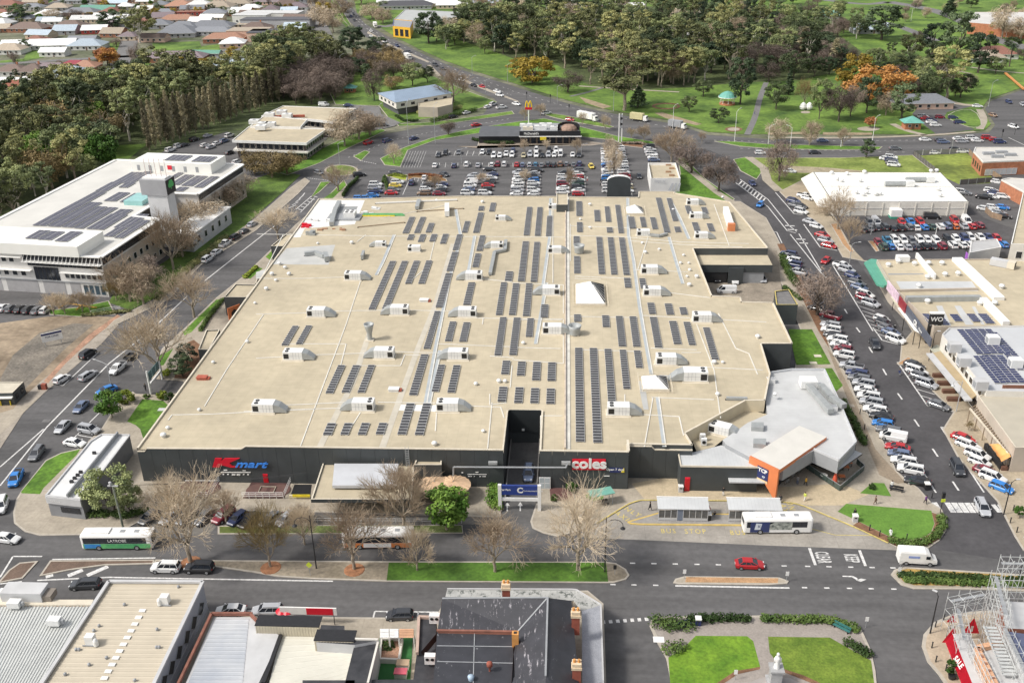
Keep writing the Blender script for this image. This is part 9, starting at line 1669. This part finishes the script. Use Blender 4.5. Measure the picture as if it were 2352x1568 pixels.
t=TH('plant_pot','dark pot of clipped tree beside red sign','pot',G(2185,1557,.14));SP('lathe','pot',black,t,[(.4,0),(.55,.7)],10)
for k,(x,y,l)in enumerate(((1941,1078,'orange table in beer garden, back'),(1932,1100,'orange table in beer garden, front'),(1948,1068,'orange table in beer garden corner'))):
 t=TH('table',l,'table',G(x,y,.14));PA('table_top',MB().box(-.6,.6,-.5,.5,.7,.76),[MATS['portal_orange']],t);[PA('leg',MB().box(a-.04,a+.04,b-.04,b+.04,0,.7),[black],t)for a in(-.5,.5)for b in(-.4,.4)]
t=TH('umbrella','folded orange red umbrella in beer garden','umbrella',G(1916,1112,.14));SP('lathe','folded_canopy',[mat('umb_red',(.60,.10,.05),.6,.1,1)],t,XY('.55,.5 .35,1.6 .15,2.6 .02,2.8'),10);SP('tube','pole',black,t,(0,0,0),(0,0,2.9),.04);BX('base',white,t,-.4,.4,-.4,.4,0,.1)
t=TH('table','round white table in beer garden','table',G(1891,1097,.14));SP('lathe','table_top',white,t,[(.7,.7),(.7,.75)],14);SP('tube','leg',black,t,(0,0,0),(0,0,.7),.05)
t=TH('warning_sign','bright yellow diamond warning sign on median','sign',G(713,1322));h=2.2;SP('tube','post',greypl,t,(0,0,0),(0,0,h),.04);m=MB();m.poly([(0,-.03,h-.6),(.5,-.03,h),(0,-.03,h+.6),(-.5,-.03,h)]);m.poly([(0,.03,h+.6),(.5,.03,h),(0,.03,h-.6),(-.5,.03,h)]);PA('plate',m,[mat('sign_lime',(.62,.70,.05),.5,.05,1)],t)
for k,(x,y,l)in enumerate(((1571,1330,'white keep left sign at left tip of bark island'),(1806,1335,'white keep left sign at right tip of bark island'),(1988,1440,'thin white sign post at square corner'),(2063,1325,'white sign at tip of planted median, lower'),(2066,1308,'white sign at tip of planted median, upper'),(1412,1320,'small dark sign at median end'),(1688,1562,'round white sign on a thin post by square lawn'))):
 t=TH('road_sign',l,'sign',G(x,y));SP('tube','post',greypl,t,(0,0,0),(0,0,1.9),.04);BX('plate',[white if 'dark' not in l else black],t,-.25,.25,-.06,-.03,1.2,2.0)
for k,(x,y,l)in enumerate(((2159,1178,'traffic light with a yellow sign by crossing'),(1307,262,'traffic light on highway corner, first'),(1210,232,'traffic light on highway corner, second'),(2300,322,'traffic light at ring road crossing, first'),(2330,310,'traffic light at ring road crossing, second'),(1264,238,'traffic light at highway junction, park side'))):
 g=G(x,y);t=TH('traffic_light',l,'traffic light',g);SP('tube','pole',black,t,(0,0,0),(0,0,4.0),.07,n=6);BX('signal_head',black,t,-.25,.25,-.2,.2,3.2,4.3)
 if k==0:BX('yellow_plate',[MATS['sign_lime']],t,-.35,.35,-.26,-.21,2.5,3.1)
for k,(x,y)in enumerate(((1762,1122),(1775,1118),(1808,1110),(1822,1096),(1836,1086))):
 t=TH('bicycle',f'parked bicycle before tavern glass, {ORD[k]} from left','bicycle',G(x,y,.14),.5+.1*k);
 for s in(-.5,.5):
  m=MB();P=[V((s+.33*math.cos(u*PI/6),0,.34+.33*math.sin(u*PI/6)))for u in range(13)];m.path(P,.025,4);PA('wheel',m,tyre,t)
 m=MB();m.path([V((-.5,0,.34)),V((-.15,0,.8)),V((.4,0,.85)),V((.5,0,.34))],.025,5);m.path([V((-.5,0,.34)),UP(.34),V((.4,0,.85))],.025,5);PA('frame',m,steel,t);PA('saddle',MB().box(-.28,-.05,-.07,.07,.88,.93),[black],t);SP('tube','handlebar',black,t,(.42,-.25,1.0),(.42,.25,1.0),.02)
t=TH('monument','white statue on a grey stone pedestal in garden square','statue',G(1779,1568,.14));m=MB();m.box(-1.1,1.1,-1.1,1.1,0,.5);m.box(-.75,.75,-.75,.75,.5,2.6);m.box(-.95,.95,-.95,.95,2.6,2.9);PA('pedestal',m,[mat('monument_stone',(.36,.36,.36),.7,.15,1)],t);m=MB();m.lathe(XY('.42,2.9 .40,3.3 .30,3.7 .34,4.1 .40,4.5 .36,4.75 .15,4.9 .13,5.0 .21,5.12 .22,5.3 .12,5.45 .02,5.5'),12);m.tube((.38,0,4.6),(.45,-.1,3.9),.11,.09,6);m.tube((-.38,0,4.6),(-.42,-.1,3.9),.11,.09,6);PA('figure',m,white,t,smooth=True)
SH('monument_paving',XY('1700,1575 1745,1556 1775,1552 1815,1556 1850,1575 1860,1640 1690,1640'),mat('monument_paving',(.33,.30,.28),.9,.1,.6),.158)
sc=TH('corner_shop','peach parapet corner shop with red signs and navy roof','shop',(0,0,0));x0=G(2215,1560,5).x;y0=G(2225,1500,5).y
pr=Gs(XY('2243,1490 2300,1478 2420,1480 2460,1640 2320,1640'),5.6);SP('prism','roof_block',[lgrey,peach],sc,[(p.x,p.y)for p in pr],0,5.3,1,top=0);m=MB()
for a,b in((pr[0],pr[4]),(pr[0],pr[1])):m.beam(a+UP(.1),b+UP(.1),.7,.7)
PA('peach_parapet',m,peach,sc);m=MB();a,b=pr[0],pr[4]
for k in range(9):q=a.lerp(b,(k+.5)/9);m.box(q.x-.15,q.x+.15,q.y-.15,q.y+.15,5.9,6.15)
PA('parapet_stud',m,[mat('terracotta_dark',(.30,.14,.09),.8,.1,1)],sc)
nr=Gs(XY('2308,1448 2460,1470 2520,1640 2400,1640'),7.6);SP('prism','navy_roof',[mat('navy_roof',(.10,.115,.19),.5,.1,.3),lgrey],sc,[(p.x,p.y)for p in nr],0,7.6,1,top=0);pb=Gs(XY('2300,1378 2420,1385 2430,1448 2310,1440'),7.0);SP('prism','pale_roof',[mat('pale_scaff_roof',(.50,.50,.50),.6,.12,.3),MATS['hotel_brick']],sc,[(p.x,p.y)for p in pb],0,6.9,1,top=0)
aw=TH('awning','red street awning with white lettering under scaffold','awning',(0,0,0));aq=XY('2188,1455 2226,1452 2310,1640 2262,1640');P=Gs(aq,3.4);SP('prism','grey_top',lgrey,aw,[(p.x,p.y)for p in P],3.2,3.4,0,bot=True);m=MB();A,B=P[0],P[3];d=(B-A);s_=V((-.9,-.2,-1.2));m.quad(A,A+s_,B+s_,B);m.quad(B+s_*.99,A+s_*.99,A,B);PA('red_valance',m,redS,aw)
X_=(A-B).normalized();Y_=-s_.normalized();N_=X_.cross(Y_).normalized();N_=N_ if N_.z>0 else-N_;X_=Y_.cross(N_);eu=Matrix((X_,Y_,N_)).transposed().to_euler()
for s,f in(('SALE',.33),('OTO',.68)):text(s,1.1,white,aw,TU(A.lerp(B,f)+s_*.5+N_*.06),eu,bold=.03,ext=.01)
for k,(x,y,l,s)in enumerate(((2226,1468,'red triangular banner with white mark beside scaffold, upper right',1.5),(2182,1443,'small red banner at scaffold corner',.9),(2180,1490,'red triangular banner left of awning',1.5))):
 t=TH('banner',l,'banner',G(x,y,.14));m=MB();m.poly([(-s*.8,0,1.2),(s*.8,0,1.2),(0,0,1.2+s*1.9)]);m.poly([(0,.04,1.2+s*1.9),(s*.8,.04,1.2),(-s*.8,.04,1.2)]);PA('cloth',m,redS,t);BX('white_mark',white,t,-.12*s,.12*s,-.02,-.01,1.5,1.5+s*.7);SP('tube','pole',black,t,(0,.02,0),(0,.02,1.3+s*1.9),.04)
sf=TH('scaffold','steel tube scaffolding wrapped round corner building','scaffolding',(0,0,0));st_=mat('scaffold_steel',(.55,.56,.55),.45,.1,1,metal=.2)
def lift(a,b,n,z0,z1,dz,depth=1.4):
 a=Vector(a);b=Vector(b);d=(b-a).normalized();nn=V((-d.y,d.x,0))*depth
 for k in range(n+1):
  p=a.lerp(b,k/n)
  for q in(p,p+nn):SP('tube','standard',st_,sf,q+UP(z0),q+UP(z1),.045,n=5)
 z=z0+dz
 while z<=z1+.01:
  m=MB();m.tube(a+UP(z),b+UP(z),.04,n=5);m.tube(a+nn+UP(z),b+nn+UP(z),.04,n=5);m.tube(a+UP(z-.9),b+UP(z-.9),.03,n=4)
  for k in range(n+1):p=a.lerp(b,k/n)+UP(z);m.tube(p,p+nn,.035,n=4)
  PA('ledger',m,st_,sf);z+=dz
 for k in range(n):
  p,q=a.lerp(b,k/n),a.lerp(b,(k+1)/n);m=MB();m.tube(p+UP(z0+dz if k%2 else z0),q+UP(z0 if k%2 else z0+dz),.03,n=4);m.tube(p+UP(z1-dz),q+UP(z1),.03,n=4);PA('brace',m,st_,sf)
 SP('beam','deck',greypl,sf,a+nn*.5+UP(z1-1.0),b+nn*.5+UP(z1-1.0),depth*.35,.05)
bx=lambda x,y,z:(G(x,y,z).x,G(x,y,z).y,0)
lift(bx(2305,1300,12),bx(2440,1303,12),6,0,13,2.1);lift(bx(2316,1440,8),bx(2300,1325,10),6,0,11,2.0);lift(bx(2190,1390,6),bx(2270,1362,7),3,0,7.2,2.1);lift(bx(2190,1390,6),bx(2205,1460,6),3,0,6.5,2.1);lift(bx(2230,1478,5.5),bx(2310,1640,5.5),9,3.4,6.4,1.0,.9);lift(bx(2295,1440,8),bx(2390,1640,8),9,2,9.0,2.1)
t=TH('stair_tower','metal scaffold stair inside scaffolding','stairs',(0,0,0));a=G(2270,1455,6.5);b=G(2318,1548,6.0)
for k in range(14):q=a.lerp(b,k/13);BX('tread',st_,t,q.x-.9,q.x+.9,q.y-.2,q.y+.2,6.0+(13-k)*.12,6.08+(13-k)*.12)
m=MB();[m.beam(a+V((s,0,1.6)),b+V((s,0,.2)),.06,.2)for s in(-.95,.95)];PA('stringer',m,st_,t)
def person_mesh(pose):
 if pose=='sit':J=[(0,0,.50),(0,.02,.78),(0,.03,1.0),(0,.05,1.1),(0,.03,1.24),(.10,-.40,.48),(.10,-.42,.08),(-.10,-.40,.48),(-.10,-.42,.08),(.20,.02,1.0),(.24,-.12,.74),(.18,-.34,.66),(-.20,.02,1.0),(-.24,-.12,.74),(-.18,-.34,.66)]
 else:s=.26 if pose=='walk' else .05;J=[(0,0,.92),(0,0,1.2),(0,.01,1.42),(0,.02,1.53),(0,.0,1.66),(.10,-s*.5,.50),(.10,-s*1.0,.06),(-.10,s*.6,.50),(-.10,s*1.3,.10),(.20,.0,1.40),(.26,s*.4,1.12),(.25,s*.3-.1,.86),(-.20,0,1.40),(-.26,-s*.4,1.12),(-.25,-s*.6-.08,.88)]
 E_=XY('0,1 1,2 2,3 3,4 0,5 5,6 0,7 7,8 2,9 9,10 10,11 2,12 12,13 13,14');R=[.15,.15,.15,.06,.11,.085,.055,.085,.055,.065,.05,.04,.065,.05,.04]
 J=list(J);J.append((J[6][0],J[6][1]-.16,.04));J.append((J[8][0],J[8][1]-.16,J[8][2]-.03));E_=E_+[(6,15),(8,16)];R=R+[.045,.045]
 me=bpy.data.meshes.new('person');me.from_pydata(J,E_,[]);o=bpy.data.objects.new('person',me);COL.objects.link(o);mo=o.modifiers.new('s','SKIN');o.modifiers.new('u','SUBSURF').levels=1
 sv=me.skin_vertices[0].data
 for v,r in zip(sv,R):v.radius=(r,r)
 sv[0].use_root=True
 dg_=bpy.context.evaluated_depsgraph_get();out=bpy.data.meshes.new_from_object(o.evaluated_get(dg_));bpy.data.objects.remove(o);out.name='body';zc=(J[4][2],J[0][2]);return out,zc,J[4]
PM={k:person_mesh(k)for k in('walk','stand','sit')}
skin_m=mat('skin',(.50,.32,.23),.7,.1,4);hair_m=mat('hair_brown',(.05,.035,.025),.8,.2,5);CL={n:mat('cloth_'+n,c,.85,.12,4)for n,c in dict(black=(.02,.02,.022),white=(.68,.68,.66),navy=(.03,.04,.10),lime=(.62,.70,.12),orange=(.62,.35,.05),brown=(.15,.09,.07),denim=(.09,.12,.2),grey=(.2,.2,.2),red=(.4,.05,.05),purple=(.16,.06,.2)).items()}
PB={}
def person(x,y,pose,top,bot,label,rz=0,z=.14):
 me,(zh,zp),hd=PM[pose];key=(pose,top,bot)
 if key not in PB:
  m2=me.copy();[m2.materials.append(k)for k in(CL[bot],CL[top],skin_m,CL['black'])]
  for f in m2.polygons:c=f.center;f.material_index=2 if c.z>zh-.13 or(abs(c.x)>.17 and c.z<zp+.02 and pose!='sit')else 1 if c.z>zp-.02 else 3 if c.z<.10 else 0;f.use_smooth=True
  PB[key]=m2
 t=TH('person',label,'person',G(x,y,z),rz);LK('body',PB[key],t);m=MB();m.lathe(XY('.118,-.03 .122,.05 .09,.12 .02,.15'),10,c=(hd[0],hd[1]+.02,hd[2]+.02));PA('hair',m,hair_m,t,smooth=True);return t
PP=[(1493,1171,'walk','black','black','person in black walking left of bus shelter',1.2),(1661,1137,'stand','black','white','person in black top and pale trousers before tavern wall',0),(1850,1114,'walk','orange','black','person in an orange top near tavern entrance',.5),(1848,1149,'walk','lime','white','person in a lime vest walking at plaza kerb',2.2),(2010,1157,'walk','brown','brown','person in brown crossing plaza path',1.5),(2125,1156,'walk','purple','black','person in purple beside crossing with white bags',.3),(2047,1122,'stand','white','denim','person in white beside black bench',0),(1962,1187,'stand','black','black','person in black standing by pale bin',0),(2044,1228,'sit','white','white','person in white sitting at lawn edge',0),(1627,1180,'stand','red','grey','person at end of left shelter',0),(1831,1111,'stand','grey','denim','person with bicycles before tavern glass',0),(1792,1150,'sit','black','grey','person with a dark hat beside right shelter roof',0),(335,897,'stand','black','black','person in black at driveway footpath',0),(1380,421,'walk','black','black','person in black in mall car park, first',0),(1384,424,'walk','black','denim','person in black in mall car park, second',1),(1379,427,'walk','grey','black','person in dark clothes in mall car park, third',2),(304,395,'walk','black','black','person walking on path by wood',0),(1349,416,'stand','white','red','person loading a car in mall car park',0),(2100,575,'walk','navy','navy','person in navy by kiosk in retail car park',0),(2219,578,'walk','black','black','person in black by kiosk in retail car park',1),(1733,263,'walk','grey','denim','person on park path',0),(2065,860,'sit','navy','grey','person sitting on dark planter bench',0),(2180,800,'stand','black','navy','person outside shops with dark clothes',0)]
for x,y,ps,a,b,l,r in PP:person(x,y,ps,a,b,l,r)
for k,(x,y)in enumerate(((1553,1188),(1641-0,1188),(1535,1190),(1600,1188),(1719,1190))):person(x,y,'sit','black' if k%2 else 'navy','grey',f'person waiting on bench inside a bus shelter, {ORD[k]}',PI)
for x,y,l,mm in((372,940,'pale pit lid on small lawn by mall',lgrey),(1868,833,'square pit frame on plaza lawn',cream),(1878,817,'small pale lid on plaza lawn',cream),(107,966,'grey pit lid in left road',asphalt3),(1953,931,'pale pit cover on brown footpath',concrete),(1513,1468,'white square slab at square kerb',white)):
 o=PA('pit_cover',MB().box(-.8,.8,-.6,.6,0,.03),[mm],None,G(x,y,.14 if 'road' not in l else .012));tag(o,l,'pit cover')
t=TH('skip_bin','red and dark bins at kerb of dirt lot','bin',G(100,893,.06));PA('red_bin',MB().box(-.2,.8,-.4,.4,0,1.3),[MATS['chimney_brick']],t);PA('dark_bin',MB().box(-1,-.25,-.4,.4,0,1.0),[black],t)
for k,(x,y)in enumerate(((3,931),(25,930))):o=PA('bollard',MB().tube((0,0,0),(0,0,1.1),.12),[yel],None,G(x,y,.07));tag(o,f'yellow bollard before charcoal kiosk, {("left","right")[k]}','bollard')
t=TH('advert_board','orange and black advertising board on mall left side','sign',G(541,735,.14),.9);PA('board',MB().box(-1.8,1.8,-.1,.1,.6,3.8),[MATS['portal_orange']],t);SP('poly','black_mark',black,t,[(-.9,-.13,1.2),(.9,-.13,1.2),(.9,-.13,2.4),(0,-.13,3.1),(-.9,-.13,2.4)])
m=MB();
t=TH('wall_railing','white rails along front footpath','railing',(0,0,0))
for a,b in(((412,1143),(475,1143)),((700,1199),(1060,1201)),((1135,1166),(1150,1166))):
 A,B=G(*a,.12),G(*b,.12);m=MB();n=max(2,int((B-A).length/2.2))
 for h in(.45,.9):m.tube(A+UP(h),B+UP(h),.035,n=4)
 for k in range(n+1):q=A.lerp(B,k/n);m.tube(q,q+UP(.95),.035,n=4)
 PA('rail',m,lgrey,t)
for x,y,l in((622,1303,'orange bark ring round yellow tinged tree'),(814,1308,'orange bark ring round dark trunked tree'),(438,1291,'orange bark patch under large bare tree')):
 m=MB();m.lathe([(1.7,0),(1.6,.08),(.2,.12)],14);o=PA('bark_ring',m,[mat('bark_ring',(.30,.14,.07),.95,.3,1.5,fine=.3)],None,G(x,y,.14));tag(o,l,'bark mulch')
t=TH('crane_boom','orange crane arm lying beside curving ring road','barrier',(0,0,0));SP('beam','arm',[mat('crane_orange',(.60,.26,.08),.6,.1,1)],t,G(2309,168,1),G(2352,205,1),1.0,.6)
fonts=[o for o in COL.objects if o.type=='FONT'];dgx=bpy.context.evaluated_depsgraph_get();pairs=[(o,bpy.data.meshes.new_from_object(o.evaluated_get(dgx)))for o in fonts]
for o,me in pairs:
 n=o.name;o.name='old';q=LK(n.split('.')[0],me,o.parent,o.location.copy());q.rotation_euler=o.rotation_euler.copy();q.scale=o.scale.copy()
 if 'kind' in o:q['kind']=o['kind']
 bpy.data.objects.remove(o)
